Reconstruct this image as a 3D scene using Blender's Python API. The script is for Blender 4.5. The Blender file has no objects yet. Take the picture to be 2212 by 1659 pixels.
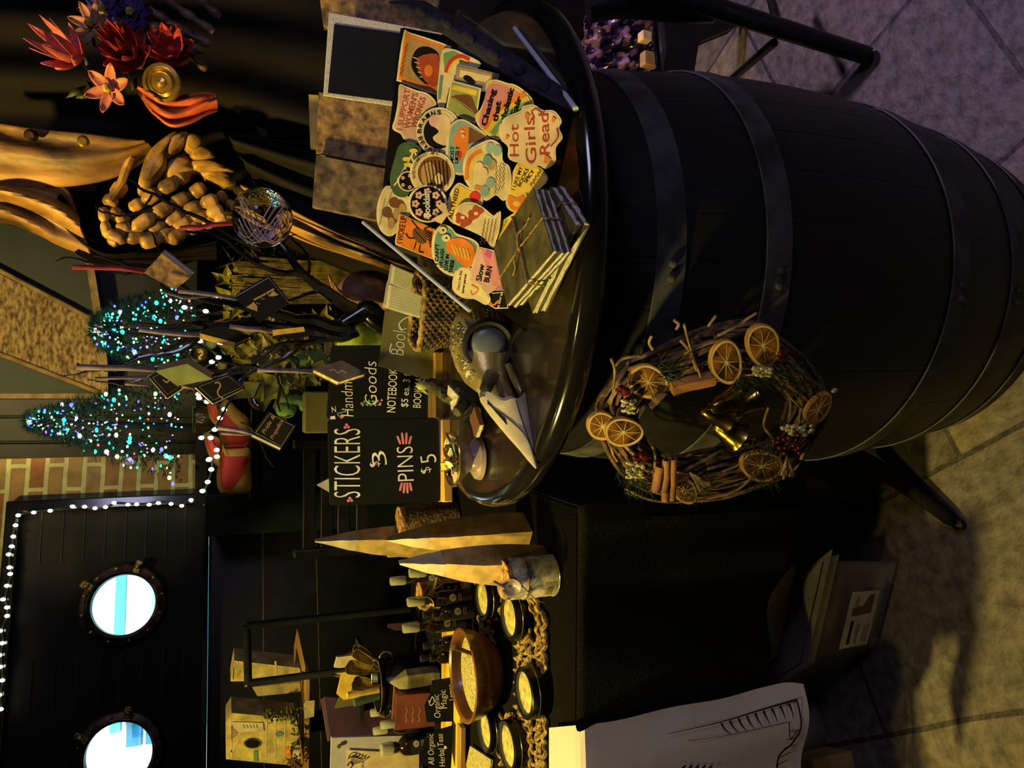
import bpy, math, random
from mathutils import Vector, Matrix, noise
from mathutils.bvhtree import BVHTree
R = random.Random(7)
PI = math.pi
scene = bpy.context.scene
COL = scene.collection
V = Vector

# ---------------------------------------------------------------- camera
FPX, PITCH, ROLL, CAMZ = 1617.0, .377, .009, 1.337
_R = V((1, 0, 0)); _F = V((0, math.cos(PITCH), -math.sin(PITCH))); _D = V((0, -math.sin(PITCH), -math.cos(PITCH)))
_ua = _R * math.cos(ROLL) - _D * math.sin(ROLL)      # upright "right" = image up
_va = _R * math.sin(ROLL) + _D * math.cos(ROLL)      # upright "down"  = image right
CO = V((0, 0, CAMZ))
cam = bpy.data.cameras.new('camera'); camo = bpy.data.objects.new('camera', cam); COL.objects.link(camo)
cam.sensor_fit = 'HORIZONTAL'; cam.sensor_width = 36; cam.lens = FPX / 2212 * 36
cam.clip_start = .02; cam.clip_end = 60
m = Matrix((_va, _ua, -_F)).transposed().to_4x4(); m.translation = CO
camo.matrix_world = m
scene.camera = camo

# ---------------------------------------------------------------- colour management and light
scene.view_settings.view_transform = 'Standard'; scene.view_settings.look = 'None'
scene.view_settings.gamma = 1; scene.view_settings.exposure = 0.0
scene.view_settings.use_curve_mapping = False
w = bpy.data.worlds.new('world'); scene.world = w; w.use_nodes = True
w.node_tree.nodes['Background'].inputs[0].default_value = (.5, .6, 1, 1)
w.node_tree.nodes['Background'].inputs[1].default_value = .0015

def look_at(o, tgt):
    d = V(tgt) - o.location; o.rotation_euler = d.to_track_quat('-Z', 'Y').to_euler()
def lamp(kind, name, loc, tgt, energy, col, size=.1, spot=None, blend=.5, sy=None):
    l = bpy.data.lights.new(name, kind); l.energy = energy; l.color = col
    if kind == 'AREA':
        l.size = size
        if sy: l.shape = 'RECTANGLE'; l.size_y = sy
    else: l.shadow_soft_size = size
    if kind == 'SPOT': l.spot_size = math.radians(spot); l.spot_blend = blend
    o = bpy.data.objects.new(name, l); COL.objects.link(o); o.location = loc; look_at(o, tgt); return o
WARM = (1, .77, .19)
lamp('SPOT', 'warm_spot', (-1.55, .62, 2.15), (.13, 1.17, 1.13), 235, WARM, .05, 37, .55)
lamp('SPOT', 'warm_spot', (-1.35, 1.28, 2.65), (-.66, 1.68, .75), 270, WARM, .06, 58, .7)
lamp('SPOT', 'warm_spot', (-.4, 1.3, 2.7), (.62, 2.1, 1.35), 230, (1, .62, .12), .05, 44, .7)
lamp('AREA', 'cool_fill', (1.25, -.35, 2.1), (.0, 1.2, .7), 9, (.68, .62, 1), .5)  # added cool fill from the camera side, not a ceiling fixture
lamp('SPOT', 'purple_spot', (2.0, 1.5, 2.6), (1.15, 1.35, 0), 190, (.78, .56, 1), .12, 52, .6)
lamp('SPOT', 'blue_spot', (.8, 3.2, 2.6), (.5, 1.2, .9), 26, (.16, .18, 1), .04, 40, .5)
lamp('SPOT', 'warm_spot', (.0, 2.75, 2.75), (.25, 4.4, 2.15), 90, (1, .74, .26), .05, 66, .7)  # added spot that brightens the stucco beam, no fixture there
lamp('SPOT', 'warm_spot', (-.75, 2.35, 2.7), (-.35, 3.75, 1.75), 50, (1, .78, .28), .05, 44, .8)  # added spot that brightens the brick beside the string lights
lamp('SPOT', 'warm_spot', (-.5, .42, 2.6), (-.5, .8, 0), 30, WARM, .08, 60, .8)
lamp('SPOT', 'warm_spot', (-1.5, 1.5, 2.6), (-1.2, 2.74, 1.15), 150, WARM, .05, 36, .6)

# ---------------------------------------------------------------- pixel <-> world helpers
def ray(x, y): return _F + _ua * ((1659 - y - 829.5) / FPX) + _va * ((x - 1106) / FPX)
def AZ(x, y, z): d = ray(x, y); return CO + d * ((z - CAMZ) / d.z)
def AY(x, y, Y): d = ray(x, y); return CO + d * (Y / d.y)
def PX(p):
    q = V(p) - CO; z = q.dot(_F); return (1106 + FPX * q.dot(_va) / z, 829.5 - FPX * q.dot(_ua) / z)
class PM:                                            # a real plane in the room
    def __init__(s, o, n):
        s.o = V(o); s.n = V(n).normalized()
        if s.n.dot(CO - s.o) < 0: s.n = -s.n
    def p(s, x, y, lift=0):
        d = ray(x, y); o = s.o + s.n * lift
        return CO + d * ((o - CO).dot(s.n) / d.dot(s.n))
def PM3(a, b, c): return PM(a, (V(b) - V(a)).cross(V(c) - V(a)))
def Zm(x0, y0, s, pts): return [(x0 + a / s, y0 + b / s) for a, b in pts]

# ---------------------------------------------------------------- materials (all procedural)
MATS = {}
def mat(name, col=(.5, .5, .5), rough=.6, metal=0, var=.15, scale=30, bump=0, emit=None, es=0, trans=0, alpha=1, coat=0, col2=None, spec=.5, stretch=None, sheen=0):
    if name in MATS: return MATS[name]
    m = bpy.data.materials.new(name); m.use_nodes = True; MATS[name] = m
    nt = m.node_tree; b = nt.nodes['Principled BSDF']; L = nt.links
    b.inputs['Roughness'].default_value = rough; b.inputs['Metallic'].default_value = metal
    b.inputs['Specular IOR Level'].default_value = spec
    if coat: b.inputs['Coat Weight'].default_value = coat; b.inputs['Coat Roughness'].default_value = .08
    if trans: b.inputs['Transmission Weight'].default_value = trans; b.inputs['IOR'].default_value = 1.25
    if alpha < 1: b.inputs['Alpha'].default_value = alpha
    if sheen: b.inputs['Sheen Weight'].default_value = sheen
    b.inputs['Base Color'].default_value = (*col, 1)
    if emit: b.inputs['Emission Color'].default_value = (*emit, 1); b.inputs['Emission Strength'].default_value = es
    if var or bump:
        tc = nt.nodes.new('ShaderNodeTexCoord'); mp = nt.nodes.new('ShaderNodeMapping'); L.new(tc.outputs['Object'], mp.inputs[0])
        if stretch: mp.inputs['Scale'].default_value = stretch
        no = nt.nodes.new('ShaderNodeTexNoise'); no.inputs['Scale'].default_value = scale; no.inputs['Detail'].default_value = 5
        L.new(mp.outputs[0], no.inputs['Vector'])
        if var:
            rp = nt.nodes.new('ShaderNodeValToRGB'); c2 = col2 or tuple(c * (1 - var * 2.2) if var < .45 else c * .1 for c in col)
            rp.color_ramp.elements[0].position = .35; rp.color_ramp.elements[1].position = .65
            rp.color_ramp.elements[0].color = (*c2, 1); rp.color_ramp.elements[1].color = (*col, 1)
            L.new(no.outputs['Fac'], rp.inputs[0]); L.new(rp.outputs[0], b.inputs['Base Color'])
        if bump:
            bn = nt.nodes.new('ShaderNodeBump'); bn.inputs['Strength'].default_value = bump; bn.inputs['Distance'].default_value = .01
            L.new(no.outputs['Fac'], bn.inputs['Height']); L.new(bn.outputs[0], b.inputs['Normal'])
    return m
def brickmat(name, c1, c2, mortar, scale, bw, rh, ms, rough=.85, rot=0, bump=.5, noise_scale=25, nmix=.5, offset=.5):
    m = bpy.data.materials.new(name); m.use_nodes = True; MATS[name] = m
    nt = m.node_tree; b = nt.nodes['Principled BSDF']; L = nt.links; b.inputs['Roughness'].default_value = rough
    uv = nt.nodes.new('ShaderNodeUVMap'); mp = nt.nodes.new('ShaderNodeMapping'); mp.inputs['Rotation'].default_value[2] = rot
    L.new(uv.outputs[0], mp.inputs[0])
    nz = nt.nodes.new('ShaderNodeTexNoise'); nz.inputs['Scale'].default_value = 3; L.new(mp.outputs[0], nz.inputs['Vector'])
    vm = nt.nodes.new('ShaderNodeVectorMath'); vm.operation = 'MULTIPLY_ADD'; vm.inputs[1].default_value = (.02,) * 3
    L.new(nz.outputs['Color'], vm.inputs[0]); L.new(mp.outputs[0], vm.inputs[2])
    br = nt.nodes.new('ShaderNodeTexBrick'); L.new(vm.outputs[0], br.inputs['Vector']); br.offset = offset
    br.inputs['Color1'].default_value = (*c1, 1); br.inputs['Color2'].default_value = (*c2, 1); br.inputs['Mortar'].default_value = (*mortar, 1)
    br.inputs['Scale'].default_value = scale; br.inputs['Brick Width'].default_value = bw; br.inputs['Row Height'].default_value = rh
    br.inputs['Mortar Size'].default_value = ms; br.inputs['Bias'].default_value = 0
    no = nt.nodes.new('ShaderNodeTexNoise'); no.inputs['Scale'].default_value = noise_scale; no.inputs['Detail'].default_value = 8; L.new(mp.outputs[0], no.inputs['Vector'])
    mx = nt.nodes.new('ShaderNodeMixRGB'); mx.blend_type = 'MULTIPLY'; mx.inputs[0].default_value = nmix
    rp = nt.nodes.new('ShaderNodeValToRGB'); rp.color_ramp.elements[0].position = .3; rp.color_ramp.elements[1].position = .62
    rp.color_ramp.elements[0].color = (.12, .12, .12, 1); L.new(no.outputs['Fac'], rp.inputs[0])
    L.new(br.outputs['Color'], mx.inputs[1]); L.new(rp.outputs[0], mx.inputs[2]); L.new(mx.outputs[0], b.inputs['Base Color'])
    bn = nt.nodes.new('ShaderNodeBump'); bn.inputs['Strength'].default_value = bump; bn.inputs['Distance'].default_value = .012
    ad = nt.nodes.new('ShaderNodeMath'); ad.operation = 'SUBTRACT'; L.new(no.outputs['Fac'], ad.inputs[0]); L.new(br.outputs['Fac'], ad.inputs[1])
    L.new(ad.outputs[0], bn.inputs['Height']); L.new(bn.outputs[0], b.inputs['Normal'])
    return m
def C(n, col, rough=.55, **k): return mat(n, col, rough, **k)

# ---------------------------------------------------------------- mesh builder (world coordinates)
class MB:
    def __init__(s): s.v = []; s.f = []; s.m = []; s.uv = {}
    def add(s, vs, fs, m):
        o = len(s.v); s.v += [V(p) for p in vs]
        for f in fs: s.f.append([i + o for i in f]); s.m.append(m)
        return s
    def poly(s, pts, m): return s.add(pts, [list(range(len(pts)))], m)
    def prism(s, pts, off, m, mside=None):
        n = len(pts); pts = [V(p) for p in pts]; off = V(off)
        s.add(pts, [list(range(n))], m)
        vs = pts + [p + off for p in pts]
        s.add(vs, [[i, (i + 1) % n, n + (i + 1) % n, n + i] for i in range(n)] + [[n + i for i in reversed(range(n))]], mside or m)
        return s
    def box(s, c, size, m, rz=0, rot=None):
        M = rot if rot else Matrix.Rotation(rz, 3, 'Z'); c = V(c); h = V(size) / 2
        P = [c + M @ V((sx * h.x, sy * h.y, sz * h.z)) for sx in (-1, 1) for sy in (-1, 1) for sz in (-1, 1)]
        return s.add(P, [[0, 1, 3, 2], [4, 6, 7, 5], [0, 4, 5, 1], [2, 3, 7, 6], [0, 2, 6, 4], [1, 5, 7, 3]], m)
    def tube(s, pts, r, m, n=8, cap=True):
        pts = [V(p) for p in pts]; k = len(pts)
        rr = r if isinstance(r, (list, tuple)) else [r] * k
        t0 = (pts[1] - pts[0]).normalized(); a = t0.orthogonal().normalized(); vs = []
        for i in range(k):
            t = (pts[min(i + 1, k - 1)] - pts[max(i - 1, 0)])
            t = t.normalized() if t.length > 1e-9 else t0
            a = (a - t * a.dot(t)); a = a.normalized() if a.length > 1e-6 else t.orthogonal().normalized()
            b = t.cross(a)
            vs += [pts[i] + (a * math.cos(2 * PI * j / n) + b * math.sin(2 * PI * j / n)) * rr[i] for j in range(n)]
        fs = [[i * n + j, i * n + (j + 1) % n, (i + 1) * n + (j + 1) % n, (i + 1) * n + j] for i in range(k - 1) for j in range(n)]
        if cap: fs += [list(reversed(range(n))), [(k - 1) * n + j for j in range(n)]]
        return s.add(vs, fs, m)
    def lathe(s, o, prof, m, n=32, ax=(0, 0, 1), close=False):
        o = V(o); z = V(ax).normalized(); a = z.orthogonal().normalized() if abs(z.z) < .999 else V((1, 0, 0)); b = z.cross(a); vs = []
        for r, h in prof: vs += [o + z * h + (a * math.cos(2 * PI * j / n) + b * math.sin(2 * PI * j / n)) * max(r, 1e-5) for j in range(n)]
        k = len(prof)
        if isinstance(m, (list, tuple)):
            oo = len(s.v); s.v += vs
            for i in range(k - 1):
                for j in range(n): s.f.append([oo + q for q in (i * n + j, i * n + (j + 1) % n, (i + 1) * n + (j + 1) % n, (i + 1) * n + j)]); s.m.append(m[i])
            return s
        fs = [[i * n + j, i * n + (j + 1) % n, (i + 1) * n + (j + 1) % n, (i + 1) * n + j] for i in range(k - 1) for j in range(n)]
        return s.add(vs, fs, m)
    def ball(s, c, r, m, n=12, rot=None):
        c = V(c); r = V(r) if isinstance(r, (tuple, list, Vector)) else V((r, r, r)); vs = []; k = n // 2
        for i in range(k + 1):
            th = PI * i / k
            for j in range(n):
                ph = 2 * PI * j / n; q = V((math.sin(th) * math.cos(ph) * r.x, math.sin(th) * math.sin(ph) * r.y, math.cos(th) * r.z))
                vs.append(c + (rot @ q if rot else q))
        fs = [[i * n + j, (i + 1) * n + j, (i + 1) * n + (j + 1) % n, i * n + (j + 1) % n] for i in range(k) for j in range(n)]
        return s.add(vs, fs, m)
    def grid(s, fn, nu, nv, m):
        vs = [fn(i / nu, j / nv) for j in range(nv + 1) for i in range(nu + 1)]
        return s.add(vs, [[j * (nu + 1) + i, j * (nu + 1) + i + 1, (j + 1) * (nu + 1) + i + 1, (j + 1) * (nu + 1) + i] for j in range(nv) for i in range(nu)], m)
    def bvh(s): return BVHTree.FromPolygons([tuple(p) for p in s.v], s.f)
    def build(s, name, parent=None, loc=None, smooth=True, bevel=0, solid=0, sub=0, angle=38, uvfn=None):
        me = bpy.data.meshes.new(name)
        if parent is not None: o0 = V(parent['_o'])
        elif loc is not None: o0 = V(loc)
        else:
            xs = [p.x for p in s.v]; ys = [p.y for p in s.v]; zs = [p.z for p in s.v]
            o0 = V(((min(xs) + max(xs)) / 2, (min(ys) + max(ys)) / 2, min(zs)))
        me.from_pydata([tuple(p - o0) for p in s.v], [], s.f)
        names = []
        for q in s.m:
            if q not in names: names.append(q)
        for q in names: me.materials.append(MATS[q])
        me.polygons.foreach_set('material_index', [names.index(q) for q in s.m])
        if uvfn:
            ul = me.uv_layers.new(name='UVMap')
            for l in me.loops: ul.data[l.index].uv = uvfn(V(me.vertices[l.vertex_index].co) + o0)
        me.update(); me.validate()
        if smooth: me.shade_smooth(); me.set_sharp_from_angle(angle=math.radians(angle))
        o = bpy.data.objects.new(name, me); COL.objects.link(o)
        o['_o'] = list(o0)
        if parent is not None: o.parent = parent
        else: o.location = o0
        if bevel: b = o.modifiers.new('bevel', 'BEVEL'); b.width = bevel; b.segments = 2; b.limit_method = 'ANGLE'
        if solid: b = o.modifiers.new('solid', 'SOLIDIFY'); b.thickness = solid; b.offset = 0
        if sub: b = o.modifiers.new('sub', 'SUBSURF'); b.levels = sub; b.render_levels = sub
        return o
def tag(o, label=None, cat=None, group=None, kind=None):
    if label: o['label'] = label
    if cat: o['category'] = cat
    if group: o['group'] = group
    if kind: o['kind'] = kind
    return o
def thing(name, loc, label, cat, group=None):
    o = bpy.data.objects.new(name, None); COL.objects.link(o); o.location = V(loc); o['_o'] = list(loc)
    o.empty_display_size = .05
    return tag(o, label, cat, group)
def S(o): o['kind'] = 'structure'; return o

# ---------------------------------------------------------------- lettering and strokes
_tc = {}
def glyphs(txt, off=0.0, shear=0.0):
    k = (txt, off, shear)
    if k not in _tc:
        c = bpy.data.curves.new('t', 'FONT'); c.body = txt; c.offset = off; c.shear = shear; c.resolution_u = 3; c.fill_mode = 'FRONT'
        o = bpy.data.objects.new('t', c); COL.objects.link(o)
        dg = bpy.context.evaluated_depsgraph_get(); me = bpy.data.meshes.new_from_object(o.evaluated_get(dg))
        vs = [(v.co.x, v.co.y) for v in me.vertices]; fs = [list(p.vertices) for p in me.polygons]
        bpy.data.objects.remove(o); bpy.data.curves.remove(c); bpy.data.meshes.remove(me)
        x0 = min(a for a, b in vs); x1 = max(a for a, b in vs)
        _tc[k] = ([((a - x0) / (x1 - x0), b / .7) for a, b in vs], fs)
    return _tc[k]
def text(mb, fn, txt, a, b, h, m, off=.008, shear=0):
    """fn maps pixel -> world; baseline a->b in pixels, cap height h in pixels."""
    vs, fs = glyphs(txt, off, shear); dx, dy = b[0] - a[0], b[1] - a[1]; L = math.hypot(dx, dy); ux, uy = dy / L, -dx / L
    mb.add([fn(a[0] + dx * s + ux * h * t, a[1] + dy * s + uy * h * t) for s, t in vs], fs, m)
def stroke(mb, fn, pts, w, m):
    n = len(pts); l = []; r = []
    for i, (x, y) in enumerate(pts):
        x0, y0 = pts[max(i - 1, 0)]; x1, y1 = pts[min(i + 1, n - 1)]
        dx, dy = x1 - x0, y1 - y0; L = math.hypot(dx, dy) or 1
        ww = (w[i] if isinstance(w, (list, tuple)) else w) / 2
        l.append(fn(x - dy / L * ww, y + dx / L * ww)); r.append(fn(x + dy / L * ww, y - dx / L * ww))
    mb.add(l + r, [[i, i + 1, n + i + 1, n + i] for i in range(n - 1)], m)
def curve(pts, k=6):                                 # Catmull-Rom through 2-D or 3-D points
    P = [V((*p, 0)) if len(p) == 2 else V(p) for p in pts]; two = len(pts[0]) == 2; out = []
    for i in range(len(P) - 1):
        a, b, c, d = P[max(i - 1, 0)], P[i], P[i + 1], P[min(i + 2, len(P) - 1)]
        for j in range(k):
            t = j / k
            out.append(.5 * ((2 * b) + (c - a) * t + (2 * a - 5 * b + 4 * c - d) * t * t + (3 * b - a - 3 * c + d) * t ** 3))
    out.append(P[-1]); return [(q.x, q.y) for q in out] if two else out
def ccurve(pts, k=4):
    n = len(pts); out = []
    for i in range(n):
        a, b, c, d = [V((*pts[(i + q) % n], 0)) for q in (-1, 0, 1, 2)]
        for j in range(k):
            t = j / k; q = .5 * ((2 * b) + (c - a) * t + (2 * a - 5 * b + 4 * c - d) * t * t + (3 * b - a - 3 * c + d) * t ** 3); out.append((q.x, q.y))
    return out
def ell(cx, cy, rx, ry, n=28, rot=0, lobes=0, amp=0):
    o = []
    for i in range(n):
        t = 2 * PI * i / n; k = 1 + amp * math.cos(lobes * t); a, b = rx * k * math.cos(t), ry * k * math.sin(t)
        o.append((cx + a * math.cos(rot) - b * math.sin(rot), cy + a * math.sin(rot) + b * math.cos(rot)))
    return o
def inset(pts, d):
    cx = sum(p[0] for p in pts) / len(pts); cy = sum(p[1] for p in pts) / len(pts)
    return [(cx + (x - cx) * (1 - d / max(math.hypot(x - cx, y - cy), 1)), cy + (y - cy) * (1 - d / max(math.hypot(x - cx, y - cy), 1))) for x, y in pts]
FLROT = -math.atan2(*[(AZ(2212, 1144, 0) - AZ(1942, 1250, 0))[i] for i in (1, 0)])
# ================================================================ MATERIALS
mat('black_paint', (.007, .0065, .006), .4, var=.3, scale=12, bump=.05)
mat('black_gloss', (.010, .009, .009), .14, var=.2, scale=8, coat=.4)
mat('black_wood', (.006, .005, .0042), .55, var=.4, scale=18, bump=.15, stretch=(1, 1, .08))
mat('matte_black', (.012, .012, .012), .85, var=.2, spec=.15)
mat('iron', (.055, .053, .052), .7, metal=.0, var=.35, scale=20, bump=.1)
mat('table_varnish', (.030, .019, .008), .34, var=.4, scale=9, coat=.5, stretch=(.2, 1, 1))
mat('black_cloth', (.008, .007, .006), .95, var=.2, scale=200, bump=.2, spec=.1)
mat('dark_green', (.040, .055, .036), .6, var=.12, scale=4)
mat('stucco', (.52, .36, .15), .9, var=.42, scale=30, bump=1.0, col2=(.11, .065, .025), stretch=(1, 1, 2.2))
mat('tan_trim', (.46, .30, .12), .7, var=.3, scale=14, bump=.2)
mat('dark_panel', (.020, .020, .016), .5, var=.3, scale=6)
mat('green_black', (.012, .022, .016), .35, var=.3, scale=6)
mat('bronze_dark', (.12, .075, .06), .38, metal=.75, var=.35, scale=25, bump=.2)
mat('brass', (.55, .38, .12), .3, metal=.9, var=.3, scale=30)
mat('teal_paint', (.02, .42, .46), .5, var=.1)
mat('white_paint', (.85, .9, .92), .6, var=.03)
mat('blue_glass_far', (.03, .28, .5), .3, var=.1)
mat('glass', (1, 1, 1), .02, var=0, trans=1, alpha=.12)
mat('door_plank', (.012, .0105, .008), .6, spec=.25, var=.35, scale=7, bump=.12, stretch=(.15, 1, 1))
mat('cream_bulb', (1, .95, .8), .4, var=0, emit=(1, .90, .62), es=13)
mat('wire_green', (.01, .02, .012), .6, var=0)
brickmat('brick', (.38, .16, .06), (.42, .29, .12), (.72, .68, .34), 1.0, .215, .072, .009, bump=.5, noise_scale=14, nmix=.45)
brickmat('stone_floor', (.19, .15, .105), (.10, .085, .075), (.045, .035, .028), 1.0, .9, .44, .005, rough=.6, rot=FLROT, bump=.7, noise_scale=34, nmix=.7)
mat('ceiling_black', (.01, .01, .01), .9, var=.1)

# ================================================================ ROOM SHELL
MB().grid(lambda u, v: V((-3.2 + 6.4 * u, -1.4 + 7.0 * v, 0)), 8, 8, 'stone_floor').build('floor', loc=(0, 0, 0), uvfn=lambda p: (p.x + .05, p.y - .02))
S(bpy.data.objects['floor'])
# raised stone slabs that show between the worn joints by the table and barrel
def slab(name, pts, z, m):
    return MB().prism([V((x, y, z)) for x, y in pts], (0, 0, -z), m)
S(MB().box((0, 2.1, 3.0), (6.4, 7.0, .06), 'ceiling_black').build('ceiling'))
S(MB().box((0, -1.43, 1.5), (6.4, .06, 3), 'dark_panel').build('wall_front'))
S(MB().box((3.23, 2.1, 1.5), (.06, 7.0, 3), 'dark_panel').build('wall_right'))
S(MB().box((-3.23, 1.2, 1.5), (.06, 5.2, 3), 'dark_panel').build('wall_side'))

# ---- slanting wall with the porthole panel and the brick
YW = 3.6; PHI = math.radians(16)
wt = V((math.cos(PHI), math.sin(PHI), 0)); wn = V((math.sin(PHI), -math.cos(PHI), 0))
W0 = AY(267, 1305, YW); WPL = PM(W0, wn)
def wl(p): q = V(p) - W0; return q.dot(wt), p[2]
def wp(s, z, out=0): return V((W0.x, W0.y, 0)) + wt * s + V((0, 0, z)) + wn * out
s_pr, z_top = wl(WPL.p(45, 1100)); s_bl, _ = wl(WPL.p(200, 985)); _, z_bot = wl(WPL.p(440, 1300))
s_c1, z_c1 = wl(WPL.p(267, 1306)); s_c2, z_c2 = wl(WPL.p(257, 1630))
pr_in = abs(wl(WPL.p(341, 1306))[1] - wl(WPL.p(201, 1306))[1]) / 2; pr_out = abs(wl(WPL.p(365, 1306))[1] - wl(WPL.p(169, 1306))[1]) / 2
SL = s_c1 - 1.9
S(MB().grid(lambda u, v: wp(s_pr + .0 + (s_bl - s_pr) * u, 0 + 3.0 * v, -.02), 4, 12, 'brick')
  .grid(lambda u, v: wp(SL + (s_pr - SL) * u, z_top + (3.0 - z_top) * v, -.02), 6, 3, 'brick')
  .add([wp(s_bl, 0, -.02), wp(s_bl, 3, -.02), wp(s_bl, 3, -.06), wp(s_bl, 0, -.06)], [[0, 1, 2, 3]], 'brick')
  .build('wall_left', uvfn=lambda p: (wl(p)[0] + .02, p.z - .012)))
# plank panel pierced by the two portholes
mb = MB(); N = 40; rh = pr_out * .93; sq = rh * 1.02
def hole(sc, zc):
    ring = []; sqr = []
    for i in range(N):
        t = 2 * PI * i / N; c, s_ = math.cos(t), math.sin(t); k = 1 / max(abs(c), abs(s_))
        ring.append(wp(sc + rh * .9 * c, zc + rh * .9 * s_)); sqr.append(wp(sc + sq * c * k, zc + sq * s_ * k))
    mb.add(ring + sqr, [[i, (i + 1) % N, N + (i + 1) % N, N + i] for i in range(N)], 'door_plank')
    back = [p - wn * .09 for p in ring]
    mb.add(ring + back, [[i, (i + 1) % N, N + (i + 1) % N, N + i] for i in range(N)], 'black_paint')
def rect(s0, s1, z0, z1): mb.poly([wp(s0, z0), wp(s1, z0), wp(s1, z1), wp(s0, z1)], 'door_plank')
hole(s_c1, z_c1); hole(s_c2, z_c2)
rect(s_c1 + sq, s_pr, z_bot, z_top); rect(s_c2 + sq, s_c1 - sq, z_bot, z_top); rect(SL, s_c2 - sq, z_bot, z_top)
for sc, zc in ((s_c1, z_c1), (s_c2, z_c2)):
    rect(sc - sq, sc + sq, zc + sq, z_top); rect(sc - sq, sc + sq, z_bot, zc - sq)
for k in range(1, 9):                                # plank grooves stand proud as thin battens
    zz = z_bot + (z_top - z_bot) * k / 9
    for a, b in ((SL, s_c2 - pr_out - .02), (s_c2 + pr_out + .02, s_c1 - pr_out - .02), (s_c1 + pr_out + .02, s_pr)):
        mb.box(wp((a + b) / 2, zz, .002), (b - a, .004, .004), 'black_paint', rz=PHI)
S(mb.build('wall_porthole_panel'.replace('_porthole_panel', '_panel'), smooth=False))
bpy.data.objects['wall_panel'].name = 'door_1'
S(MB().box(wp((SL + s_pr) / 2, z_top + .02, .02), (s_pr - SL + .06, .06, .05), 'black_gloss', rz=PHI)
  .box(wp(s_pr + .005, (z_bot + z_top) / 2, .02), (.05, .06, z_top - z_bot + .02), 'black_gloss', rz=PHI).build('trim_1', bevel=.006))
S(MB().box(wp((SL + s_pr) / 2, z_bot - .008, .085), (s_pr - SL + .10, .18, .02), 'matte_black', rz=PHI).build('trim_2', bevel=.004))
# wainscot under the ledge
mb = MB()
mb.box(wp((SL + s_pr) / 2, (z_bot - .02) / 2, .05), (s_pr - SL + .06, .10, z_bot - .02), 'black_paint', rz=PHI)
mat('groove_highlight', (.16, .11, .035), .5, var=.3)  # light caught on the grooves, painted as thin tan strips
for gx in (568, 684): mb.box(wp((SL + s_pr) / 2, wl(PM(wp(0, 0, .1), wn).p(gx, 1230))[1], .1005), (s_pr - SL, .004, .004), 'groove_highlight', rz=PHI)
S(mb.build('wall_wainscot'.replace('wainscot', 'lower'), smooth=False))
def porthole(sc, zc, label, lug):
    o = wp(sc, zc, 0); t = thing('porthole', o, label, 'porthole', 'portholes in the dark panel')
    pi, po = pr_in, pr_out
    MB().lathe(o, [(pi, -.05), (pi, .02), (pi + .012, .03), (pi + .02, .028), (po - .03, .034), (po - .012, .03), (po, .014), (po, .001)], 'bronze_dark', 56, ax=wn).build('frame', t)
    g = MB().lathe(o, [(0, .004), (pi + .004, .004), (pi + .004, 0), (0, 0)], 'glass', 48, ax=wn).build('pane', t)
    e1, e2 = wt, V((0, 0, 1))
    for i in range(12):
        a = 2 * PI * i / 12 + .2; p = o + (e1 * math.cos(a) + e2 * math.sin(a)) * (po - .022)
        MB().lathe(p, [(.007, .03), (.007, .036), (.003, .039), (0, .039)], 'brass', 8, ax=wn).build('rivet', t)
    for a in lug:
        p = o + (e1 * math.cos(a) + e2 * math.sin(a)) * (po - .012)
        MB().box(p + wn * .04, (.05, .035, .03), 'brass', rz=PHI, rot=Matrix((wt, wn, V((0, 0, 1)))).transposed() @ Matrix.Rotation(-a, 3, 'Y')).ball(p + wn * .06, .014, 'brass').build('wing_nut', t, bevel=.005)
porthole(s_c1, z_c1, 'round bronze porthole showing a teal post outside, nearer the brick wall', (1.0, -.35))
porthole(s_c2, z_c2, 'round bronze porthole with white glare and small blue panes, cut off by the photo edge', (1.0, -.2))
# daylight scene beyond the portholes
S(MB().grid(lambda u, v: wp(-2.6 + 3.3 * u, .8 + 2.0 * v, -1.6), 2, 2, 'white_paint').build('wall_outside', smooth=False))
q = wp(s_c1, z_c1, -1.3)
def outpx(x, y, d): P = PM(wp(0, 0, d), wn); return wl(P.p(x, y))
sa, za = outpx(250, 1300, -1.3); sb, zb_ = outpx(272, 1300, -1.3)
tag(MB().box(wp(sa - .25, (za + zb_) / 2, -1.3), (.9, .08, abs(za - zb_) * 1.0), 'teal_paint', rz=PHI).build('awning_beam'), 'teal horizontal beam seen through the porthole nearer the brick', 'beam')
sa, za = outpx(333, 1300, -1.3)
tag(MB().box(wp(sa - .2, za - .16, -1.28), (1.0, .08, .30), 'teal_paint', rz=PHI).build('outdoor_board'), 'teal board low outside the porthole nearer the brick', 'board')
sa, za = outpx(310, 1578, -1.4)
t = thing('outdoor_window', wp(sa, za, -1.4), 'small blue two-pane window seen through the cut-off porthole', 'window')
MB().box(wp(sa, za, -1.42), (.26, .03, .2), 'white_paint', rz=PHI).build('frame', t)
for k in (-1, 1): MB().box(wp(sa, za + k * .05, -1.395), (.15, .012, .075), 'blue_glass_far', rz=PHI).build('pane', t)
lo = wp(s_c1 - .3, z_c1 + .9, -.35)
lamp('AREA', 'daylight', lo, wp(s_c1 - .2, z_c1, -1.6), 75, (.70, .92, 1), 1.6, sy=.6)
S(MB().box(wp(-.8, 2.9, -.9), (3.6, 1.7, .04), 'white_paint', rz=PHI).build('outside_light_lid'))  # unseen lid added over the outside space to keep its light in

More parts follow.
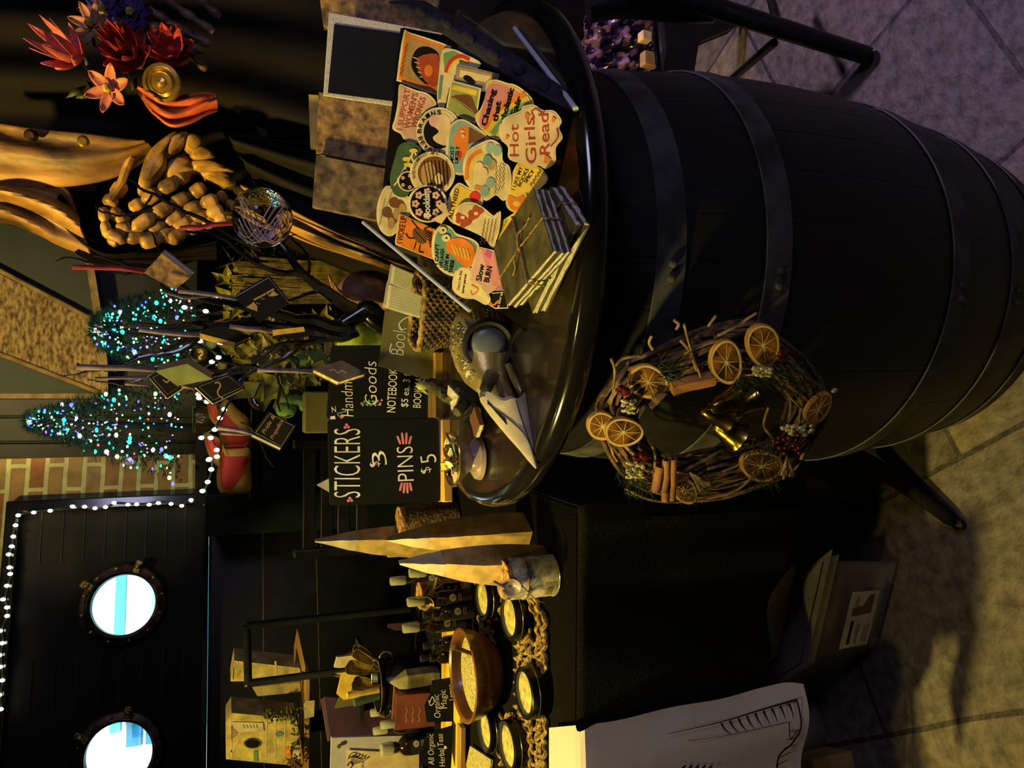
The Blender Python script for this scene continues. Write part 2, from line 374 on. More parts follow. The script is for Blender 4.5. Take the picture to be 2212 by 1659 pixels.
# ---- far back wall: dark green panels, stucco beam, tan trim
YB = 4.5; BPL = PM((0, YB, 0), (0, 1, 0)); bp = BPL.p
xpt = (wp(s_bl, 0, -.02) - wn * (4.5 - wp(s_bl, 0).y) / wt.x).x
S(MB().box(((xpt + 3.2) / 2, YB + .04, 1.5), (3.2 - xpt, .06, 3), 'dark_panel').build('wall_back'))
S(MB().box(wp(s_bl - .03, 1.5, -1.0), (.05, 1.9, 3.0), 'dark_panel', rz=PHI).build('wall_light_block'))  # added to stop outside light leaking past the brick end
def bpoly(name, pts, m, d, lift, uvf=None):
    P = [bp(x, y, lift) for x, y in pts]
    return MB().prism(P, (0, d, 0), m).build(name, smooth=False)
S(bpoly('wall_upper', [(-60, 460), (190, 540), (205, 690), (222, 800), (226, 852), (-60, 852)], 'dark_green', .03, .04))
S(bpoly('trim_3', [(-60, 560), (0, 592), (196, 692), (216, 780), (218, 845), (0, 762), (-60, 735)], 'stucco', .08, .09))
for k, (a, b, wd) in enumerate([((-60, 553), (200, 690), 8), ((-60, 742), (220, 850), 8)]):
    S(MB().tube([bp(*a, .1), bp(*b, .1)], .012, 'tan_trim', 8).build('trim_%d' % (4 + k)))
S(bpoly('trim_6', [(178, 470), (182, 545), (204, 690), (216, 780), (219, 850), (234, 850), (232, 780), (221, 690), (198, 545), (192, 470)], 'tan_trim', .10, .13))
S(bpoly('trim_7', [(-60, 850), (220, 850), (220, 861), (-60, 861)], 'tan_trim', .05, .1))
for yy in (900, 955):
    S(MB().tube([bp(-60, yy, .03), bp(420, yy - 2, .03)], .008, 'dark_green', 6).build('trim_%d' % (8 if yy == 900 else 9)))

# ---- bar counter and back shelf under the lit trees
def zat(x, Y): return AY(x, 830, Y).z
zc_ = zat(540, 3.0); zs = zat(425, 3.75)
cab = thing('bar_counter', (.35, 3.3, 0), 'black bar counter behind the displays with glossy top', 'counter')
xq = AY(540, 1066, 3.1).x; MB().box(((xq + 1.35) / 2, 3.25, zc_ / 2 - .02), (1.35 - xq, .42, zc_ - .04), 'black_paint').build('body', cab)
MB().box(((xq + 1.35) / 2, 3.22, zc_ - .015), (1.36 - xq, .54, .03), 'black_gloss').build('worktop', cab, bevel=.005)
tag(MB().box((.55, 3.85, zs - .025), (2.2, .5, .05), 'black_wood').box((.55, 3.9, (zs - .05) / 2), (2.2, .3, zs - .05), 'black_wood').build('back_shelf'), 'dark raised shelf under the two lit trees', 'shelf')
# black boxed post at the end of the panel
P = PM(wp(0, 0, .45), (0, 1, 0))
a = P.p(443, 1160); b = P.p(443, 1070)
tag(MB().box(((a.x + b.x) / 2, a.y + .14, a.z / 2), (b.x - a.x, .28, a.z), 'green_black').build('cabinet', bevel=.004), 'dark green boxed cabinet end beside the red and yellow cushion', 'cabinet')

# ---- string lights round the panel and along the bar
def string(name, pts, label, P, lift, seg=None):
    w3 = [P(x, y) for x, y in pts]; t = thing(name, w3[0], label, 'string lights')
    MB().tube(curve([tuple(p) for p in w3], 4), .004, 'wire_green', 5).build('wire', t)
    for i, p in enumerate(w3):
        d = V((R.uniform(-.006, .006), -.012, R.uniform(-.006, .006)))
        MB().ball(p + d, (.0072, .0072, .0095), 'cream_bulb', 8).build('bulb', t)
    return t
pts = [(440, 1086), (410, 1080), (392, 1092), (370, 1085), (342, 1083), (320, 1087), (298, 1088), (275, 1087), (250, 1086), (228, 1095), (203, 1100), (182, 1096), (155, 1091), (112, 1101), (75, 1104), (40, 1113), (32, 1134), (28, 1155), (26, 1180), (21, 1195), (20, 1224), (25, 1240), (17, 1262), (11, 1293), (15, 1312), (14, 1332), (4, 1360), (6, 1385), (2, 1410), (3, 1440), (5, 1470), (1, 1500), (3, 1530)]
string('string_lights', pts, 'warm white string lights along the top and side of the porthole panel', lambda x, y: WPL.p(x, y, .06), 0)
pts = [(441, 1062), (450, 1040), (458, 1010), (456, 992), (449, 995), (470, 985), (468, 968), (452, 943), (437, 942), (462, 925), (478, 902), (484, 881), (450, 868), (433, 862), (428, 850), (440, 800), (455, 785), (470, 770), (432, 735), (460, 720), (478, 700), (445, 672), (400, 668), (470, 640), (485, 652), (500, 705), (478, 745), (490, 760), (505, 660), (515, 640)]
string('string_lights', pts, 'bright white string lights tangled over the cushion and behind the black tree', lambda x, y: AY(x, y, 2.86), 0)

# ---- two conifers wrapped in coloured LEDs
mat('needle', (.02, .09, .05), .6, var=.4, scale=30)
LEDC = {'led_cyan': (.03, .9, .75), 'led_blue': (.10, .12, 1), 'led_green': (.3, 1, .25), 'led_white': (.6, 1, .85), 'led_violet': (.45, .15, 1), 'led_red': (1, .12, .15)}
for k, c in LEDC.items(): mat(k, c, .4, var=0, emit=c, es=3.6 if k != 'led_white' else 7)
def led_tree(tip, base, hw, Y, label, ex):
    T = AY(*tip, Y); B = AY(*base, Y); h = T.z - B.z; Rb = hw; rr = random.Random(int(tip[1]))
    ax = T - B
    t = thing('artificial_tree', (B.x, Y, zs), label, 'christmas tree', 'artificial trees with coloured lights')
    MB().tube([(B.x, Y, zs), tuple(T)], [.02, .006], 'black_wood', 8).build('trunk', t)
    mb = MB()
    for i in range(2600):
        f = rr.random() ** .75; r = (1 - f) ** ex * Rb * (.35 + .65 * rr.random()) + .012; a = rr.uniform(0, 2 * PI)
        p = B + ax * f + V((r * math.cos(a), r * math.sin(a), 0)); d = V((math.cos(a), math.sin(a), rr.uniform(-.6, .5))).normalized() * rr.uniform(.02, .045)
        s_ = d.cross(V((rr.random(), rr.random(), rr.random()))).normalized() * .0028
        mb.add([p - s_, p + s_, p + d], [[0, 1, 2]], 'needle')
        mb.add([p - s_ * .7, p + s_ * .7, p + d * .8 + V((0, 0, .015))], [[0, 1, 2]], 'needle')
    o = mb.build('foliage', t, smooth=False)
    names = list(LEDC); wts = [36, 22, 16, 16, 8, 3]
    for i in range(98):
        f = rr.random() ** 1.05 * .97; a = rr.uniform(PI, 2 * PI); r = (1 - f) ** ex * Rb * rr.uniform(.6, 1.05) + .012
        p = B + ax * f + V((r * math.cos(a), r * math.sin(a), 0)); c = rr.choices(names, wts)[0]
        q = .0105 if rr.random() < .3 else .0062
        MB().ball(p, (q, .006, q * rr.uniform(.6, .9)), c, 6).build('led_bulb', t)
    mb = MB()
    for i in range(130):
        f = rr.random() ** .95; a = rr.uniform(PI, 2 * PI); r = (1 - f) ** ex * Rb * rr.uniform(.3, .95)
        mb.ball(B + ax * f + V((r * math.cos(a), r * math.sin(a), 0)), .0042, rr.choices(names, wts)[0], 5)
    tag(mb.build('led_bulb', t), kind='stuff')
led_tree((52, 908), (395, 925), .235, 3.62, 'conifer in blue and green lights with its pointed top showing, beside the brick', .85)
led_tree((196, 712), (430, 720), .23, 3.72, 'conifer in cyan and green lights below the stucco beam, partly behind the black tree', .5)
# ================================================================ BARREL
TZ = .95; BX, BY = .196, 1.143
def brad(z):                                          # z = height above floor
    mid, half = .455, .455; return .34 - .055 * ((z - mid) / half) ** 2
bar = thing('wine_barrel', (BX, BY, 0), 'black painted barrel with flat iron hoops standing on the stone floor', 'barrel')
mb = MB(); n = 30                                      # staves with fine joints between them
for k in range(n):
    a0, a1 = 2 * PI * k / n, 2 * PI * (k + 1) / n
    for j in range(14):
        for a, b, o0, o1 in ((a0, a0 + .012, .0, .0007), (a0 + .012, a1 - .012, .0007, .0007), (a1 - .012, a1, .0007, 0)):
            z0, z1 = .91 * j / 14, .91 * (j + 1) / 14; st = 4 if b - a > .05 else 1
            for q in range(st):
                u0, u1 = a + (b - a) * q / st, a + (b - a) * (q + 1) / st
                pp = lambda u, z, o: V((BX + (brad(z) + o) * math.cos(u), BY + (brad(z) + o) * math.sin(u), z))
                mb.add([pp(u0, z0, o0), pp(u1, z0, o1), pp(u1, z1, o1), pp(u0, z1, o0)], [[0, 1, 2, 3]], 'black_wood')
mb.build('staves', bar, smooth=True, angle=15)
MB().lathe((BX, BY, 0), [(0, .04), (.27, .04)], 'black_wood', 40).build('barrel_head', bar)
for z0, z1 in ((.766, .806), (.609, .649), (.261, .301), (.104, .144), (.002, .035), (.872, .905)):
    r0, r1 = brad(z0) + .003, brad(z1) + .003
    h = MB().lathe((BX, BY, 0), [(r0 - .001, z0), (r0 + .0012, z0 + .0008), (r1 + .0012, z1 - .0008), (r1 - .001, z1)], 'iron', 96).build('hoop', bar)
    a = -1.75; r = (r0 + r1) / 2 + .004
    mbr = MB()
    for d in (0, .06): mbr.ball((BX + r * math.cos(a + d), BY + r * math.sin(a + d), (z0 + z1) / 2), .006, 'iron', 8)
    mbr.build('rivet', h)
MB().lathe((BX, BY, 0), [(0, .915), (.37, .915), (.384, .918), (.390, .926), (.390, .938), (.386, .947), (.378, .9505), (.368, TZ), (0, TZ)], ['table_varnish'] + ['black_gloss'] * 6 + ['table_varnish'], 128).build('round_top', bar, angle=60)

# ================================================================ COLOURS USED ON PRINTED THINGS
C('cream', (.72, .58, .33)); C('cream2', (.80, .66, .38)); C('peach', (.80, .58, .34)); C('ink', (.008, .007, .008), spec=.2); C('white', (.78, .76, .72)); C('rust', (.42, .07, .03))
C('orange', (.80, .22, .03)); C('yellow', (.80, .55, .08)); C('pink', (.68, .25, .28)); C('pale_pink', (.72, .42, .38)); C('teal', (.16, .33, .27)); C('forest', (.07, .12, .06))
C('green', (.18, .36, .14)); C('olive', (.32, .36, .10)); C('skyblue', (.28, .42, .42)); C('brown', (.17, .07, .025)); C('tan', (.45, .28, .12)); C('red', (.62, .04, .03)); C('magenta', (.55, .10, .28)); C('violet', (.42, .20, .50)); C('lilac', (.55, .42, .62))
C('grey', (.25, .24, .25)); C('chalk', (.85, .82, .76), .8); C('chalk_pink', (.75, .22, .30), .8); C('chalk_green', (.20, .36, .22), .8)
mat('chalkboard', (.0045, .005, .008), .7, spec=.15, var=.3, scale=10)
mat('light_wood', (.55, .31, .08), .4, var=.3, scale=12, bump=.08, stretch=(.2, 1, 1.5))
mat('kraft', (.52, .31, .10), .6, var=.2, scale=20, bump=.1)
mat('leather_tan', (.50, .28, .08), .6, var=.36, scale=60, bump=.35)
mat('leather_brown', (.26, .17, .07), .6, var=.36, scale=50, bump=.3)
mat('leather_grey', (.15, .12, .075), .7, var=.3, scale=22, bump=.3)
mat('deckle', (.80, .74, .72), .8, var=.12, scale=160, bump=.4, stretch=(1, 1, 4))
mat('deckle_gold', (.72, .56, .22), .8, var=.3, scale=120, bump=.4)
mat('twine', (.40, .26, .09), .9, var=.3, scale=200, bump=.4)
mat('cover_olive', (.12, .10, .03), .7, var=.3, scale=40, bump=.2)
mat('page', (.66, .60, .46), .8, var=.2, scale=200, bump=.2)
mat('acrylic', (.8, .85, 1), .04, var=0, trans=1, alpha=.16)
mat('acrylic_edge', (.75, .78, .9), .12, var=0, alpha=.8, coat=1)
mat('sleeve', (.9, .9, .85), .08, var=0, alpha=.22, coat=1)
mat('purple_felt', (.03, .024, .042), .9, var=.3, scale=50, bump=.4)

# ================================================================ NOTEBOOKS STANDING BEHIND THE STICKERS
def at_plane_book(name, quad, Y, depth, mcov, mpage, label, cat, lean=.35, shift=(0, 0, 0), extra=None, group=None):
    """quad = image corners of the front cover on a leaning plane; depth = thickness to the back"""
    c = AY(sum(p[0] for p in quad) / 4, sum(p[1] for p in quad) / 4, Y); P = PM(c, (-.12, -1, lean))
    F4 = [P.p(*q) for q in quad]; off = -P.n * depth + V(shift)
    base = sum(F4, V()) / 4; base.z = min(p.z for p in F4)
    t = thing(name, base, label, cat, group)
    cen = sum(F4, V()) / 4
    MB().prism(F4, off * .14, mcov).build('front_cover', t, bevel=.0015)
    pg = [p + (cen - p) * .03 + off * .16 for p in F4]
    MB().prism(pg, off * .68, mpage).build('pages', t)
    MB().prism([p + off * .86 for p in F4], off * .14, mcov).build('back_cover', t, bevel=.0015)
    if extra: extra(P, t)
    return t
def black_front(P, t):
    MB().prism([P.p(x, y, .002) for x, y in ((722, 52), (940, 82), (925, 228), (708, 200))], -P.n * .002, 'ink').build('black_panel', t)
def P3(ps, lift=0): return [AY(*p) for p in ps]
at_plane_book('journal', [(688, 0 - 40), (950, -10), (938, 85), (700, 55)], 1.40, .02, 'leather_tan', 'page', 'tan parchment journal at the photo edge behind the black framed journal', 'journal', .2)
at_plane_book('journal', [(712, 28), (955, 72), (935, 240), (700, 205)], 1.33, .018, 'deckle', 'page', 'journal with black front inside a pale deckled border, tallest behind the stickers', 'journal', .2, extra=black_front)
at_plane_book('journal', [(668, 205), (940, 225), (940, 345), (672, 318)], 1.40, .014, 'yellow', 'page', 'yellow covered journal peeking over the marbled tan one', 'journal', .2)
at_plane_book('journal', [(690, 200), (940, 236), (928, 378), (684, 330)], 1.35, .022, 'leather_tan', 'page', 'marbled tan leather journal between the black framed and the grey brown one', 'journal', .2)
at_plane_book('journal', [(684, 336), (940, 386), (928, 498), (676, 446)], 1.34, .022, 'leather_brown', 'page', 'dull grey brown marbled journal, nearest the leaning acrylic edge', 'journal', .2)

# ================================================================ STICKER BIN
F1 = V((.322, .788, .955)); B1 = V((.505, 1.05, 1.10)); B2 = V((.255, 1.19, 1.10)); F2 = V((.072, .928, .955))
SP = PM3(F1, B1, B2)
bx = thing('display_bin', (F1 + F2 + B1 + B2) / 4 * 1 - V((0, 0, .075)), 'clear and black sloping acrylic bin holding the heap of stickers', 'display bin')
bx['_o'] = [0.29, .99, TZ]; bx.location = (0.29, .99, TZ)
nn = SP.n; u_ = (F2 - F1).normalized(); v_ = (B1 - F1).normalized()
def bb(a, b, h=0): return F1 + (F2 - F1) * a + (B1 - F1) * b + nn * h
MB().prism([bb(0, 0, -.004), bb(1, 0, -.004), bb(1, 1, -.004), bb(0, 1, -.004)], -nn * .004, 'black_gloss').build('sloping_tray', bx)
dn = lambda p: V((p.x, p.y, TZ + .001))
MB().poly([bb(1, 0, -.008), bb(1, 1, -.008), dn(bb(1, 1)), dn(bb(1, 0))], 'black_gloss').poly([bb(0, 0, -.008), bb(0, 1, -.008), dn(bb(0, 1)), dn(bb(0, 0))], 'black_gloss') \
    .poly([bb(0, 1, -.008), bb(1, 1, -.008), dn(bb(1, 1)), dn(bb(0, 1))], 'black_gloss').build('stand', bx, solid=.002, smooth=False)
l0, l1 = SP.p(1015, 672, .012), SP.p(784, 480, .012)
MB().prism([l0, l1, l1 - nn * .05, l0 - nn * .03], u_ * -.003, 'acrylic').build('left_pane', bx)
MB().tube([l0, l1], .0028, 'acrylic_edge', 8).build('left_rim', bx)
# right side: hinged clear lid lying open on the barrel top and fabric strip with soft tabs
r0, r1, r2, r3 = AZ(1244, 236, TZ + .004), AZ(1112, 62, TZ + .004), AZ(1030, 20, TZ + .05), AZ(1000, 52, TZ + .05)
MB().prism([r0, r1, AZ(1100, 45, TZ + .004), AZ(850, -10, 1.09), SP.p(846, 30, .003)], (0, 0, .003), 'acrylic').build('open_lid', bx)
MB().tube([r0, r1], .0036, 'acrylic_edge', 8).tube([AZ(1095, 118, TZ + .02), AZ(1000, 52, TZ + .05)], .0022, 'acrylic_edge', 8).build('lid_rim', bx)
mb = MB(); ridge = [(840, 5), (862, 20), (905, 45), (960, 75), (1010, 108), (1060, 140), (1110, 172), (1160, 202), (1232, 240)]
low = [(850, 0), (890, 2), (930, 25), (985, 52), (1040, 88), (1090, 122), (1140, 158), (1190, 192), (1240, 238)]
hi = [SP.p(x, y, .004) for x, y in ridge]; lo_ = [V((p.x + .002, p.y - .002, max(TZ + .002, p.z - .018))) for p in [SP.p(x, y, 0) for x, y in low]]
nr = len(hi); mb.add(hi + lo_, [[i, i + 1, nr + i + 1, nr + i] for i in range(nr - 1)], 'purple_felt')
mb.build('fabric_edge', bx, solid=.002)
for x, y in ((1165, 190), (1112, 155), (1060, 122), (1008, 85), (960, 55), (905, 30)):
    c = SP.p(x, y, -.004); MB().ball(c + V((.003, -.003, -.004)), (.015, .008, .009), 'purple_felt', 12, Matrix.Rotation(.7, 3, 'Z')).build('fabric_tab', bx)

# ================================================================ STICKERS
SK = [0]
def sticker(outline, label, draw, border='cream2', fill=None, ins=5, tilt=0, smooth=True, lay=None, group=None):
    pts = ccurve(outline, 4) if smooth else outline
    lift = .0025 * lay
    cx = sum(p[0] for p in pts) / len(pts); cy = sum(p[1] for p in pts) / len(pts)
    nrm = (SP.n + V((0, -tilt, 0)) + V((R.uniform(-.06, .06), R.uniform(-.05, .05), 0))).normalized()
    P = PM(SP.p(cx, cy, lift + .004), nrm)
    mb = MB(); mb.prism([P.p(*q) for q in pts], -P.n * .0005, border)
    k = [0.0003]
    def L(): k[0] += .00018; return k[0]
    def fn(x, y, l=None): return P.p(x, y, l or k[0])
    if fill: L(); mb.poly([fn(*q) for q in inset(pts, ins)], fill)
    class D: pass
    d = D(); d.mb = mb
    def poly(p, m, sm=False): L(); mb.poly([fn(*q) for q in (ccurve(p, 3) if sm else p)], m)
    def txt(s, a, b, h, m='ink', off=.012, shear=0): L(); text(mb, fn, s, a, b, h, m, off, shear)
    def line(p, w_, m, sm=True): L(); stroke(mb, fn, curve(p, 4) if sm and len(p) > 2 else p, w_, m)
    def arc(s, c, r, a0, a1, h, m='ink'):
        L()
        for i, ch in enumerate(s):
            if ch == ' ': continue
            a = a0 + (a1 - a0) * (i + .5) / len(s); x, y = c[0] + r * math.cos(a), c[1] + r * math.sin(a); sg = 1 if a1 > a0 else -1
            dx, dy = -math.sin(a) * sg, math.cos(a) * sg; ww = abs(a1 - a0) / len(s) * r * .40
            text(mb, fn, ch, (x - dx * ww, y - dy * ww), (x + dx * ww, y + dy * ww), h, m, .01)
    d.poly, d.txt, d.line, d.arc = poly, txt, line, arc
    draw(d)
    o = mb.build('sticker', smooth=False); tag(o, label, 'sticker', group or 'stickers heaped on the sloping tray'); return o
def hz(pts): return Zm(840, 60, 5.185, pts)
def hx(pts): return Zm(640, 0, 3.318, pts)
def ha(pts): return Zm(780, 360, 4.148, pts)
def heart(c, s, rot=0):
    o = []
    for i in range(18):
        t = 2 * PI * i / 18; x = 16 * math.sin(t) ** 3; y = -(13 * math.cos(t) - 5 * math.cos(2 * t) - 2 * math.cos(3 * t) - math.cos(4 * t))
        # drawn for a picture whose "up" is image left
        X, Y = y * s / 16, -x * s / 16; o.append((c[0] + X * math.cos(rot) - Y * math.sin(rot), c[1] + X * math.sin(rot) + Y * math.cos(rot)))
    return o
def flower(d, c, r, m):
    for i in range(5):
        a = 2 * PI * i / 5; d.poly(ell(c[0] + r * .6 * math.cos(a), c[1] + r * .6 * math.sin(a), r * .42, r * .42, 8), m)
def squig(d, a, b, h, m='ink', n=9, w_=1.6):
    dx, dy = b[0] - a[0], b[1] - a[1]; L = math.hypot(dx, dy); ux, uy = dy / L, -dx / L
    d.line([(a[0] + dx * i / n + ux * h * (.1 + .8 * (i % 2)) + dx / n * .3 * ((i // 2) % 2), a[1] + dy * i / n + uy * h * (.1 + .8 * (i % 2))) for i in range(n + 1)], w_, m)

# back row first (lay = how high it lies in the heap)
def f(d):
    d.poly(hz([(200, 100), (590, 210), (660, 260), (560, 700), (150, 560)]), 'orange'); d.poly(hz([(215, 115), (570, 220), (640, 270), (550, 680), (160, 548)]), 'tan')
    d.poly(ccurve(hz([(330, 225), (450, 215), (560, 300), (540, 480), (450, 640), (330, 560), (255, 440), (265, 320)]), 3), 'ink')
    d.poly(ccurve(hz([(330, 330), (530, 290), (560, 400), (545, 640), (450, 640), (330, 480)]), 3), 'rust'); d.poly(ell(*hz([(445, 480)])[0], 9, 13), 'orange')
    for q in range(5): d.line(hz([(270 + 18 * q, 330 + 55 * q), (330 + 12 * q, 350 + 50 * q)]), 2, 'cream')
    squig(d, hz([(150, 550)])[0], hz([(215, 180)])[0], 7, 'brown', 13, 1.2)
sticker(hz([(165, 60), (240, 55), (660, 195), (680, 260), (560, 730), (510, 745), (130, 610), (92, 540)]), 'orange portrait card sticker in the top corner of the heap, below the black journal', f, fill='orange', lay=1, smooth=True)
def f(d):
    d.poly(hz([(610, 290), (720, 260), (820, 310), (650, 480), (620, 470)]), 'green')
    d.line(hz([(640, 500), (690, 380), (790, 320), (900, 360)]), 9, 'red'); d.line(hz([(665, 505), (715, 400), (800, 350), (890, 390)]), 5, 'yellow')
    d.line(hz([(590, 540), (560, 800)]), 6, 'teal')
sticker(hz([(600, 255), (720, 240), (860, 300), (1030, 400), (900, 520), (700, 620), (620, 900), (540, 840), (560, 520)]), 'sticker with a red and yellow arch on green, mostly under the dark framed one', f, lay=2)
def f(d):
    d.poly(hz([(770, 430), (1220, 530), (1100, 640), (750, 560)]), 'tan'); d.poly(hz([(800, 470), (1150, 545), (1080, 610), (785, 550)]), 'cream2')
    d.poly(ccurve(hz([(830, 560), (870, 530), (930, 560), (970, 620), (900, 620)]), 3), 'ink')
sticker(hz([(765, 400), (1240, 520), (1180, 700), (1000, 720), (738, 580)]), 'dark framed picture sticker with a black cat shape', f, border='grey', lay=3, smooth=False)
def f(d):
    d.poly(hz([(712, 612), (1010, 690), (955, 1050), (655, 920)]), 'olive'); d.poly(hz([(725, 640), (990, 705), (975, 760), (700, 690)]), 'yellow')
    d.poly(ccurve(hz([(700, 770), (900, 755), (960, 860), (990, 960), (940, 950), (780, 830)]), 3), 'brown'); d.line(hz([(720, 780), (900, 900), (950, 960)]), 2, 'tan')
sticker(hz([(700, 585), (1035, 680), (970, 1075), (635, 930)]), 'green card sticker with a reclining brown figure', f, lay=4, smooth=False)
def f(d):
    for i, s in enumerate(('I SUPPORT', "WOMEN'S", 'WRONGS')):
        a, b = hz([(150 + 75 * i, 1150 - 10 * i), (245 + 85 * i, 690 + 50 * i)]); d.txt(s, a, b, 13, 'rust', .015)
sticker(hz([(115, 640), (190, 655), (310, 700), (440, 740), (530, 860), (370, 960), (320, 1100), (320, 1290), (180, 1260), (130, 1190), (40, 1130), (70, 1000), (100, 830)]), 'peach sticker lettered I SUPPORT WOMEN\'S WRONGS in red', f, fill='pale_pink', lay=3)
def f(d):
    c = hz([(560, 1170)])[0]; d.poly(ell(*c, 33, 36), 'ink'); d.poly(ccurve(hz([(470, 1010), (540, 960), (680, 1010), (690, 1300), (560, 1300), (490, 1230), (560, 1160), (470, 1080)]), 3), 'peach')
    d.poly(ell(*hz([(500, 1040)])[0], 10, 13), 'pale_pink')
    d.arc('BRAINS', c, 38, PI * .97, PI * 1.55, 9); d.arc('BEAUTY', c, 38, PI * .93, PI * .45, -9)
sticker(ell(*hz([(560, 1165)])[0], 49, 53), 'round sticker with a pale figure on black, ringed by the word BRAINS', f, fill='cream', lay=5, smooth=False)
def f(d):
    d.poly(ccurve(hz([(790, 1120), (880, 1110), (900, 1250), (860, 1420), (780, 1480), (760, 1330), (720, 1280)]), 3), 'orange'); d.poly(hz([(900, 1110), (1080, 1220), (1060, 1260), (890, 1300)]), 'brown')
    d.poly(hz([(770, 1400), (820, 1380), (800, 1500)]), 'red')
    for i, s in enumerate(('MOST', 'LIKELY')): a, b = hz([(720 + 55 * i, 1520), (735 + 55 * i, 1330)]); d.txt(s, a, b, 8)
    d.poly(ell(*hz([(820, 1160)])[0], 4, 4, 8), 'cream'); d.poly(ell(*hz([(830, 1210)])[0], 4, 4, 8), 'cream')
sticker(hz([(720, 1060), (850, 1030), (1100, 1200), (1130, 1290), (900, 1600), (780, 1650), (650, 1560), (640, 1350), (670, 1150)]), 'blue grey sticker with an orange fox and the words MOST LIKELY', f, fill='skyblue', lay=6)
def f(d):
    d.poly(ccurve(hz([(1120, 640), (1300, 650), (1500, 760), (1500, 880), (1250, 950), (1060, 1120), (1010, 1060), (1060, 850)]), 3), 'pink')
    d.line(hz([(1080, 1150), (1250, 900), (1530, 740)]), 14, 'orange'); d.line(hz([(1110, 1170), (1300, 930), (1570, 790)]), 12, 'yellow'); d.line(hz([(1160, 1190), (1350, 960), (1570, 850)]), 13, 'green')
    for s, a, b in (('Chasing', (1090, 1105), (1195, 700)), ('that', (1215, 1060), (1255, 830)), ('scholastic', (1290, 1090), (1400, 690)), ('Fair', (1415, 1000), (1490, 780))):
        a, b = hz([a, b]); d.txt(s, a, b, 12, 'ink', .03)
sticker(hz([(1110, 600), (1200, 580), (1330, 620), (1420, 640), (1560, 740), (1625, 860), (1530, 980), (1400, 1050), (1320, 1150), (1240, 1250), (1150, 1230), (1060, 1160), (990, 1080), (970, 980), (1030, 900), (1080, 760), (1085, 670)]), 'cloud sticker in pink, orange and green reading Chasing that scholastic Fair', f, fill='yellow', lay=7)
def f(d):
    for s, a, b, h in (('Hot', (1455, 1440), (1450, 1080), 20), ('Girls', (1655, 1520), (1625, 1000), 23), ('Read', (1800, 1420), (1785, 960), 22)):
        a, b = hz([a, b]); d.txt(s, a, b, h, 'rust', .006)
    d.line(hz([(1630, 1010), (1600, 940), (1650, 910), (1720, 960), (1735, 930)]), 3, 'rust'); d.line(hz([(1810, 1330), (1890, 1230), (1880, 1130)]), 3, 'rust')
    for x, y, s in ((1550, 985, 7), (1325, 1225, 5), (1770, 1475, 9), (1845, 1030, 6)): d.poly(heart(hz([(x, y)])[0], s), 'orange')
sticker(hz([(1310, 1000), (1470, 930), (1500, 880), (1620, 860), (1720, 920), (1850, 930), (1935, 1040), (1905, 1120), (1945, 1230), (1870, 1340), (1865, 1500), (1760, 1580), (1680, 1545), (1600, 1570), (1500, 1520), (1400, 1500), (1335, 1450), (1330, 1330), (1250, 1250), (1235, 1110)]), 'scalloped cream sticker reading Hot Girls Read in dark red, lowest right of the heap', f, fill='peach', ins=4, lay=9)
def f(d):
    for i in range(6): d.line(hx([(700 + 25 * i, 1330 - 40 * i), (740 + 20 * i, 1290 - 42 * i), (760 + 20 * i, 1340 - 45 * i)]), 3.5, 'cream2')
    for x, y in ((790, 1140), (840, 1080), (800, 1180)): d.poly(ell(*hx([(x, y)])[0], 9, 5, 12), 'yellow')
sticker(hx([(740, 1040), (820, 1020), (900, 1080), (850, 1200), (800, 1400), (700, 1390), (670, 1290), (700, 1150)]), 'dark green scalloped sticker with pale script and petals', f, border='forest', fill='forest', lay=4)
def f(d):
    c = hx([(980, 1240)])[0]; d.poly(ell(c[0] + 3, c[1], 36, 36), 'brown'); d.poly(ccurve(hx([(900, 1200), (960, 1160), (1000, 1230), (940, 1330), (900, 1290)]), 3), 'tan'); d.poly(ell(c[0] + 12, c[1] + 12, 9, 12), 'peach')
    for i in range(7): d.line([(c[0] - 20 + 8 * i, c[1] - 26), (c[0] - 10 + 7 * i, c[1] + 28)], 1.5, 'ink')
    d.arc('READING IS', c, 40, PI * .9, PI * 1.6, 6, 'brown')
sticker(ell(*hx([(975, 1245)])[0], 49, 48), 'round cream sticker with a dark brown scene and a small arc of letters', f, fill='cream', lay=7, smooth=False)
def flow(c, r, n):
    def f(d):
        d.poly(ell(*c, r * .86, r * .86), 'ink'); rr = random.Random(n)
        for i in range(n): a = 2 * PI * i / n; flower(d, (c[0] + r * .6 * math.cos(a), c[1] + r * .6 * math.sin(a)), r * .2, 'pale_pink')
        if r > 30: d.txt('Bookish', (c[0] + 6, c[1] + r * .66), (c[0] + 4, c[1] - r * .62), 14, 'white', .03)
        if r > 30: d.poly([(c[0] + 8, c[1] + 34), (c[0] + 34, c[1] + 20), (c[0] + 20, c[1] + 6), (c[0] + 38, c[1] - 2), (c[0] + 46, c[1] + 22), (c[0] + 30, c[1] + 44)], 'peach')
    return f
c = hx([(800, 1300)])[0]; sticker(ell(*c, 22, 22), 'small round black sticker with pink flowers, above the larger flowered one', flow(c, 22, 5), lay=6, smooth=False)
c = hx([(940, 1460)])[0]; sticker(ell(*c, 43, 41), 'large round black flowered sticker reading Bookish over an open book', flow(c, 43, 8), lay=8, smooth=False)
